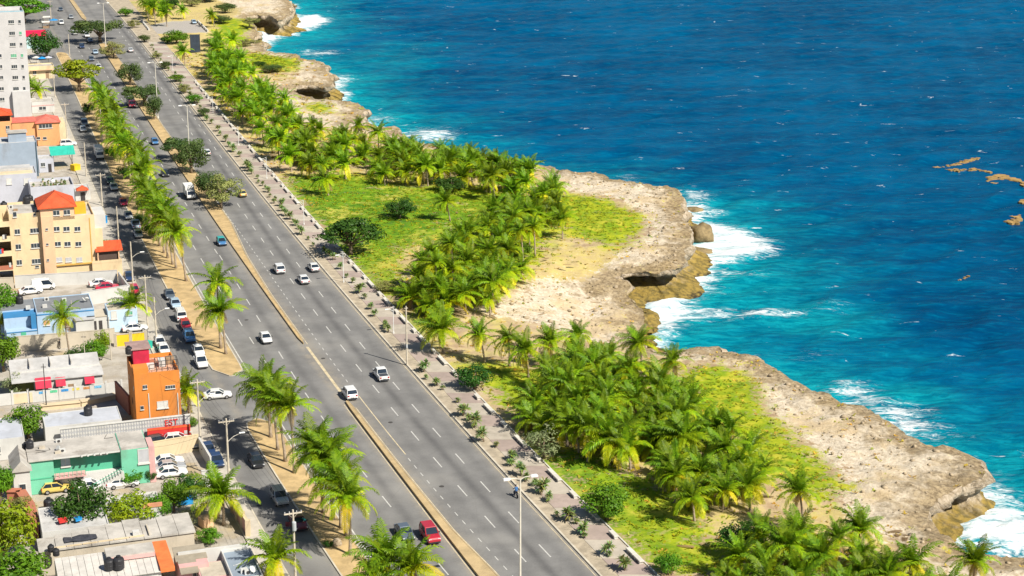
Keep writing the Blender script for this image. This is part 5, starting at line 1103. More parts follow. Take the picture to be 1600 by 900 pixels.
# 6 yellow apartment block
H = House('apartment_block', 'yellow four-storey apartment block with a red hipped stair roof', 'building', 147, 335, 12.6)
uL = H.uw(15, 350)[0]; uS0 = H.uw(64, 345)[0]; uS1 = H.uw(83, 345)[0]; uM = H.uw(117, 345)[0]
H.body(uL, uS0, 0.9, 11, 0, 13.6, YELW, ROOFC, 0.5); H.box('stair_tower', uS0, uS1, -.25, 8, 0, 12.9, PNKW); H.box('wall', uS1, uM, 0.0, 8, 12.0, 14.6, PNKW); H.box('wall', uS0, uS1, 0.0, 8, 12.9, 14.6, PNKW); H.body(uS1, 0, 0, 11, 0, 12.6, YELW, ROOFC, 0.55)
H.hip(uS0, uM, 0, 8, 14.6, 2.3, REDT, 0.5); H.box('penthouse', uM + .3, -1.2, 3.2, 6.5, 12.0, 13.9, wallm('amber_wall', (0.70, 0.36, 0.03))); H.box('corner_strip', -1.05, -.85, -.06, 0, 0, 12.0, wallm('ochre', (0.55, 0.33, 0.08))); H.box('white_balcony', -.2, 2.2, 1, 8, 9.6, 12.2, WHITEW)
H.box('side_bay', 0, 1.4, .6, 10, 0, 9.6, YELW)
H.win(88, 332.5, 10, 7.5, 2); H.win(104.5, 331.5, 10, 7.5, 2)
for k, y in enumerate((357.5, 381, 405.5)):
    for a, w_ in ((88 + 2 * k, 10), (104 + 1.6 * k, 9.5), (121 + 1.5 * k, 9)): H.win(a, y, w_, 7, 2, 0, mat('louvre', (0.42, 0.42, 0.44)) if k == 2 else None)
    H.win(73 + k, y + .6, 4, 3, 1, -.25); H.win(54 + 1.3 * k, y + 2.6, 13, 7.5, 3, .9); H.win(27 + 1.6 * k, y + 4.4, 8, 8, 2, .9)
H.win(33, 433, 9, 5, 2, .9); H.win(58, 416.5, 6, 3.4, 1, .9); H.win(54, 335, 4, 4, 1, .9); H.win(23, 335, 6, 8, 1, .9)
for a, b in ((58, 82), (88, 112), (117, 140)): H.pbox('garage_shade_panel', a, 427, b, 432, -.06, 0, mat('opening_shade_paint', (0.05, 0.04, 0.035)), base=0)  # flat dark panels on the wall, colour standing in for shade inside garages
H.box('eave_band', uS1, 0, -.35, 0, 2.9, 3.15, wallm('ochre', (0.55, .33, .08)))
for k in range(4):   # end balconies with washing
    w0 = 2.6 + 2.9 * k; H.box('balcony', uL - 2.6, uL, 0.6, 6.5, w0, w0 + .18, CREW); H.box('balcony_front', uL - 2.6, uL, .6, .72, w0 + .18, w0 + 1.05, YELW if k % 2 else BRICKR if k == 0 else YELW); H.box('balcony_back', uL - 2.6, uL, 6.4, 6.6, w0 + .18, w0 + 2.9, YELW)
H.box('end_pier', uL - 3.0, uL - 2.6, .6, 8, 0, 13.0, YELW)
for k, (m_, w0) in enumerate(((BLUD, 6.1), (REDSIGN, 6.2), (WHITEW, 8.9), (IRON, 9.0), (WHITEW, 3.3))): H.box('washing', uL - 2.3 + .4 * k, uL - 1.9 + .4 * k, .5, .56, w0, w0 + .9, m_)
ybk = H
tank(6.5, 327, 13.2, 'leftmost black water tank on the yellow apartment block', 1.15); tank(42, 318, 13.2, 'black water tank left of the red roof on the yellow block', 1.2); tank(47, 316, 13.2, 'second black water tank beside the red roof of the yellow block', 1.1); tank(58, 322, 13.2, 'bluish water tank touching the red roof of the yellow block', 1.1)
# 7 pavilion
H = House('pavilion', 'red sloping pavilion roof over a dark terrace beside the yellow block', 'pavilion', 151, 393, 5.4)
uR = H.uw(192, 393)[0]; H.shed(-.2, uR, 0, 3.2, 5.4, 6.6, REDT, 0.18); H.box('wall', 0, uR - .6, .6, 3, 3.0, 5.2, mat('opening_shade_paint', (0.08, .05, .04))); H.box('wall', -1.0, uR - .3, 0, 3.2, 0, 3.0, YELW)  # terrace wall under the roof painted dark to stand for its shade
for u in (0.1, uR - .9): H.box('post', u, u + .25, .2, .45, 3, 5.3, PNKW)
H.box('garage_shade_panel', .8, 3.0, -.05, 0, 0, 1.4, mat('opening_shade_paint', (.05, .04, .035))); H.box('parapet', -1.0, uR - .3, -.04, .14, 3.0, 3.5, YELW)  # solid panel, shade of a garage entrance put into its colour
# 8 white walls of the parking yard
wall_run('yard_wall', 'long white yard wall below the yellow block', [(24, 450), (184, 441)], 2.4, 0.2, WHITEW, ROOFW); wall_run('yard_wall', 'white yard wall between the parked red car and the blue house', [(128, 478), (204, 466)], 2.6, 0.2, WHITEW, ROOFW)
wall_run('yard_wall', 'white side wall along the street beside the parking yard', [(204, 467), (186, 442)], 2.2, 0.2, WHITEW, ROOFW); wall_run('yard_wall', 'grey low wall at the left edge beneath the yellow balconies', [(-4, 452), (22, 451)], 2.2, 0.2, CONW)
# 9 blue house
H = House('house', 'light blue house with a dark grey flat roof', 'house', 57, 489, 4.6)
uA, uB = H.uw(10, 489)[0], H.uw(147, 484)[0]; H.body(0, uB, 0, 9.5, 0, 4.6, BLUW, ROOFG, 0.2); H.box('wall', uA - .5, 0, .6, 4, 0, 3.9, BLUW); H.box('roof', uA - .5, 0, .6, 4, 3.9, 4.05, BLUD); H.box('band', 0, uB, -.06, 0, 4.1, 4.3, BLUD)
H.box('wall', uA - 1, 9, 4, 9.5, 0, 4.3, BLUW); H.box('roof', uA - 1, 0, 4, 9.5, 4.3, 4.45, ROOFG); H.box('front_terrace', uA - .3, -.2, -2, .6, 0, 2.0, BLUW); H.box('terrace_rail', uA - .3, -.2, -2.08, -2, 2.0, 2.15, BLUD)
H.pbox('blue_porch', 49, 490, 57, 522, -.8, 0, BLUD, base=0); H.win(73, 504, 10, 8, 2, 0, mat('amber_pane', (0.5, 0.28, 0.12))); H.win(130, 510, 5, 5, 1); H.win(105, 506, 7, 7, 2); H.pbox('green_gate', 33, 519, 41, 525, -2.06, -1.98, GREW, base=0)
H.box('white_porch', uB - 3.4, uB - .3, -1.6, 0, 0, 3.0, WHITEW); H.box('porch_roof', uB - 3.6, uB, -1.8, 0, 3.0, 3.15, ROOFW)
for (a, b) in ((70, 480), (44, 482)): p = H.uv(a, b, 4.5); H.box('roof_vent', p[0] - .4, p[0] + .4, p[1] - .3, p[1] + .3, 4.4, 5.0, WHITEW)
bh = H; tank(31, 474, 4.5, 'black water tank on the grey roof of the blue house', 1.1)
H = House('shop', 'pale blue corner shop by the street', 'building', 168, 486, 4.0)
uB = H.uw(214, 480)[0]; H.body(0, uB, 0, 5, 0, 4.0, wallm('pale_blue_wall', (0.48, 0.62, 0.76)), CONW, 0.3); H.win(203, 489, 8, 6, 2, 0, GRNG); H.win(178, 492, 9, 12, 1, 0, FRAMEW); H.box('wall', -3.5, 0, .3, 4.5, 0, 3.0, WHITEW); H.box('roof', -3.6, 0, .2, 4.6, 3.0, 3.15, CONW)
for u in (-2.6, -1.6): H.box('doorway', u, u + .6, .24, .3, 0.6, 2.3, IRON)
# 10 block wall and dry yard
wall_run('block_wall', 'bare concrete block wall below the blue house', [(26, 549), (164, 538), (180, 535)], 2.6, 0.2, CONW)
o = wall_run('block_wall', 'yellow panelled wall with concrete frame near the orange house', [(181, 541), (229, 536)], 2.0, 0.25, YELL, CONW, 2)
# 11 white house with red awnings
H = House('house', 'white house with red awnings and a stepped white roof', 'house', 18, 597, 3.4)
uB = H.uw(160, 588)[0]; H.box('wall', 3.4, uB, 0, 7, 0, 3.3, WHITEW); H.shed(0, uB + .2, -.4, 3.4, 3.3, 3.7, ROOFW, .12, 0.0); H.shed(0, uB, 3.4, 7.4, 3.9, 4.6, ROOFW, .12, 0.0); H.box('step', 0, uB, 3.2, 3.4, 3.3, 3.9, WHITEW); H.box('carport_wall', 0, 3.4, 2.0, 7, 0, 3.1, wallm('olive_wall', (0.35, 0.34, 0.10)))
uH = H.uw(128, 580)[0]
for (a, b, c_, d) in ((54, 589, 80, 599), (86, 588, 102, 596), (131, 584, 147, 592)):
    u0, w1 = H.uw(a, b); u1, w0 = H.uw(c_, d); H.shed(u0, u1, -1.3, 0, w0 - .25, w1 - .2, CRIM, .05, name='awning')
H.win(66, 604, 10, 7, 2); H.win(94, 601, 7, 6, 2); H.win(139, 598, 7, 6, 2); H.box('door', 8.5, 9.4, -.05, 0, 0, 2.1, WOODM)
for k in range(3): H.box('roof_seam', 3 + 3.2 * k, 3.12 + 3.2 * k, 3.5, 7.3, 4.62 - .35, 4.70, ROOFC)
F2 = House('fence', 'white garden fence with small painted murals', 'fence', -6, 617, 1.9)
uE = F2.uw(190, 602)[0]; F2.box('panel', 0, uE, 0, .2, 0, 1.9, WHITEW)
for k in range(9): F2.box('post', k * uE / 8 - .16, k * uE / 8 + .16, -.08, .28, 0, 2.25, WHITEW)
for k, c_ in enumerate(((0.08, 0.30, 0.55), (0.1, 0.45, 0.25), (0.05, 0.25, 0.55), (0.6, 0.5, 0.1), (0.55, 0.25, 0.1), (0.15, 0.4, 0.6))): u = 6.4 + 1.7 * k; F2.box('mural', u, u + 1.1, -.03, 0, 1.3, 1.7, mat(f'mural_{k}', c_, .8, .4, 3.0))
F2.box('gate', 2.4, 5.4, -.05, 0, .1, 1.7, BEIW)
wall_run('block_wall', 'low ochre wall top in front of the white fence', [(64, 640), (126, 634), (180, 622)], 0.7, 0.8, BEIW)
# 12 orange house
H = House('house', 'tall orange three-storey house with a crimson roof hut', 'house', 209, 585, 9.2)
uB = H.uw(280, 579)[0]; H.body(0, uB, 0, 9.0, 0, 9.2, ORAW, mat('terrace_salmon', (0.60, 0.33, 0.22), .9, .12, .5, dirt=.35), 0.7)
H.win(226.5, 604.5, 7, 6, 2); H.win(266, 604.5, 15, 5.5, 4); H.win(254, 632, 17, 11, 1, 0, FRAMEW); H.win(222, 637, 5.5, 6, 1)
H.box('downpipe', 1.9, 2.02, -.12, 0, 0, 6.0, FRAMEW); H.box('downpipe', uB - .5, uB - .38, -.12, 0, 0, 5.6, FRAMEW)
H.box('ledge', 0, 2.2, 0.2, 2.6, 8.5, 9.9, ORAW); H.box('roof_hut', .6, 3.0, 5.4, 8.9, 8.5, 11.2, CRIM); H.box('hut_roof', -.2, 3.3, 5.2, 9.2, 11.2, 11.4, mat('rust_sheet', (0.33, 0.22, 0.20), .8, .2, 1.0))
H.box('white_cabinet', 2.3, 3.4, 3.2, 3.8, 8.5, 9.5, WHITEW); H.box('orange_bin', 1.0, 1.7, 2.8, 3.4, 8.5, 9.4, YELL)
for k in range(9):
    v = .9 + k * .95
    H.box('left_window', -.05, 0, v, v + .5, 3.2 if k % 2 else 6.2, 4.2 if k % 2 else 7.0, GLASS) if k % 3 == 0 else None
r_ = MB()
for u in np.linspace(uB - 3.3, uB - .1, 5): r_.tube([(u, .1, 9.2), (u, .1, 10.8)], .05, 5); r_.tube([(u, 2.0, 9.2), (u, 2.0, 10.8)], .05, 5)
for z in (9.6, 10.2, 10.8):
    r_.tube([(uB - 3.3, .1, z), (uB - .1, .1, z), (uB - .1, 2.0, z), (uB - 3.3, 2.0, z), (uB - 3.3, .1, z)], .045, 5)
r_.build('roof_cage', IRON, H.root); H.box('white_chest', 4.2, 5.2, 3.8, 5.6, 8.5, 9.6, WHITEW); H.box('wood_rack', 5.4, 6.6, 4.8, 6.0, 8.5, 9.6, WOODM)
och = H; tank(201.5, 553, 10.6, 'black water tank on the orange house hut corner', 0.9)
wall_run('yard_wall', 'dark stair wall at the left foot of the orange house', [(182, 624), (203, 648)], 3.0, 0.25, BRICKR); 
# 13 white flat roof with tank
H = House('house', 'low house with a plain white roof below the white fence', 'house', 70, 668, 3.2)
uB = H.uw(190, 652)[0]; H.body(0, uB, 0, 6.0, 0, 3.2, WHITEW, mat('roof_blue_white', (0.46, 0.48, 0.53), .8, .10, .3, dirt=.35), 0.12); tank(138, 648, 3.2, 'grey-black water tank alone on the plain white roof', 1.1)
H = House('house', 'pale roofed house at the left edge behind the broad tree', 'house', -30, 690, 3.2); H.body(0, 6.0, 0, 9, 0, 3.2, WHITEW, mat('roof_blue_white', (0.6, .62, .68)), 0.15); H.winm(2, 1.7, 1.2, 1)
# 14 lattice wall with red lettering
H = House('ornamental_wall', 'white lattice wall with red lettering in front of the orange house', 'wall', 94, 671, 3.2)
uB = H.uw(296, 644)[0]; uM = H.uw(232, 665)[0]; H.box('panel', 0, uB, .1, .3, 0, 3.15, mat('lattice_backing', (0.36, 0.36, 0.38), .9, .15, 1.0)); H.box('coping', -.1, uB + .1, 0, .4, 3.15, 3.3, FRAMEW)  # plain grey backing panel behind the white diamonds
n_ = int(uB / .75); lat = MB()
for k in range(n_ * 2): 
    u = k * uB / (n_ * 2)
    for w in (.4, 1.0, 1.6, 2.2, 2.8): lat.poly([(u + .03, .06, w), (u + .19, .06, w - .29), (u + .35, .06, w), (u + .19, .06, w + .29)])
lb = lat.build('lattice_diamonds', WHITEW, H.root); kind(lb, 'stuff')
def lettering(txt, u, w, v, size, m_, parent, name='lettering'):
    c = bpy.data.curves.new(name, 'FONT'); c.body = txt; c.size = size; c.extrude = 0.03; o = bpy.data.objects.new(name, c); COL.objects.link(o); dg = bpy.context.evaluated_depsgraph_get()
    me = bpy.data.meshes.new_from_object(o.evaluated_get(dg)); bpy.data.objects.remove(o); me.materials.clear(); me.materials.append(m_)
    r = link(name, me, parent, (u, v, w)); r.rotation_euler = (math.pi / 2, 0, 0); return r
F3 = House('sign_wall', 'red and white painted wall behind the white parked car', 'wall', 229, 668, 2.0)
uB2 = F3.uw(296, 663)[0]; F3.box('panel', 0, uB2, -.75, -.5, 0, 2.0, REDSIGN); F3.box('band', 0, uB2, -.78, -.75, 1.7, 2.0, mat('sign_orange', (0.7, 0.12, 0.04)))
for k in range(9): F3.box('painted_patch', .3 + k * .72, .75 + k * .72, -.79, -.75, .5 + .12 * (k % 3), .95 + .2 * (k % 2), WHITEW if k % 3 else CRIM)
ub = H.uw(256, 650)[0]; lettering('EST', ub, 1.95, .0, 1.3, REDSIGN, H.root)
# 15 green house
H = House('house', 'long green two-storey house with an outside white stair', 'house', 45, 720, 6.4, 0.0, YAW, 0.78)
u1 = H.uw(83, 718)[0]; u2 = H.uw(188, 704)[0]; u3 = H.uw(231, 698)[0]
H.box('wall', 0, u1, 0, 6.5, 0, 6.2, GREL); H.box('wall', u1, u2, 1.2, 6.5, 0, 6.2, GREW); H.box('wall', u2, u3, -.6, 6.5, 0, 6.6, GREL); H.box('roof', -.1, u2, -.3, 6.8, 6.2, 6.45, ROOFC); H.box('roof', u2 + .1, u3 - .1, -.5, 6.4, 6.6, 6.66, ROOFC); H.box('pink_pier', u3, u3 + .8, -.7, 3, 0, 6.8, PINKW)
H.box('band', 0, u1, -.07, 0, 2.75, 2.95, GREW); H.box('eave', u1, u2, -.36, -.26, 6.25, 6.5, FRAMEW)
H.win(102, 718, 14, 20, 2, 1.2, mat('curtain_pane', (0.42, 0.52, 0.55))); H.win(158, 706, 17, 8, 2, 1.2); H.win(224, 712, 17, 22, 1, -.6, mat('louvre', (.42, .42, .44)))
H.box('balcony', u1, u1 + 4.2, -.6, 1.2, 2.6, 2.85, PINKW); bl = MB()
for k in range(8): bl.box(u1 + .1 + k * .57, u1 + .16 + k * .57, -.55, -.5, 2.85, 3.8)
bl.box(u1, u1 + 4.2, -.57, -.48, 3.8, 3.88); bl.build('balcony_rail', GREW, H.root)
H.box('lower_wall', u1, u2, .6, 1.2, 0, 2.6, WHITEW)
for k in range(12):
    u = u1 + 4.6 + k * .38; H.box('step', u, u + .4, -1.6, .6, 0, .25 + k * .24, WHITEW)
rl = MB(); rl.tube([(u1 + 4.5, -1.6, 1.1), (u1 + 9.2, -1.6, 4.0)], .06, 5); rl.tube([(u1 + 4.5, -1.6, .6), (u1 + 9.2, -1.6, 3.5)], .04, 5); rl.build('stair_rail', GREW, H.root)
for k in range(5): u = H.uw(126 + 10 * k, 697)[0]; H.box('spout', u - .12, u + .12, -.75, -.3, 6.3, 6.5, FRAMEW)
gh = H; tank(47, 700, 5.05, 'dark water tank on the left end of the green house', .9); tank(40, 703, 4.4, 'second dark tank on the left end of the green house', .8)
H = House('house', 'narrow white gable house left of the green house', 'house', 20, 738, 4.4); H.box('wall', 0, 2.2, 0, 6, 0, 4.4, WHITEW); m2 = MB(); m2.sweep([(-.3, 4.4), (1.1, 5.9), (2.5, 4.4)], -.3, 6.3, 'y'); m2.build('roof', ROOFC, H.root); H.winm(1.1, 2, .9, 1.2, 1); H.box('door', .4, 1.2, -.05, 0, 0, 2, IRON)
# 16 walls of the small car park
wall_run('yard_wall', 'beige wall of the small car park beside the green house', [(238, 716), (311, 703)], 2.4, 0.2, BEIW, CREW); wall_run('yard_wall', 'white wall with gate between car park and street', [(312, 704), (330, 735)], 2.0, 0.2, WHITEW); wall_run('yard_wall', 'white gate wall at the street below the parked navy cars', [(316, 768), (336, 765)], 3.0, 0.25, WHITEW)
wall_run('yard_wall', 'pinkish street wall with grilles in the lower yards', [(364, 800), (388, 838)], 2.0, 0.3, PINKW, BEIW, 3)
# 17 lower roofs
H = House('house', 'white flat-roofed house hidden behind the dense dark tree', 'house', 66, 832, 3.0); uB = H.uw(170, 815)[0]; H.body(0, uB, 0, 8, 0, 3.0, WHITEW, ROOFW, 0.2); H.winm(2, 1.5, 1.2, 1)
H = House('house', 'white roof with orange parapet behind the lower yard trees', 'house', 168, 800, 3.0); uB = H.uw(252, 786)[0]; H.body(0, uB, 0, 5, 0, 3.0, WHITEW, ROOFW, 0.25); H.box('orange_parapet', uB - 2.4, uB + .1, -.1, .25, 2.9, 3.4, wallm('salmon', (0.66, 0.28, 0.15)))
H = House('house', 'long house with a weathered grey concrete roof', 'house', 60, 862, 3.4); uB = H.uw(306, 832)[0]
for k in range(9):
    u0 = k * uB / 9; H.box('roof_slab', u0 + .03, u0 + uB / 9 - .03, 0, 5.4 + (k % 3) * .4 - (k < 3) * 1.5, 3.2, 3.4 + .05 * (k % 2), ROOFC)
H.box('wall', .2, uB - .2, .2, 3.6, 0, 3.2, CONW); H.box('terrace', 6, uB - .4, 3.6, 5.2, 0, 3.19, CONW); tp = MB()
for i in range(4):
    for j in range(3):
        f = lambda a, b: (3.2 + a * 1.0, 1.2 + b * .6, 3.55 + .12 * math.sin(a * 2.1 + b)); tp.quad(f(i, j), f(i + 1, j), f(i + 1, j + 1), f(i, j + 1))
tp.build('tarpaulin', mat('black_tarp', (0.05, 0.05, 0.06), .6, .3, 2.0), H.root)
for k in range(6): H.box('timber', 1.5 + 1.9 * k, 3.3 + 1.9 * k, .15 + .05 * k, .3 + .05 * k, 3.46, 3.62, BEIW)
H.box('roof_box', uB * .6, uB * .6 + .8, .8, 1.5, 3.4, 4.0, WHITEW); H.box('low_ridge', uB * .7, uB * .7 + .15, .4, 3.5, 3.45, 3.7, CONW)
tank(80, 862, 3.45, 'black drum by the tarpaulin on the grey concrete roof', .7); tank(88, 868, 3.2, 'second black drum by the tarpaulin on the grey concrete roof', .7)
H = House('house', 'long low house with a pale ribbed roof at the bottom edge', 'house', 92, 912, 3.2); uB = H.uw(252, 896)[0]
H.box('wall', 0, uB, 0, 7, 0, 3.0, WHITEW)
for k in range(14):
    H.shed(k * uB / 14 + .02, (k + 1) * uB / 14 - .02, -.4, 6.6, 3.15, 3.5, mat('ribbed_sheet', (0.56, 0.53, 0.49), .8, .1, .8, dirt=.3, rnd=.06), .06, name='roof_sheet')
H.box('orange_strip', uB - .1, uB + 1.6, -.4, 7.6, 3.0, 3.55, mat('orange_roof', (0.66, 0.17, 0.05), .8, .15, .8)); H.box('roof_deck', uB * .5, uB - .2, 3.6, 6.4, 3.5, 4.1, ROOFC); H.box('pink_edge', uB * .5, uB - .2, 3.45, 3.6, 3.5, 3.95, PINKW)
tank(171, 889, 3.4, 'left black water tank on the pale ribbed roof', 1.05); tank(186, 888, 3.4, 'right black water tank on the pale ribbed roof', 1.15)
H = House('house', 'brown-roofed house with pink balcony at the bottom edge', 'house', 280, 884, 3.6); uB = H.uw(326, 876)[0]; H.box('wall', 0, uB, 0, 5, 0, 3.4, PINKW); BRR = mat('brown_roof', (0.30, 0.26, 0.20), .9, .15, .6, dirt=.3); H.shed(-.2, uB + .1, 1.6, 4.6, 3.5, 4.0, BRR, .15); H.shed(0, uB * .62, -1.2, 1.6, 3.1, 3.5, BRR, .15); H.box('balcony', uB * .6, uB + 2.2, -3, 1.4, 0, 2.9, PINKW); H.box('balcony_floor', uB * .6 + .2, uB + 2.0, -2.8, 1.2, 2.9, 2.95, CONW); H.winm(2, 2, 1, 1)
H = House('house', 'blue-grey flat roof with white parapet at the bottom edge', 'house', 364, 905, 3.6); uB = H.uw(411, 896)[0]; H.body(0, uB, 0, 8.4, 0, 3.6, WHITEW, SLROOF, 0.35); H.box('white_back_wall', -5.2, uB, 8.4, 8.7, 0, 4.0, WHITEW); H.winm(2, 1.6, 1, 1)
wall_run('yard_wall', 'curving terracotta capped wall in the lower left yard', [(14, 790), (34, 790), (48, 812), (56, 842)], 2.2, 0.9, BRICKR, BRICKR)
tank(77, 796, 0.2, 'dark blue barrel in the lower left yard', 1.2)

# rooftop clutter
ACM = mat('ac_white', (0.55, 0.55, 0.53), .6, .1, 2.0, dirt=.3)
def clutter(H, u0, u1, v0, v1, w, n, seed):
    rg = random.Random(seed)
    for i in range(n):
        u, v = rg.uniform(u0, u1), rg.uniform(v0, v1); k = rg.randrange(5)
        if k == 0: a = H.box('air_conditioner', u - .4, u + .4, v - .2, v + .2, w, w + .6, ACM); MB().lathe([(.22, 0), (.22, .03)], 10).build('fan', IRON, a).matrix_local = Matrix.Translation((u, v - .22, w + .3)) @ Matrix.Rotation(math.pi / 2, 4, 'X')
        elif k == 1: MB().tube([(u, v, w), (u, v, w + rg.uniform(.5, 1.4))], .05, 6).build('vent_pipe', CONW, H.root)
        elif k == 2: MB().tube([(u, v, w + .06), (u + rg.uniform(-2, 2), v, w + .06), (u + rg.uniform(-2, 2), v + rg.uniform(.5, 2), w + .06)], .04, 5).build('pipe', rg.choice((ACM, IRON)), H.root)
        elif k == 3: H.box('block_pile', u - .5, u + .3, v - .2, v + .25, w, w + rg.uniform(.2, .6), rg.choice((CONW, WOODM, BRICKR)))
        else: d = MB().lathe([(.05, 0), (.35, .12), (.42, .26)], 12).build('satellite_dish', ACM, H.root); d.location = (u, v, w + .5); d.rotation_euler = (.9, 0, rg.uniform(0, 6)); MB().tube([(u, v, w), (u, v, w + .5)], .03, 5).build('dish_mast', IRON, H.root)
clutter(ybk, uL + 1 if False else -16, -9, 2, 9, 13.16, 5, 1); clutter(ybk, -5, -1, 2, 9, 12.1, 5, 2); clutter(bh, 1, 9, 1, 8, 4.46, 7, 3); clutter(gh, 1, 14, 1, 6, 6.45, 8, 4); clutter(TER, 1, 8, 1, 7, 4.76, 6, 5); clutter(och, 3.5, 7, 2.4, 8, 8.56, 4, 6); clutter(H, .5, 4, 1, 7, 3.31, 4, 7)
# odds and ends in the yards
def crate(px, py, z, m_, label, sx=.6, sy=.5, sz=.5):
    q = g(px, py, z); o = thing('storage_box', label, 'box', q, RNG.uniform(0, 3)); MB().box(-sx, sx, -sy, sy, 0, sz).build('box', m_, o); MB().box(-sx - .05, sx + .05, -sy - .05, sy + .05, sz, sz + .08).build('lid', m_, o)
crate(290, 786, 0, BLUT, 'bright blue plastic box under the yard trees', .9, .7, .9); crate(322, 822, 0, PNKW, 'orange hutch at the foot of the yellow yard palm', .8, .7, 1.2); crate(8, 706, 0, IRON, 'dark cabinet at the left edge below the broad tree', .8, .6, 1.4); crate(232, 545, 0, TEAL, 'green bin beside the yellow panelled wall', .5, .5, 1.3); crate(98, 815, 3.2, REDSIGN, 'red bundle on the grey concrete roof', .5, .4, .3); crate(122, 813, 3.2, BLUT, 'small blue bundle on the grey concrete roof', .4, .3, .3); crate(163, 350, 0, BLUT, 'blue sign box on the pavement by the yellow block', .9, .3, 1.6); crate(118, 266, 0, YELL, 'yellow round kiosk by the street', .9, .9, 1.4)
# ------------------------------------------------------------------ vehicles
def paint(name, c, m=0.0): return mat('paint_' + name, c, 0.32, 0.03, 0.6, metallic=m, coat=0.7, spec=0.5, dirt=0.06)
PAINT = {'white': paint('white', (0.74, 0.74, 0.73)), 'silver': paint('silver', (0.48, 0.50, 0.52), .3), 'black': paint('black', (0.018, 0.02, 0.026)), 'navy': paint('navy', (0.02, 0.045, 0.12)), 'red': paint('red', (0.42, 0.02, 0.035)), 'crimson': paint('crimson', (0.5, 0.01, 0.06)), 'blue': paint('blue', (0.06, 0.18, 0.38)), 'slate': paint('slate', (0.12, 0.15, 0.19), .2), 'lightblue': paint('lightblue', (0.38, 0.50, 0.62)), 'green': paint('green', (0.03, 0.08, 0.06)), 'grey': paint('grey', (0.25, 0.27, 0.28), .2), 'maroon': paint('maroon', (0.13, 0.015, 0.03)), 'yellow': paint('yellow', (0.62, 0.48, 0.12)), 'teal': paint('teal', (0.03, 0.38, 0.36)), 'lorryred': paint('lorryred', (0.45, 0.02, 0.06))}
CGLASS = mat('car_glass', (0.02, 0.03, 0.045), 0.06, 0.2, 1.0, spec=0.6, coat=0.4); TYRE = mat('tyre', (0.02, 0.02, 0.02), 0.85); RIM = mat('rim', (0.42, 0.42, 0.43), 0.35, 0.1, 2.0, metallic=.6); HEADL = mat('headlamp', (0.75, 0.76, 0.78), 0.15, 0.05, 1.0); TAILL = mat('taillamp', (0.40, 0.01, 0.015), 0.25, 0.1, 1.0); TRIM = mat('dark_trim', (0.025, 0.025, 0.028), 0.6); PLATE = mat('plate', (0.6, 0.6, 0.58), 0.6)
_ty = MB().tube([(-.11, 0, 0), (-.08, 0, 0), (.08, 0, 0), (.11, 0, 0)], [.28, .325, .325, .28], 16).mesh('wheel', TYRE, True); _rm = MB().tube([(-.118, 0, 0), (.118, 0, 0)], .19, 10).mesh('rim', RIM)
def loft(st, zb=0.26):
    """stations (y, half width, top z) -> lower body shell"""
    mb = MB(); rings = []
    for y, w, z in st:
        r = [(-w * .88, y, zb), (-w, y, zb + .2), (-w, y, z - .22), (-w * .95, y, z - .05), (-w * .80, y, z), (w * .80, y, z), (w * .95, y, z - .05), (w, y, z - .22), (w, y, zb + .2), (w * .88, y, zb)]
        rings.append(range(len(mb.v), len(mb.v) + 10)); mb.v += r
    for a, b in zip(rings[:-1], rings[1:]):
        for i in range(10): j = (i + 1) % 10; mb.f.append((a[i], a[j], b[j], b[i])); mb.m.append(0)
    mb.f.append(tuple(rings[0])); mb.f.append(tuple(reversed(rings[-1]))); mb.m += [0, 0]; return mb
TYPES = {  # stations rear->front, cabin (rear base, rear top, front top, front base), belt z, roof z, wheelbase, extra
    'sedan': dict(st=[(-2.24, .70, .80), (-2.14, .82, .96), (-1.75, .86, 1.0), (-.9, .88, .98), (.75, .88, .96), (1.55, .86, .88), (2.05, .80, .80), (2.22, .66, .68)], cab=(-1.72, -1.02, .28, 1.02), belt=.96, roof=1.43, wb=(-1.32, 1.36)),
    'hatch': dict(st=[(-1.98, .72, .86), (-1.88, .82, 1.0), (-1.2, .85, 1.0), (.6, .85, .97), (1.3, .83, .90), (1.78, .78, .80), (1.94, .66, .66)], cab=(-1.86, -1.40, .18, .95), belt=.98, roof=1.48, wb=(-1.22, 1.24)),
    'suv': dict(st=[(-2.18, .80, 1.0), (-2.10, .88, 1.12), (-1.2, .91, 1.12), (.7, .91, 1.10), (1.5, .89, 1.05), (2.0, .85, .96), (2.16, .74, .8)], cab=(-2.06, -1.82, .30, .98), belt=1.10, roof=1.74, wb=(-1.34, 1.38)),
    'van': dict(st=[(-2.20, .80, 1.05), (-2.14, .86, 1.15), (-1.0, .88, 1.15), (1.0, .88, 1.12), (1.8, .86, 1.0), (2.1, .80, .88), (2.18, .7, .75)], cab=(-2.12, -2.04, 1.05, 1.80), belt=1.13, roof=1.98, wb=(-1.4, 1.45), blank=True),
    'pickup': dict(st=[(-2.5, .82, .80), (-2.46, .88, 1.02), (-1.0, .90, 1.05), (.9, .90, 1.06), (1.7, .88, 1.0), (2.2, .84, .92), (2.36, .72, .76)], cab=(-.95, -.72, .42, 1.10), belt=1.06, roof=1.72, wb=(-1.5, 1.55), bed=True)}
_cache = {}
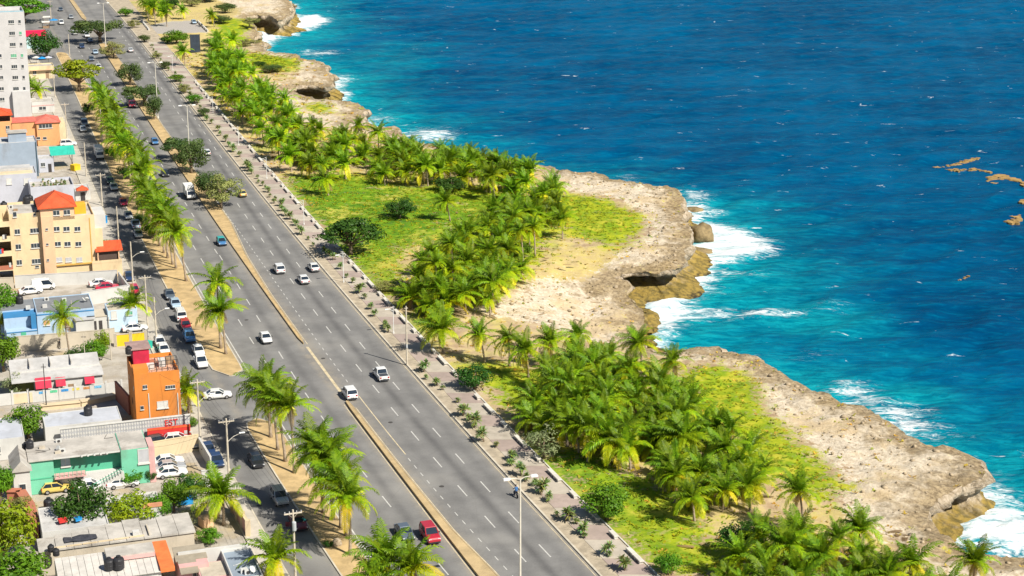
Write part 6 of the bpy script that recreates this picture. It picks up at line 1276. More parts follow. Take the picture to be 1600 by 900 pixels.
def car_meshes(tp):
    if tp in _cache: return _cache[tp]
    T = TYPES[tp]; M = {}; M['body'] = loft(T['st']).mesh('body', PAINT['white'])
    M['body'].polygons.foreach_set('use_smooth', [False] * len(M['body'].polygons))
    rb, rt, ft, fb = T['cab']; z0, z1 = T['belt'], T['roof']; w0, w1 = .80, .64
    if tp in ('suv', 'van', 'pickup'): w0, w1 = .84, .72
    c = lambda w, y, z: (w, y, z)
    def panel(pts, k=0.012, m_=CGLASS, nm='window'):
        mb = MB(); mb.poly(pts); return mb.mesh(nm, m_)
    M['rear_window'] = panel([c(w0, rb, z0), c(-w0, rb, z0), c(-w1, rt, z1), c(w1, rt, z1)]); M['windscreen'] = panel([c(-w0, fb, z0), c(w0, fb, z0), c(w1, ft, z1), c(-w1, ft, z1)])
    for s, nm in ((1, 'R'), (-1, 'L')): M['side' + nm] = panel([c(s * w0, rb, z0), c(s * w0, fb, z0), c(s * w1, ft, z1), c(s * w1, rt, z1)][::s])
    r = MB(); r.box(-w1 - .03, w1 + .03, rt - .06, ft + .05, z1 - .02, z1 + .05, 0, .04)
    for s in (1, -1):
        for a, b in (((s * w0, rb, z0), (s * w1, rt, z1)), ((s * w0, fb, z0), (s * w1, ft, z1)), ((s * (w0 + .005), (rb + fb) / 2 - .1, z0), (s * (w1 + .005), (rt + ft) / 2 - .05, z1))): r.tube([a, b], .055, 5)
        if T.get('blank'):
            k = .52; ym = rb + (fb - rb) * k; yt = rt + (ft - rt) * k; r.poly([(s * (w0 + .02), rb, z0), (s * (w0 + .02), ym, z0), (s * (w1 + .02), yt, z1), (s * (w1 + .02), rt, z1)][::s])
    if T.get('blank'): r.box(-.5, .5, -1.6, .6, z1 + .09, z1 + .12); r.box(-.55, -.5, -1.6, .6, z1 + .05, z1 + .15); r.box(.5, .55, -1.6, .6, z1 + .05, z1 + .15); r.poly([(w0, rb - .02, z0), (-w0, rb - .02, z0), (-w0 * .98, rb - .02, z0 + .18), (w0 * .98, rb - .02, z0 + .18)])
    M['roof'] = r.mesh('roof', PAINT['white'])
    y0, y1 = T['st'][0][0], T['st'][-1][0]; zt = T['st'][1][2]; zf = T['st'][-2][2]
    M['headlight'] = MB().box(-.17, .17, -.10, .05, -.075, .075).mesh('headlight', HEADL); M['taillight'] = MB().box(-.13, .13, -.05, .08, -.11, .11).mesh('taillight', TAILL)
    M['bumper'] = MB().box(-.74, .74, -.08, .08, -.1, .1).mesh('bumper', TRIM); M['plate'] = MB().box(-.24, .24, -.02, .02, -.07, .07).mesh('plate', PLATE); M['mirror'] = MB().box(-.11, .11, -.07, .07, -.07, .07).mesh('mirror', TRIM)
    if T.get('bed'): b = MB(); b.box(-.72, .72, -2.36, -1.05, 1.052, 1.056); M['bed'] = b.mesh('bed', mat('bed_liner', (0.05, .055, .07), .7)); 
    _cache[tp] = M; return M
def car(px, py, tp, colr, yaw, label, far=False, z=0.0, roofc=None, s=1.0, xy=None, group=None):
    q = g(px, py, z) if xy is None else Vector((*xy, z)); o = thing({'sedan': 'sedan_car', 'hatch': 'hatchback_car', 'suv': 'suv_car', 'van': 'minivan', 'pickup': 'pickup_truck'}[tp], label, {'van': 'van', 'pickup': 'pickup'}.get(tp, 'car'), (q.x, q.y, z + .005), yaw, group); o.scale = (s, s, s)
    M = car_meshes(tp); T = TYPES[tp]
    def put(nm, me, loc=(0, 0, 0), m_=None, par=None):
        c = link(nm, me, par or o, loc)
        if m_: c.material_slots[0].link = 'OBJECT'; c.material_slots[0].material = m_
        return c
    put('body', M['body'], (0, 0, 0), PAINT[colr]); put('roof', M['roof'], (0, 0, 0), PAINT[roofc or colr]); put('windscreen', M['windscreen']); put('rear_window', M['rear_window']); put('side_window', M['sideL']); put('side_window', M['sideR'])
    hw = .80
    for y in T['wb']:
        for x in (-hw, hw):
            w = put('wheel', _ty, (x, y, .325)); 
            if not far: put('rim', _rm, (0, 0, 0), None, w)
    y0, y1 = T['st'][0][0], T['st'][-1][0]; zt = T['st'][1][2] - .2; zf = T['st'][-2][2] - .16
    for x in (-.6, .6): put('headlight', M['headlight'], (x, y1 - .08, zf)); put('taillight', M['taillight'], (x * 1.08, y0 + .0, zt))
    put('bumper', M['bumper'], (0, y0 + .02, .42)); put('bumper', M['bumper'], (0, y1 - .03, .40))
    if not far:
        put('plate', M['plate'], (0, y0 - .03, .66)); [put('mirror', M['mirror'], (x, T['cab'][3] - .25, T['belt'] + .06)) for x in (-.98, .98)]
    if 'bed' in M: put('cargo_bed', M['bed'])
    return o
def away(px, py, f=KERB): return line_yaw(f, g(px, py).y)
def toward(px, py, f=ISLR): return line_yaw(f, g(px, py).y) + math.pi
A_, T_ = 'a', 't'
for px, py, tp, c_, hd, lab in (
    (436, 425, 'suv', 'white', A_, 'white off-roader in the left lane behind the two white sedans'), (490, 422, 'sedan', 'white', A_, 'white sedan in the lane next to the promenade'), (474, 441, 'sedan', 'white', A_, 'white sedan in the middle lane, nearest of three'), (595, 590, 'pickup', 'white', A_, 'white pickup driving away beside the promenade'),
    (546, 620, 'suv', 'white', A_, 'white estate car with boxy tail at the median opening'), (204, 81, 'sedan', 'white', A_, 'small white car far up the seaward carriageway'), (323, 242, 'hatch', 'white', A_, 'white car right of the grey-green median trees'), (378, 306, 'sedan', 'yellow', A_, 'yellow taxi emerging behind the loose median tree'),
    (415, 533, 'sedan', 'white', T_, 'lone white sedan coming down the landward carriageway'), (346, 382, 'hatch', 'blue', T_, 'blue car with a teal roof beside the narrow median'), (258, 275, 'hatch', 'black', T_, 'dark car half hidden behind the island palms'), (242, 225, 'hatch', 'blue', T_, 'blue car half hidden by palms at the median trees'),
    (672, 842, 'suv', 'red', T_, 'red four-wheel drive beside the median near the bottom'), (632, 838, 'sedan', 'slate', T_, 'dark grey-green sedan beside the red one, behind a palm'),
    (154, 107, 'sedan', 'white', T_, 'white car on the far carriageway, nearest of the queue'), (143, 95, 'hatch', 'slate', T_, 'dark hatchback second in the far queue'), (149, 84, 'sedan', 'lightblue', T_, 'pale blue car third in the far queue beside the median'), (128, 75, 'sedan', 'navy', T_, 'navy car in the outer lane of the far queue'), (141, 66, 'sedan', 'navy', T_, 'navy car in the shade on the far carriageway'), (136, 58, 'suv', 'white', T_, 'white off-roader behind the shaded navy car'), (117, 54, 'sedan', 'white', T_, 'white car left of the white off-roader'), (129, 51, 'hatch', 'white', T_, 'white hatchback partly behind the white off-roader'), (122, 40, 'sedan', 'black', T_, 'black car under the wide far tree'), (111, 29, 'sedan', 'silver', T_, 'silver car at the far junction'), (95, 17, 'sedan', 'slate', T_, 'dark topmost car at the far junction'), (96, 38, 'suv', 'white', T_, 'white vehicle beside the blue parasol'),
    (400, 725, 'sedan', 'black', 's', 'black car coming down the service road'), (437, 784, 'suv', 'silver', 's', 'silver off-roader parked beside the island'),
    (265, 465, 'sedan', 'slate', 's', 'dark slate car first in the row parked by the island'), (274, 479, 'sedan', 'lightblue', 's', 'pale blue car second in the row parked by the island'), (282, 499, 'van', 'white', 'S', 'white van third in the row parked by the island'), (290, 513, 'hatch', 'red', 's', 'red car squeezed between the white van and the blue car'), (296, 532, 'suv', 'blue', 's', 'blue car parked behind the red one'), (310, 553, 'sedan', 'white', 's', 'white sedan parked just behind the white pickup'), (314, 571, 'pickup', 'white', 's', 'white pickup parked at the end of the island'),
    (250, 540, 'hatch', 'white', 's', 'white hatchback at the pavement beside the orange house'), (256, 551, 'sedan', 'white', 's', 'white sedan nearest the orange house at the pavement'),
    (325, 708, 'sedan', 'navy', 's', 'dark navy car, upper of two parked by the utility pole'), (338, 725, 'sedan', 'navy', 's', 'navy car, lower of two parked by the utility pole'),
    (172, 286, 'sedan', 'green', 's', 'dark green car parked under the palms'), (178, 296, 'sedan', 'silver', 's', 'silver car behind the dark green one'), (193, 320, 'sedan', 'crimson', 's', 'red car driving down the shaded service road'), (201, 341, 'sedan', 'silver', 's', 'silver car at the start of a shaded row'), (212, 355, 'pickup', 'lightblue', 'S', 'pale blue pickup seen from behind in the shaded row'), (216, 370, 'sedan', 'silver', 's', 'silver sedan last in the shaded row'), (202, 437, 'sedan', 'navy', 's', 'navy car by the pole at the yard gate'), (210, 458, 'hatch', 'crimson', 's', 'crimson hatchback at the yard gate'), (132, 196, 'suv', 'slate', 's', 'dark vehicle in the shade far up the service road'), (130, 205, 'sedan', 'silver', 's', 'silver car in the shade far up the service road')):
    f = {'a': KERB, 't': MEDL, 's': SERR, 'S': SERR}[hd]; yw = away(px, py, f) + (math.pi if hd in 'ts' else 0)
    car(px, py, tp, c_, yw, lab, py < 150, 0.0, 'teal' if 'teal roof' in lab else None)
SIDE = YAW - math.pi / 2
car(340, 622, 'sedan', 'white', SIDE - .05, 'white sedan crossing the side turning broadside'); car(303, 37, 'hatch', 'lightblue', math.radians(200), 'blue-grey car alone in the distant car park', True)
for px, py, tp, c_, yw, lab in ((168, 453, 'sedan', 'crimson', SIDE, 'red sedan parked broadside inside the white yard'), (158, 447, 'sedan', 'white', SIDE, 'white sedan behind the red one inside the white yard'), (68, 452, 'van', 'white', SIDE, 'white minivan inside the white yard'), (48, 459, 'sedan', 'white', SIDE + .1, 'white sedan left of the minivan in the yard'), (175, 516, 'suv', 'navy', SIDE, 'dark blue off-roader beside the blue corner shop'), (211, 517, 'sedan', 'white', SIDE, 'white sedan at the blue corner shop'), (107, 228, 'suv', 'white', SIDE, 'white car nosing out by the teal canopy'),
    (247, 694, 'sedan', 'black', SIDE + .2, 'black car with yellow reflections by the red wall'), (278, 692, 'hatch', 'white', SIDE - .1, 'white hatchback in front of the red painted wall'), (304, 697, 'hatch', 'grey', SIDE + 1.5, 'grey car tail at the pavement by the red wall'), (263, 726, 'sedan', 'white', SIDE, 'top white sedan of three by the beige wall'), (266, 735, 'sedan', 'silver', SIDE, 'middle silver sedan of three by the beige wall'), (268, 744, 'sedan', 'white', SIDE, 'bottom white sedan of three by the beige wall'), (192, 760, 'sedan', 'white', SIDE, 'white car behind shrubs below the green house stair'), (140, 765, 'sedan', 'white', SIDE, 'white car roof at the foot of the white stair'), (88, 768, 'hatch', 'yellow', SIDE, 'yellow car under trees below the green house')):
    car(px, py, tp, c_, yw, lab)
# maroon car with an open door and a person leaning in
mc = car(466, 822, 'sedan', 'maroon', away(466, 822, SERR) + math.pi, 'maroon car with an open door parked on the service road')
dr = MB().box(-.03, .03, -1.0, 0, .35, 1.0).build('open_door', PAINT['maroon'], mc); dr.location = (.86, .75, 0); dr.rotation_euler = (0, 0, 1.1)
# trucks
def truck(px, py, yaw, cabc, boxm, label, L=4.2, name='delivery_truck', hbox=2.0):
    q = g(px, py); o = thing(name, label, 'truck', (q.x, q.y, .005), yaw)
    MB().box(-.9, .9, -L / 2 - .8, L / 2 + 1.3, .55, .75).build('chassis', TRIM, o)
    MB().box(-1.05, 1.05, -L / 2 - .8, L / 2 - .8, .85, .85 + hbox, 0, .04).build('cargo_box', boxm, o)
    cb = MB(); y0 = L / 2 - .65; cb.sweep([(y0, .6), (y0 + 1.95, .6), (y0 + 1.95, 1.25), (y0 + 1.6, 2.15), (y0, 2.2)], -.95, .95, 'x'); cab = cb.build('cab', PAINT[cabc], o)
    gl = MB(); gl.quad((-.85, y0 + 1.935, 1.32), (.85, y0 + 1.935, 1.32), (.80, y0 + 1.65, 2.06), (-.80, y0 + 1.65, 2.06)); gl.build('windscreen', CGLASS, o)
    for s in (-1, 1):
        w = MB(); w.poly([(s * .96, y0 + .3, 1.3), (s * .96, y0 + 1.75, 1.3), (s * .96, y0 + 1.5, 2.0), (s * .96, y0 + .3, 2.0)]); w.build('side_window', CGLASS, o)
        MB().box(s * .62 - .18, s * .62 + .18, y0 + 1.93, y0 + 1.98, .72, .9).build('headlight', HEADL, o)
    MB().box(-.95, .95, y0 + 1.93, y0 + 2.02, .42, .62).build('bumper', TRIM, o)
    for y in (-L / 2 + .5, y0 + 1.2):
        for x in (-.85, .85): w = link('wheel', _ty, o, (x, y, .42)); w.scale = (1.4, 1.3, 1.3); link('rim', _rm, w)
    return o
BOXW = mat('box_white', (0.72, 0.72, 0.70), .6, .05, .5, dirt=.15)
truck(296, 308, away(296, 308, MEDL) + math.pi, 'white', BOXW, 'white box truck driving beside the planted median', 4.6); truck(155, 246, away(155, 246, SERR) + math.pi, 'white', BOXW, 'white box truck parked under the palms on the service road', 4.4)
truck(205, 166, away(205, 166, MEDL) + math.pi, 'lorryred', mat('tipper_grey', (0.40, 0.39, 0.38), .7, .2, 1.0), 'red-cabbed tipper lorry on the far carriageway', 5.0, 'tipper_lorry', 1.5)

# ------------------------------------------------------------------ people
SKIN = mat('skin', (0.20, 0.10, 0.06), .6); CLO = {k: mat('cloth_' + k, v, .85, .15, 4.0) for k, v in {'blue': (0.04, 0.13, 0.32), 'dark': (0.02, 0.022, 0.03), 'teal': (0.03, 0.36, 0.36), 'jeans': (0.06, 0.08, 0.14), 'white': (.65, .65, .63)}.items()}
def figure(o, joints, edges, mats_of, cuts):
    """one continuous skinned body: joints {name:(pos, radius)}"""
    names = list(joints); me = bpy.data.meshes.new('body'); me.from_pydata([joints[n][0] for n in names], [(names.index(a), names.index(b)) for a, b in edges], [])
    ob = link('body', me, o); sk = ob.modifiers.new('skin', 'SKIN'); sk.use_smooth_shade = True
    for i, n in enumerate(names): r = joints[n][1]; me.skin_vertices[0].data[i].radius = (r, r)
    me.skin_vertices[0].data[names.index('pelvis')].use_root = True
    ss = ob.modifiers.new('sub', 'SUBSURF'); ss.levels = 1; ss.render_levels = 1
    dg = bpy.context.evaluated_depsgraph_get(); m2 = bpy.data.meshes.new_from_object(ob.evaluated_get(dg)); ob.modifiers.clear(); ob.data = m2; m2.materials.clear()
    for m_ in mats_of: m2.materials.append(m_)
    for p in m2.polygons: p.material_index = cuts(p.center)
    return ob
def hair_cap(o, c, r):
    bm = bmesh.new(); bmesh.ops.create_uvsphere(bm, u_segments=10, v_segments=8, radius=r); bmesh.ops.delete(bm, geom=[v for v in bm.verts if v.co.z < -r * .15], context='VERTS'); me = bpy.data.meshes.new('hair'); bm.to_mesh(me); bm.free(); me.materials.append(CLO['dark']); link('hair', me, o, c)
def bike(px, py, yaw):
    q = g(px, py); o = thing('motorcycle', 'small pale motorcycle at the kerb by the tall lamp', 'motorcycle', (q.x, q.y, .005), yaw)
    for y in (-.62, .62): w = link('wheel', _ty, o, (0, y, .3)); w.scale = (.45, .92, .92)
    MB().tube([(0, -.62, .3), (0, -.1, .42), (0, .35, .75), (0, .62, .3)], .05, 6).build('frame', TRIM, o); MB().tube([(0, .02, .68), (0, .2, .82), (0, .42, .80)], [.1, .15, .1], 8).build('fuel_tank', PAINT['white'], o); MB().tube([(0, -.75, .78), (0, -.4, .76), (0, .05, .74)], [.08, .13, .09], 8).build('seat', TRIM, o)
    MB().tube([(-.35, .38, 1.02), (0, .5, .98), (.35, .38, 1.02)], .02, 5).build('handlebar', IRON, o); MB().lathe([(.02, .82), (.09, .84), (.1, .92), (.02, .95)], 8, (0, .6)).build('headlamp', HEADL, o)
    p = thing('person', 'person in a blue shirt riding the motorcycle', 'person', (q.x, q.y, .005), yaw)
    J = {'pelvis': ((0, -.28, .90), .15), 'spine': ((0, -.22, 1.15), .15), 'chest': ((0, -.12, 1.36), .17), 'neck': ((0, -.08, 1.52), .06), 'head': ((0, -.03, 1.66), .10), 'top': ((0, -.02, 1.76), .07)}
    E = [('pelvis', 'spine'), ('spine', 'chest'), ('chest', 'neck'), ('neck', 'head'), ('head', 'top')]
    for s, n in ((-1, 'l'), (1, 'r')):
        J.update({n + 'sh': ((s * .19, -.10, 1.40), .07), n + 'el': ((s * .30, .08, 1.16), .05), n + 'ha': ((s * .32, .36, 1.05), .035), n + 'hi': ((s * .10, -.22, .86), .10), n + 'kn': ((s * .19, .18, .72), .075), n + 'an': ((s * .17, -.02, .30), .05), n + 'to': ((s * .18, .14, .26), .04)})
        E += [('chest', n + 'sh'), (n + 'sh', n + 'el'), (n + 'el', n + 'ha'), ('pelvis', n + 'hi'), (n + 'hi', n + 'kn'), (n + 'kn', n + 'an'), (n + 'an', n + 'to')]
    figure(p, J, E, [CLO['blue'], CLO['jeans'], SKIN], lambda c: 2 if c.z > 1.52 or (c.y > .12 and c.z > .98) else (1 if c.z < .98 else 0)); hair_cap(p, (0, -.04, 1.70), .115)
bike(806, 776, away(806, 776) + math.pi * 0)
def stand(px, py, yaw, top, leg, label, lean=0.0, dx=(0, 0)):
    q = g(px, py); p = thing('person', label, 'person', (q.x + dx[0], q.y + dx[1], .005), yaw); L = lean
    J = {'pelvis': ((0, -L * .2, .95), .14), 'spine': ((0, L * .12, 1.15), .14), 'chest': ((0, L * .38, 1.36 - L * .08), .16), 'neck': ((0, L * .52, 1.50 - L * .12), .055), 'head': ((0, L * .62, 1.62 - L * .15), .095), 'top': ((0, L * .7, 1.72 - L * .18), .07)}
    E = [('pelvis', 'spine'), ('spine', 'chest'), ('chest', 'neck'), ('neck', 'head'), ('head', 'top')]
    for s, n in ((-1, 'l'), (1, 'r')):
        J.update({n + 'sh': ((s * .19, L * .38, 1.40 - L * .08), .065), n + 'el': ((s * .25, L * .5 + .04, 1.12), .048), n + 'ha': ((s * .24, L * .8 + .14, .92), .034), n + 'hi': ((s * .10, -L * .2, .88), .095), n + 'kn': ((s * .11, .02, .48), .07), n + 'an': ((s * .11, -.02, .09), .045), n + 'to': ((s * .12, .14, .045), .035)})
        E += [('chest', n + 'sh'), (n + 'sh', n + 'el'), (n + 'el', n + 'ha'), ('pelvis', n + 'hi'), (n + 'hi', n + 'kn'), (n + 'kn', n + 'an'), (n + 'an', n + 'to')]
    figure(p, J, E, [top, leg, SKIN], lambda c: 2 if c.z > 1.5 - L * .13 or (abs(c.x) > .2 and c.z < 1.1) else (1 if c.z < .97 else 0)); hair_cap(p, (0, L * .6, 1.67 - L * .15), .105)
stand(477, 824, away(466, 822, SERR) + 1.9, CLO['teal'], CLO['jeans'], 'person in a turquoise shirt leaning into the maroon car', .55)
stand(820, 348, 0.5, CLO['blue'], CLO['dark'], 'person in blue standing in the shade of the middle grove'); stand(94, 545, 2.0, CLO['dark'], CLO['dark'], 'dark-dressed person at the foot of the bare block wall')
# ------------------------------------------------------------------ street furniture
POLE = mat('pole_steel', (0.62, 0.58, 0.50), .6, .08, 1.5, dirt=.15); WPOLE = mat('pole_wood', (0.52, 0.46, 0.37), .85, .15, 2.0); LAMPH = mat('lamp_head', (0.70, 0.70, 0.69), .4)
def tall_lamp(px, py, label, h=16.2):
    q = g(px, py, h); o = thing('street_lamp', label, 'street lamp', (q.x, q.y, .3), line_yaw(MEDL, q.y), 'double-headed lamps on the median')
    MB().lathe([(.30, 0), (.30, .4), (.15, .5), (.13, 5), (.09, h - .4)], 10).build('pole', POLE, o)
    for s in (-1, 1):
        a = MB().tube([(0, 0, h - .5), (s * .5, 0, h - .25), (s * 1.35, 0, h - .2)], .05, 6).build('arm', POLE, o)
        MB().box(s * 1.7 - .42, s * 1.7 + .42, -.24, .24, h - .32, h - .10, 0, .08).build('lamp_head', LAMPH, a)
for a, b, l in ((813, 747, 'tall double lamp rising at the bottom edge over the motorcycle'), (292, 165, 'tall double lamp behind the grey-green median trees'), (242, 98, 'tall double lamp above the red-cabbed lorry'), (161, 5, 'farthest tall double lamp at the top left')): tall_lamp(a, b, l)
def prom_lamp(px, py, h, label):
    q = g(px, py); o = thing('street_lamp', label, 'street lamp', (q.x, q.y, .1), line_yaw(KERB, q.y), 'promenade lamps')
    MB().lathe([(.13, 0), (.13, .3), (.07, .4), (.055, h)], 8).build('pole', LAMPH, o)
    a = MB(); a.tube([(0, 0, h - .9), (-.5, 0, h - .55), (-1.0, 0, h - .35)], .04, 6); a.tube([(0, 0, h - .1), (-1.0, 0, h - .45)], .03, 6); a.build('arm', LAMPH, o); MB().box(-1.5, -.85, -.14, .14, h - .5, h - .36, 0, .05).build('lamp_head', LAMPH, o)
for a, b, h, l in ((537, 442, 6.0, 'white promenade lamp below the almond tree'), (475, 352, 5.6, 'white promenade lamp left of the almond tree'), (417, 280, 5.4, 'white promenade lamp beside the far lawn'), (373, 228, 5.2, 'white promenade lamp beside the long grove'), (333, 178, 5.0, 'white promenade lamp at the head of the long grove'), (270, 110, 5.0, 'white promenade lamp near the yellow-skirted palm'), (615, 522, 5.0, 'short promenade lamp beside the timber pole')): prom_lamp(a, b, h, l)
INSUL = mat('insulator', (0.55, 0.55, 0.56), .3); TRANS = mat('transformer_grey', (0.42, 0.44, 0.46), .5, .08, 1.0)
POLES = []
def utility(px, py, h, label, arm=True, lamp=False, trans=False, tilt=0.0):
    q = g(px, py); yw = line_yaw(SERL, q.y); o = thing('utility_pole', label, 'utility pole', (q.x, q.y, .1), yw); o.rotation_euler = (tilt, tilt * .6, yw)
    MB().lathe([(.17, 0), (.15, h * .5), (.11, h)], 9).build('pole', WPOLE, o)
    if arm:
        ca = MB(); ca.box(-1.1, 1.1, -.07, .07, h - .55, h - .40); ca.tube([(-.6, 0, h - .5), (0, 0, h - 1.1), (.6, 0, h - .5)], .025, 5); c = ca.build('crossarm', WPOLE, o)
        for x in (-1.0, -.45, .45, 1.0): MB().lathe([(.03, h - .4), (.06, h - .34), (.05, h - .28), (.06, h - .22), (.02, h - .16)], 7, (x, 0)).build('insulator', INSUL, c)
    if trans: t = MB().lathe([(.2, h - 2.6), (.26, h - 2.5), (.26, h - 1.5), (.2, h - 1.4)], 12, (.0, -.36)).build('transformer', TRANS, o)
    if lamp: l = MB().tube([(0, 0, h * .62), (.9, 0, h * .70), (1.9, 0, h * .74)], .045, 6).build('lamp_arm', POLE, o); MB().box(1.7, 2.5, -.15, .15, h * .74 - .02, h * .74 + .12, 0, .05).build('lamp_head', LAMPH, l)
    POLES.append((q.x, q.y, h, yw)); return o
for a in ((462, 912, 9.6, 'utility pole with a grey transformer by the maroon car', True, False, True), (358, 752, 9.2, 'utility pole with crossarm and lamp above the navy cars', True, True, False), (313, 690, 9.6, 'utility pole with lamp at the side turning corner', True, True, False), (245, 540, 8.6, 'utility pole with a lamp arm behind the orange house', False, True, False), (231, 512, 9.6, 'pale utility pole beside the blue corner shop', True, False, False), (208, 446, 8.6, 'utility pole beside the red pavilion', False, True, False), (186, 386, 8.6, 'utility pole behind the light green bush', False, False, False),
          (160, 322, 7.6, 'utility pole with white insulators by the silver car', True, False, False), (135, 276, 8.4, 'leaning pole in front of the parked box truck', False, False, False), (105, 216, 9.6, 'utility pole with crossarm beside the orange house', True, False, False), (86, 152, 7.0, 'utility pole at the foot of the cream house', True, False, False), (109, 88, 7.6, 'far utility pole beside the yellow-green tree', False, False, False), (80, 32, 8.0, 'far utility pole at the top edge', True, False, False)): utility(*a)
for a in ((636, 571, 10.2, 'bare timber pole standing on the promenade'), (160, 222, 9.0, 'yellowish lamp pole among the island palms')):
    q = g(a[0], a[1]); o = thing('timber_pole', a[3], 'pole', (q.x, q.y, .1), line_yaw(KERB, q.y)); MB().lathe([(.16, 0), (.14, a[2] * .5), (.11, a[2])], 9).build('pole', WPOLE, o); MB().box(-.3, .3, -.05, .05, a[2] - .4, a[2] - .3).build('crossarm', WPOLE, o); MB().box(-.12, .12, -.22, -.14, 3.0, 3.6).build('fuse_box', TRANS, o)
for a, b, l in ((174, 562, 'thin pole in the yard behind the white house'), (73, 640, 'black thin mast in front of the white fence'), (135, 590, 'thin wooden post beside the white fence corner')):
    q = g(a, b); o = thing('mast', l, 'pole', (q.x, q.y, 0)); MB().lathe([(.09, 0), (.06, 7.5)], 7).build('pole', IRON if 'black' in l else WPOLE, o); MB().box(-.4, .4, -.04, .04, 6.9, 7.0).build('crossarm', IRON, o)
WIREM = mat('wire', (0.03, 0.03, 0.03), .6)
for i, (a, b) in enumerate(zip(POLES[:-1], POLES[1:])):
    w = MB()
    for k, x in enumerate((-1.0, -.45, .45, 1.0)):
        p0 = Vector((a[0] + x * math.cos(a[3]), a[1] + x * math.sin(a[3]), a[2] - .1)); p1 = Vector((b[0] + x * math.cos(b[3]), b[1] + x * math.sin(b[3]), b[2] - .1)); n = 8
        w.tube([tuple(p0.lerp(p1, t / n) - Vector((0, 0, 1.0 * 4 * (t / n) * (1 - t / n)))) for t in range(n + 1)], .018, 3, 0, False)
    o = w.build('power_line', WIREM); tag(o, f'overhead power lines in the {ordinal(i + 1)} span from the bottom edge', 'power line', 'power lines over the service road')
# concrete benches along the promenade
def bench_mesh(L, parts):
    out = []
    for i in range(parts):
        y0 = -L / 2 + i * L / parts + .04; y1 = y0 + L / parts - .08; out.append(MB().box(-.30, .30, y0, y1, .32, .50, 0, .03).mesh('seat_slab', CONC))
    return out
BL, BS = bench_mesh(4.4, 2), bench_mesh(2.0, 1); _blk = MB().box(-.24, .24, -.2, .2, 0, .32).mesh('block', CONC)
bp = [Yp(*p) for p in ((1000, 873), (963, 840), (930, 807), (897, 777), (867, 747), (837, 720), (810, 693), (787, 667), (760, 643))]
yy = bp[-1] + 5.6; k = 0
while yy < 560: bp.append(yy); yy += (6.4, 5.0)[k % 2]; k += 1
for i, y in enumerate(sorted(bp)):
    lg = i % 2 == 0; o = thing('concrete_bench', f'{"long" if lg else "short"} pale concrete bench on the promenade, {ordinal(i + 1)} from the bottom', 'bench', (float(BENCH(y)), y, .15), line_yaw(BENCH, y), 'concrete benches along the promenade')
    for me in (BL if lg else BS): link('seat_slab', me, o)
    for yb in ((-1.8, -.5, .5, 1.8) if lg else (-.7, .7)): link('block', _blk, o, (0, yb, 0))
# dark screen, car park rail, islet stone, seaweed
H = House('screen_wall', 'dark blue-black screen standing beside the far palms', 'wall', 297, 54, 6.4, 0, math.radians(8)); H.box('panel', 0, 3.2, 0, .2, .2, 6.4, mat('screen_dark', (0.035, 0.05, 0.075), .6, .2, .8)); H.box('post', -.15, 0, 0, .25, 0, 6.5, IRON); H.box('post', 3.2, 3.35, 0, .25, 0, 6.5, IRON)
def rail(label, pts, m_):
    w = [g(*p) for p in pts]; o = thing('low_barrier', label, 'barrier', w[0]); d = w[1] - w[0]; n = 6
    for i in range(n): p = d * (i + .5) / n; q = d.normalized(); c = MB(); e = d / n * .42; nn = Vector((-q.y, q.x, 0)) * .25; c.prism([tuple((p - e - nn)[:2]), tuple((p + e - nn)[:2]), tuple((p + e + nn)[:2]), tuple((p - e + nn)[:2])], 0, .75); c.build('block', m_, o)
rail('white concrete blocks at the car park mouth', [(221, 33), (233, 48)], WHITEW); rail('low wall at the sea end of the car park', [(309, 34), (325, 50)], CONC)
q = g(527, 852); bm = bmesh.new(); bmesh.ops.create_icosphere(bm, subdivisions=2, radius=.7)
for v in bm.verts: v.co *= 1 + .25 * mnoise.noise(v.co * 1.7)
me = bpy.data.meshes.new('stone'); bm.to_mesh(me); bm.free(); me.materials.append(CM); tag(link('stone', me, None, (q.x, q.y, .3)), 'grey boulder on the island beside the golden palm', 'rock')
WEED = mat('seaweed', (0.33, 0.21, 0.075), .9, .3, .6, .5, 2.0)
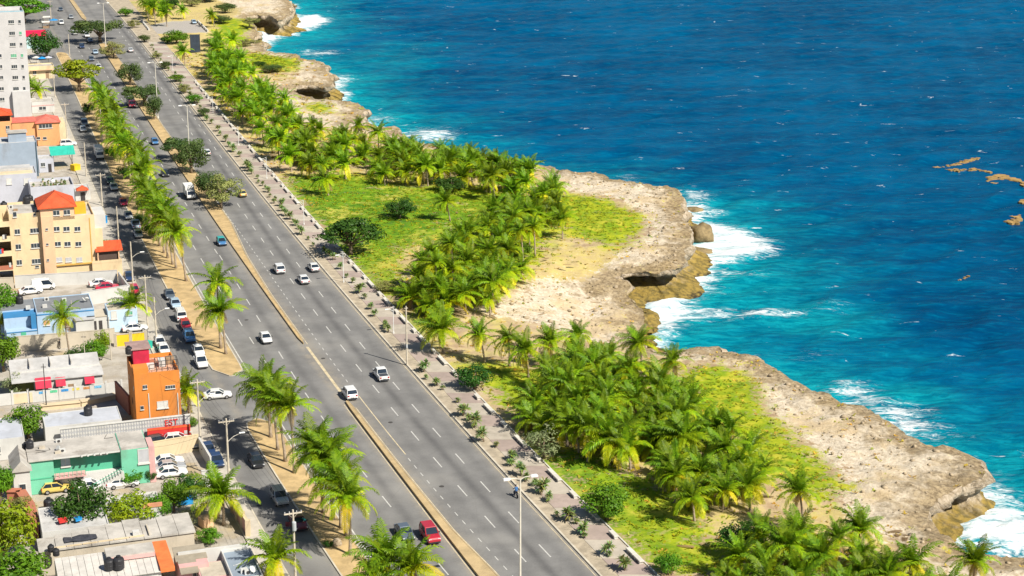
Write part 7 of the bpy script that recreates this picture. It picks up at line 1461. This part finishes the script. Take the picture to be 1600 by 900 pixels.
def seaweed(pts, wid, label):
    w = [g(*p, SEA) for p in pts]; mb = MB(); rg = random.Random(len(pts) + int(wid * 10)); L = 0
    for a, b in zip(w[:-1], w[1:]):
        n = max(4, int((b - a).length * 2.2))
        for t in range(n):
            c = a.lerp(b, (t + rg.random()) / n); r0 = wid * rg.uniform(.25, .9); ox, oy = rg.gauss(0, wid * .35), rg.gauss(0, wid * .6); k = rg.randrange(6, 9)
            mb.prism([(c.x + ox + math.cos(6.283 * i / k) * r0 * rg.uniform(.5, 1.6), c.y + oy + math.sin(6.283 * i / k) * r0 * rg.uniform(.5, 1.2)) for i in range(k)], SEA - .4, SEA + rg.uniform(.16, .34))
    tag(mb.build('seaweed_mat', WEED), label, 'seaweed')
seaweed([(1530, 248), (1505, 254), (1478, 262), (1462, 262), (1490, 268), (1520, 265), (1545, 270)], 0.9, 'looped brown seaweed raft, left of the floating mats'); seaweed([(1548, 285), (1560, 274), (1580, 280), (1600, 288), (1625, 292)], 1.5, 'brown seaweed raft touching the right edge of the photo')
seaweed([(1570, 338), (1582, 332), (1592, 346), (1580, 350)], 1.4, 'small brown seaweed patch below the larger mats'); seaweed([(1600, 318), (1612, 312), (1620, 325)], 1.3, 'little seaweed patch at the right edge'); seaweed([(1496, 441), (1506, 437), (1513, 432)], 0.45, 'faint thin seaweed strand lowest in the water')

for i, (a, ti) in enumerate((((145, 350, 9.0), 6), ((150, 395, 5.0), 5), ((190, 484, 3.8), 4), ((270, 585, 8.6), 3), ((235, 575, 9.4), 2), ((225, 700, 4.6), 1), ((280, 655, 3.6), 2), ((400, 905, 3.6), 0), ((110, 290, 5.0), 7), ((90, 195, 6.0), 9))):
    e = g(*a); t = POLES[ti]; b = Vector((t[0], t[1], t[2] - .9)); n = 8; w = MB()
    w.tube([tuple(b.lerp(e, k / n) - Vector((0, 0, .7 * 4 * (k / n) * (1 - k / n)))) for k in range(n + 1)], .016, 3, 0, False); tag(w.build('service_cable', WIREM), f'thin cable from the street pole to a house, {ordinal(i + 1)} of the house connections', 'cable', 'house cables')
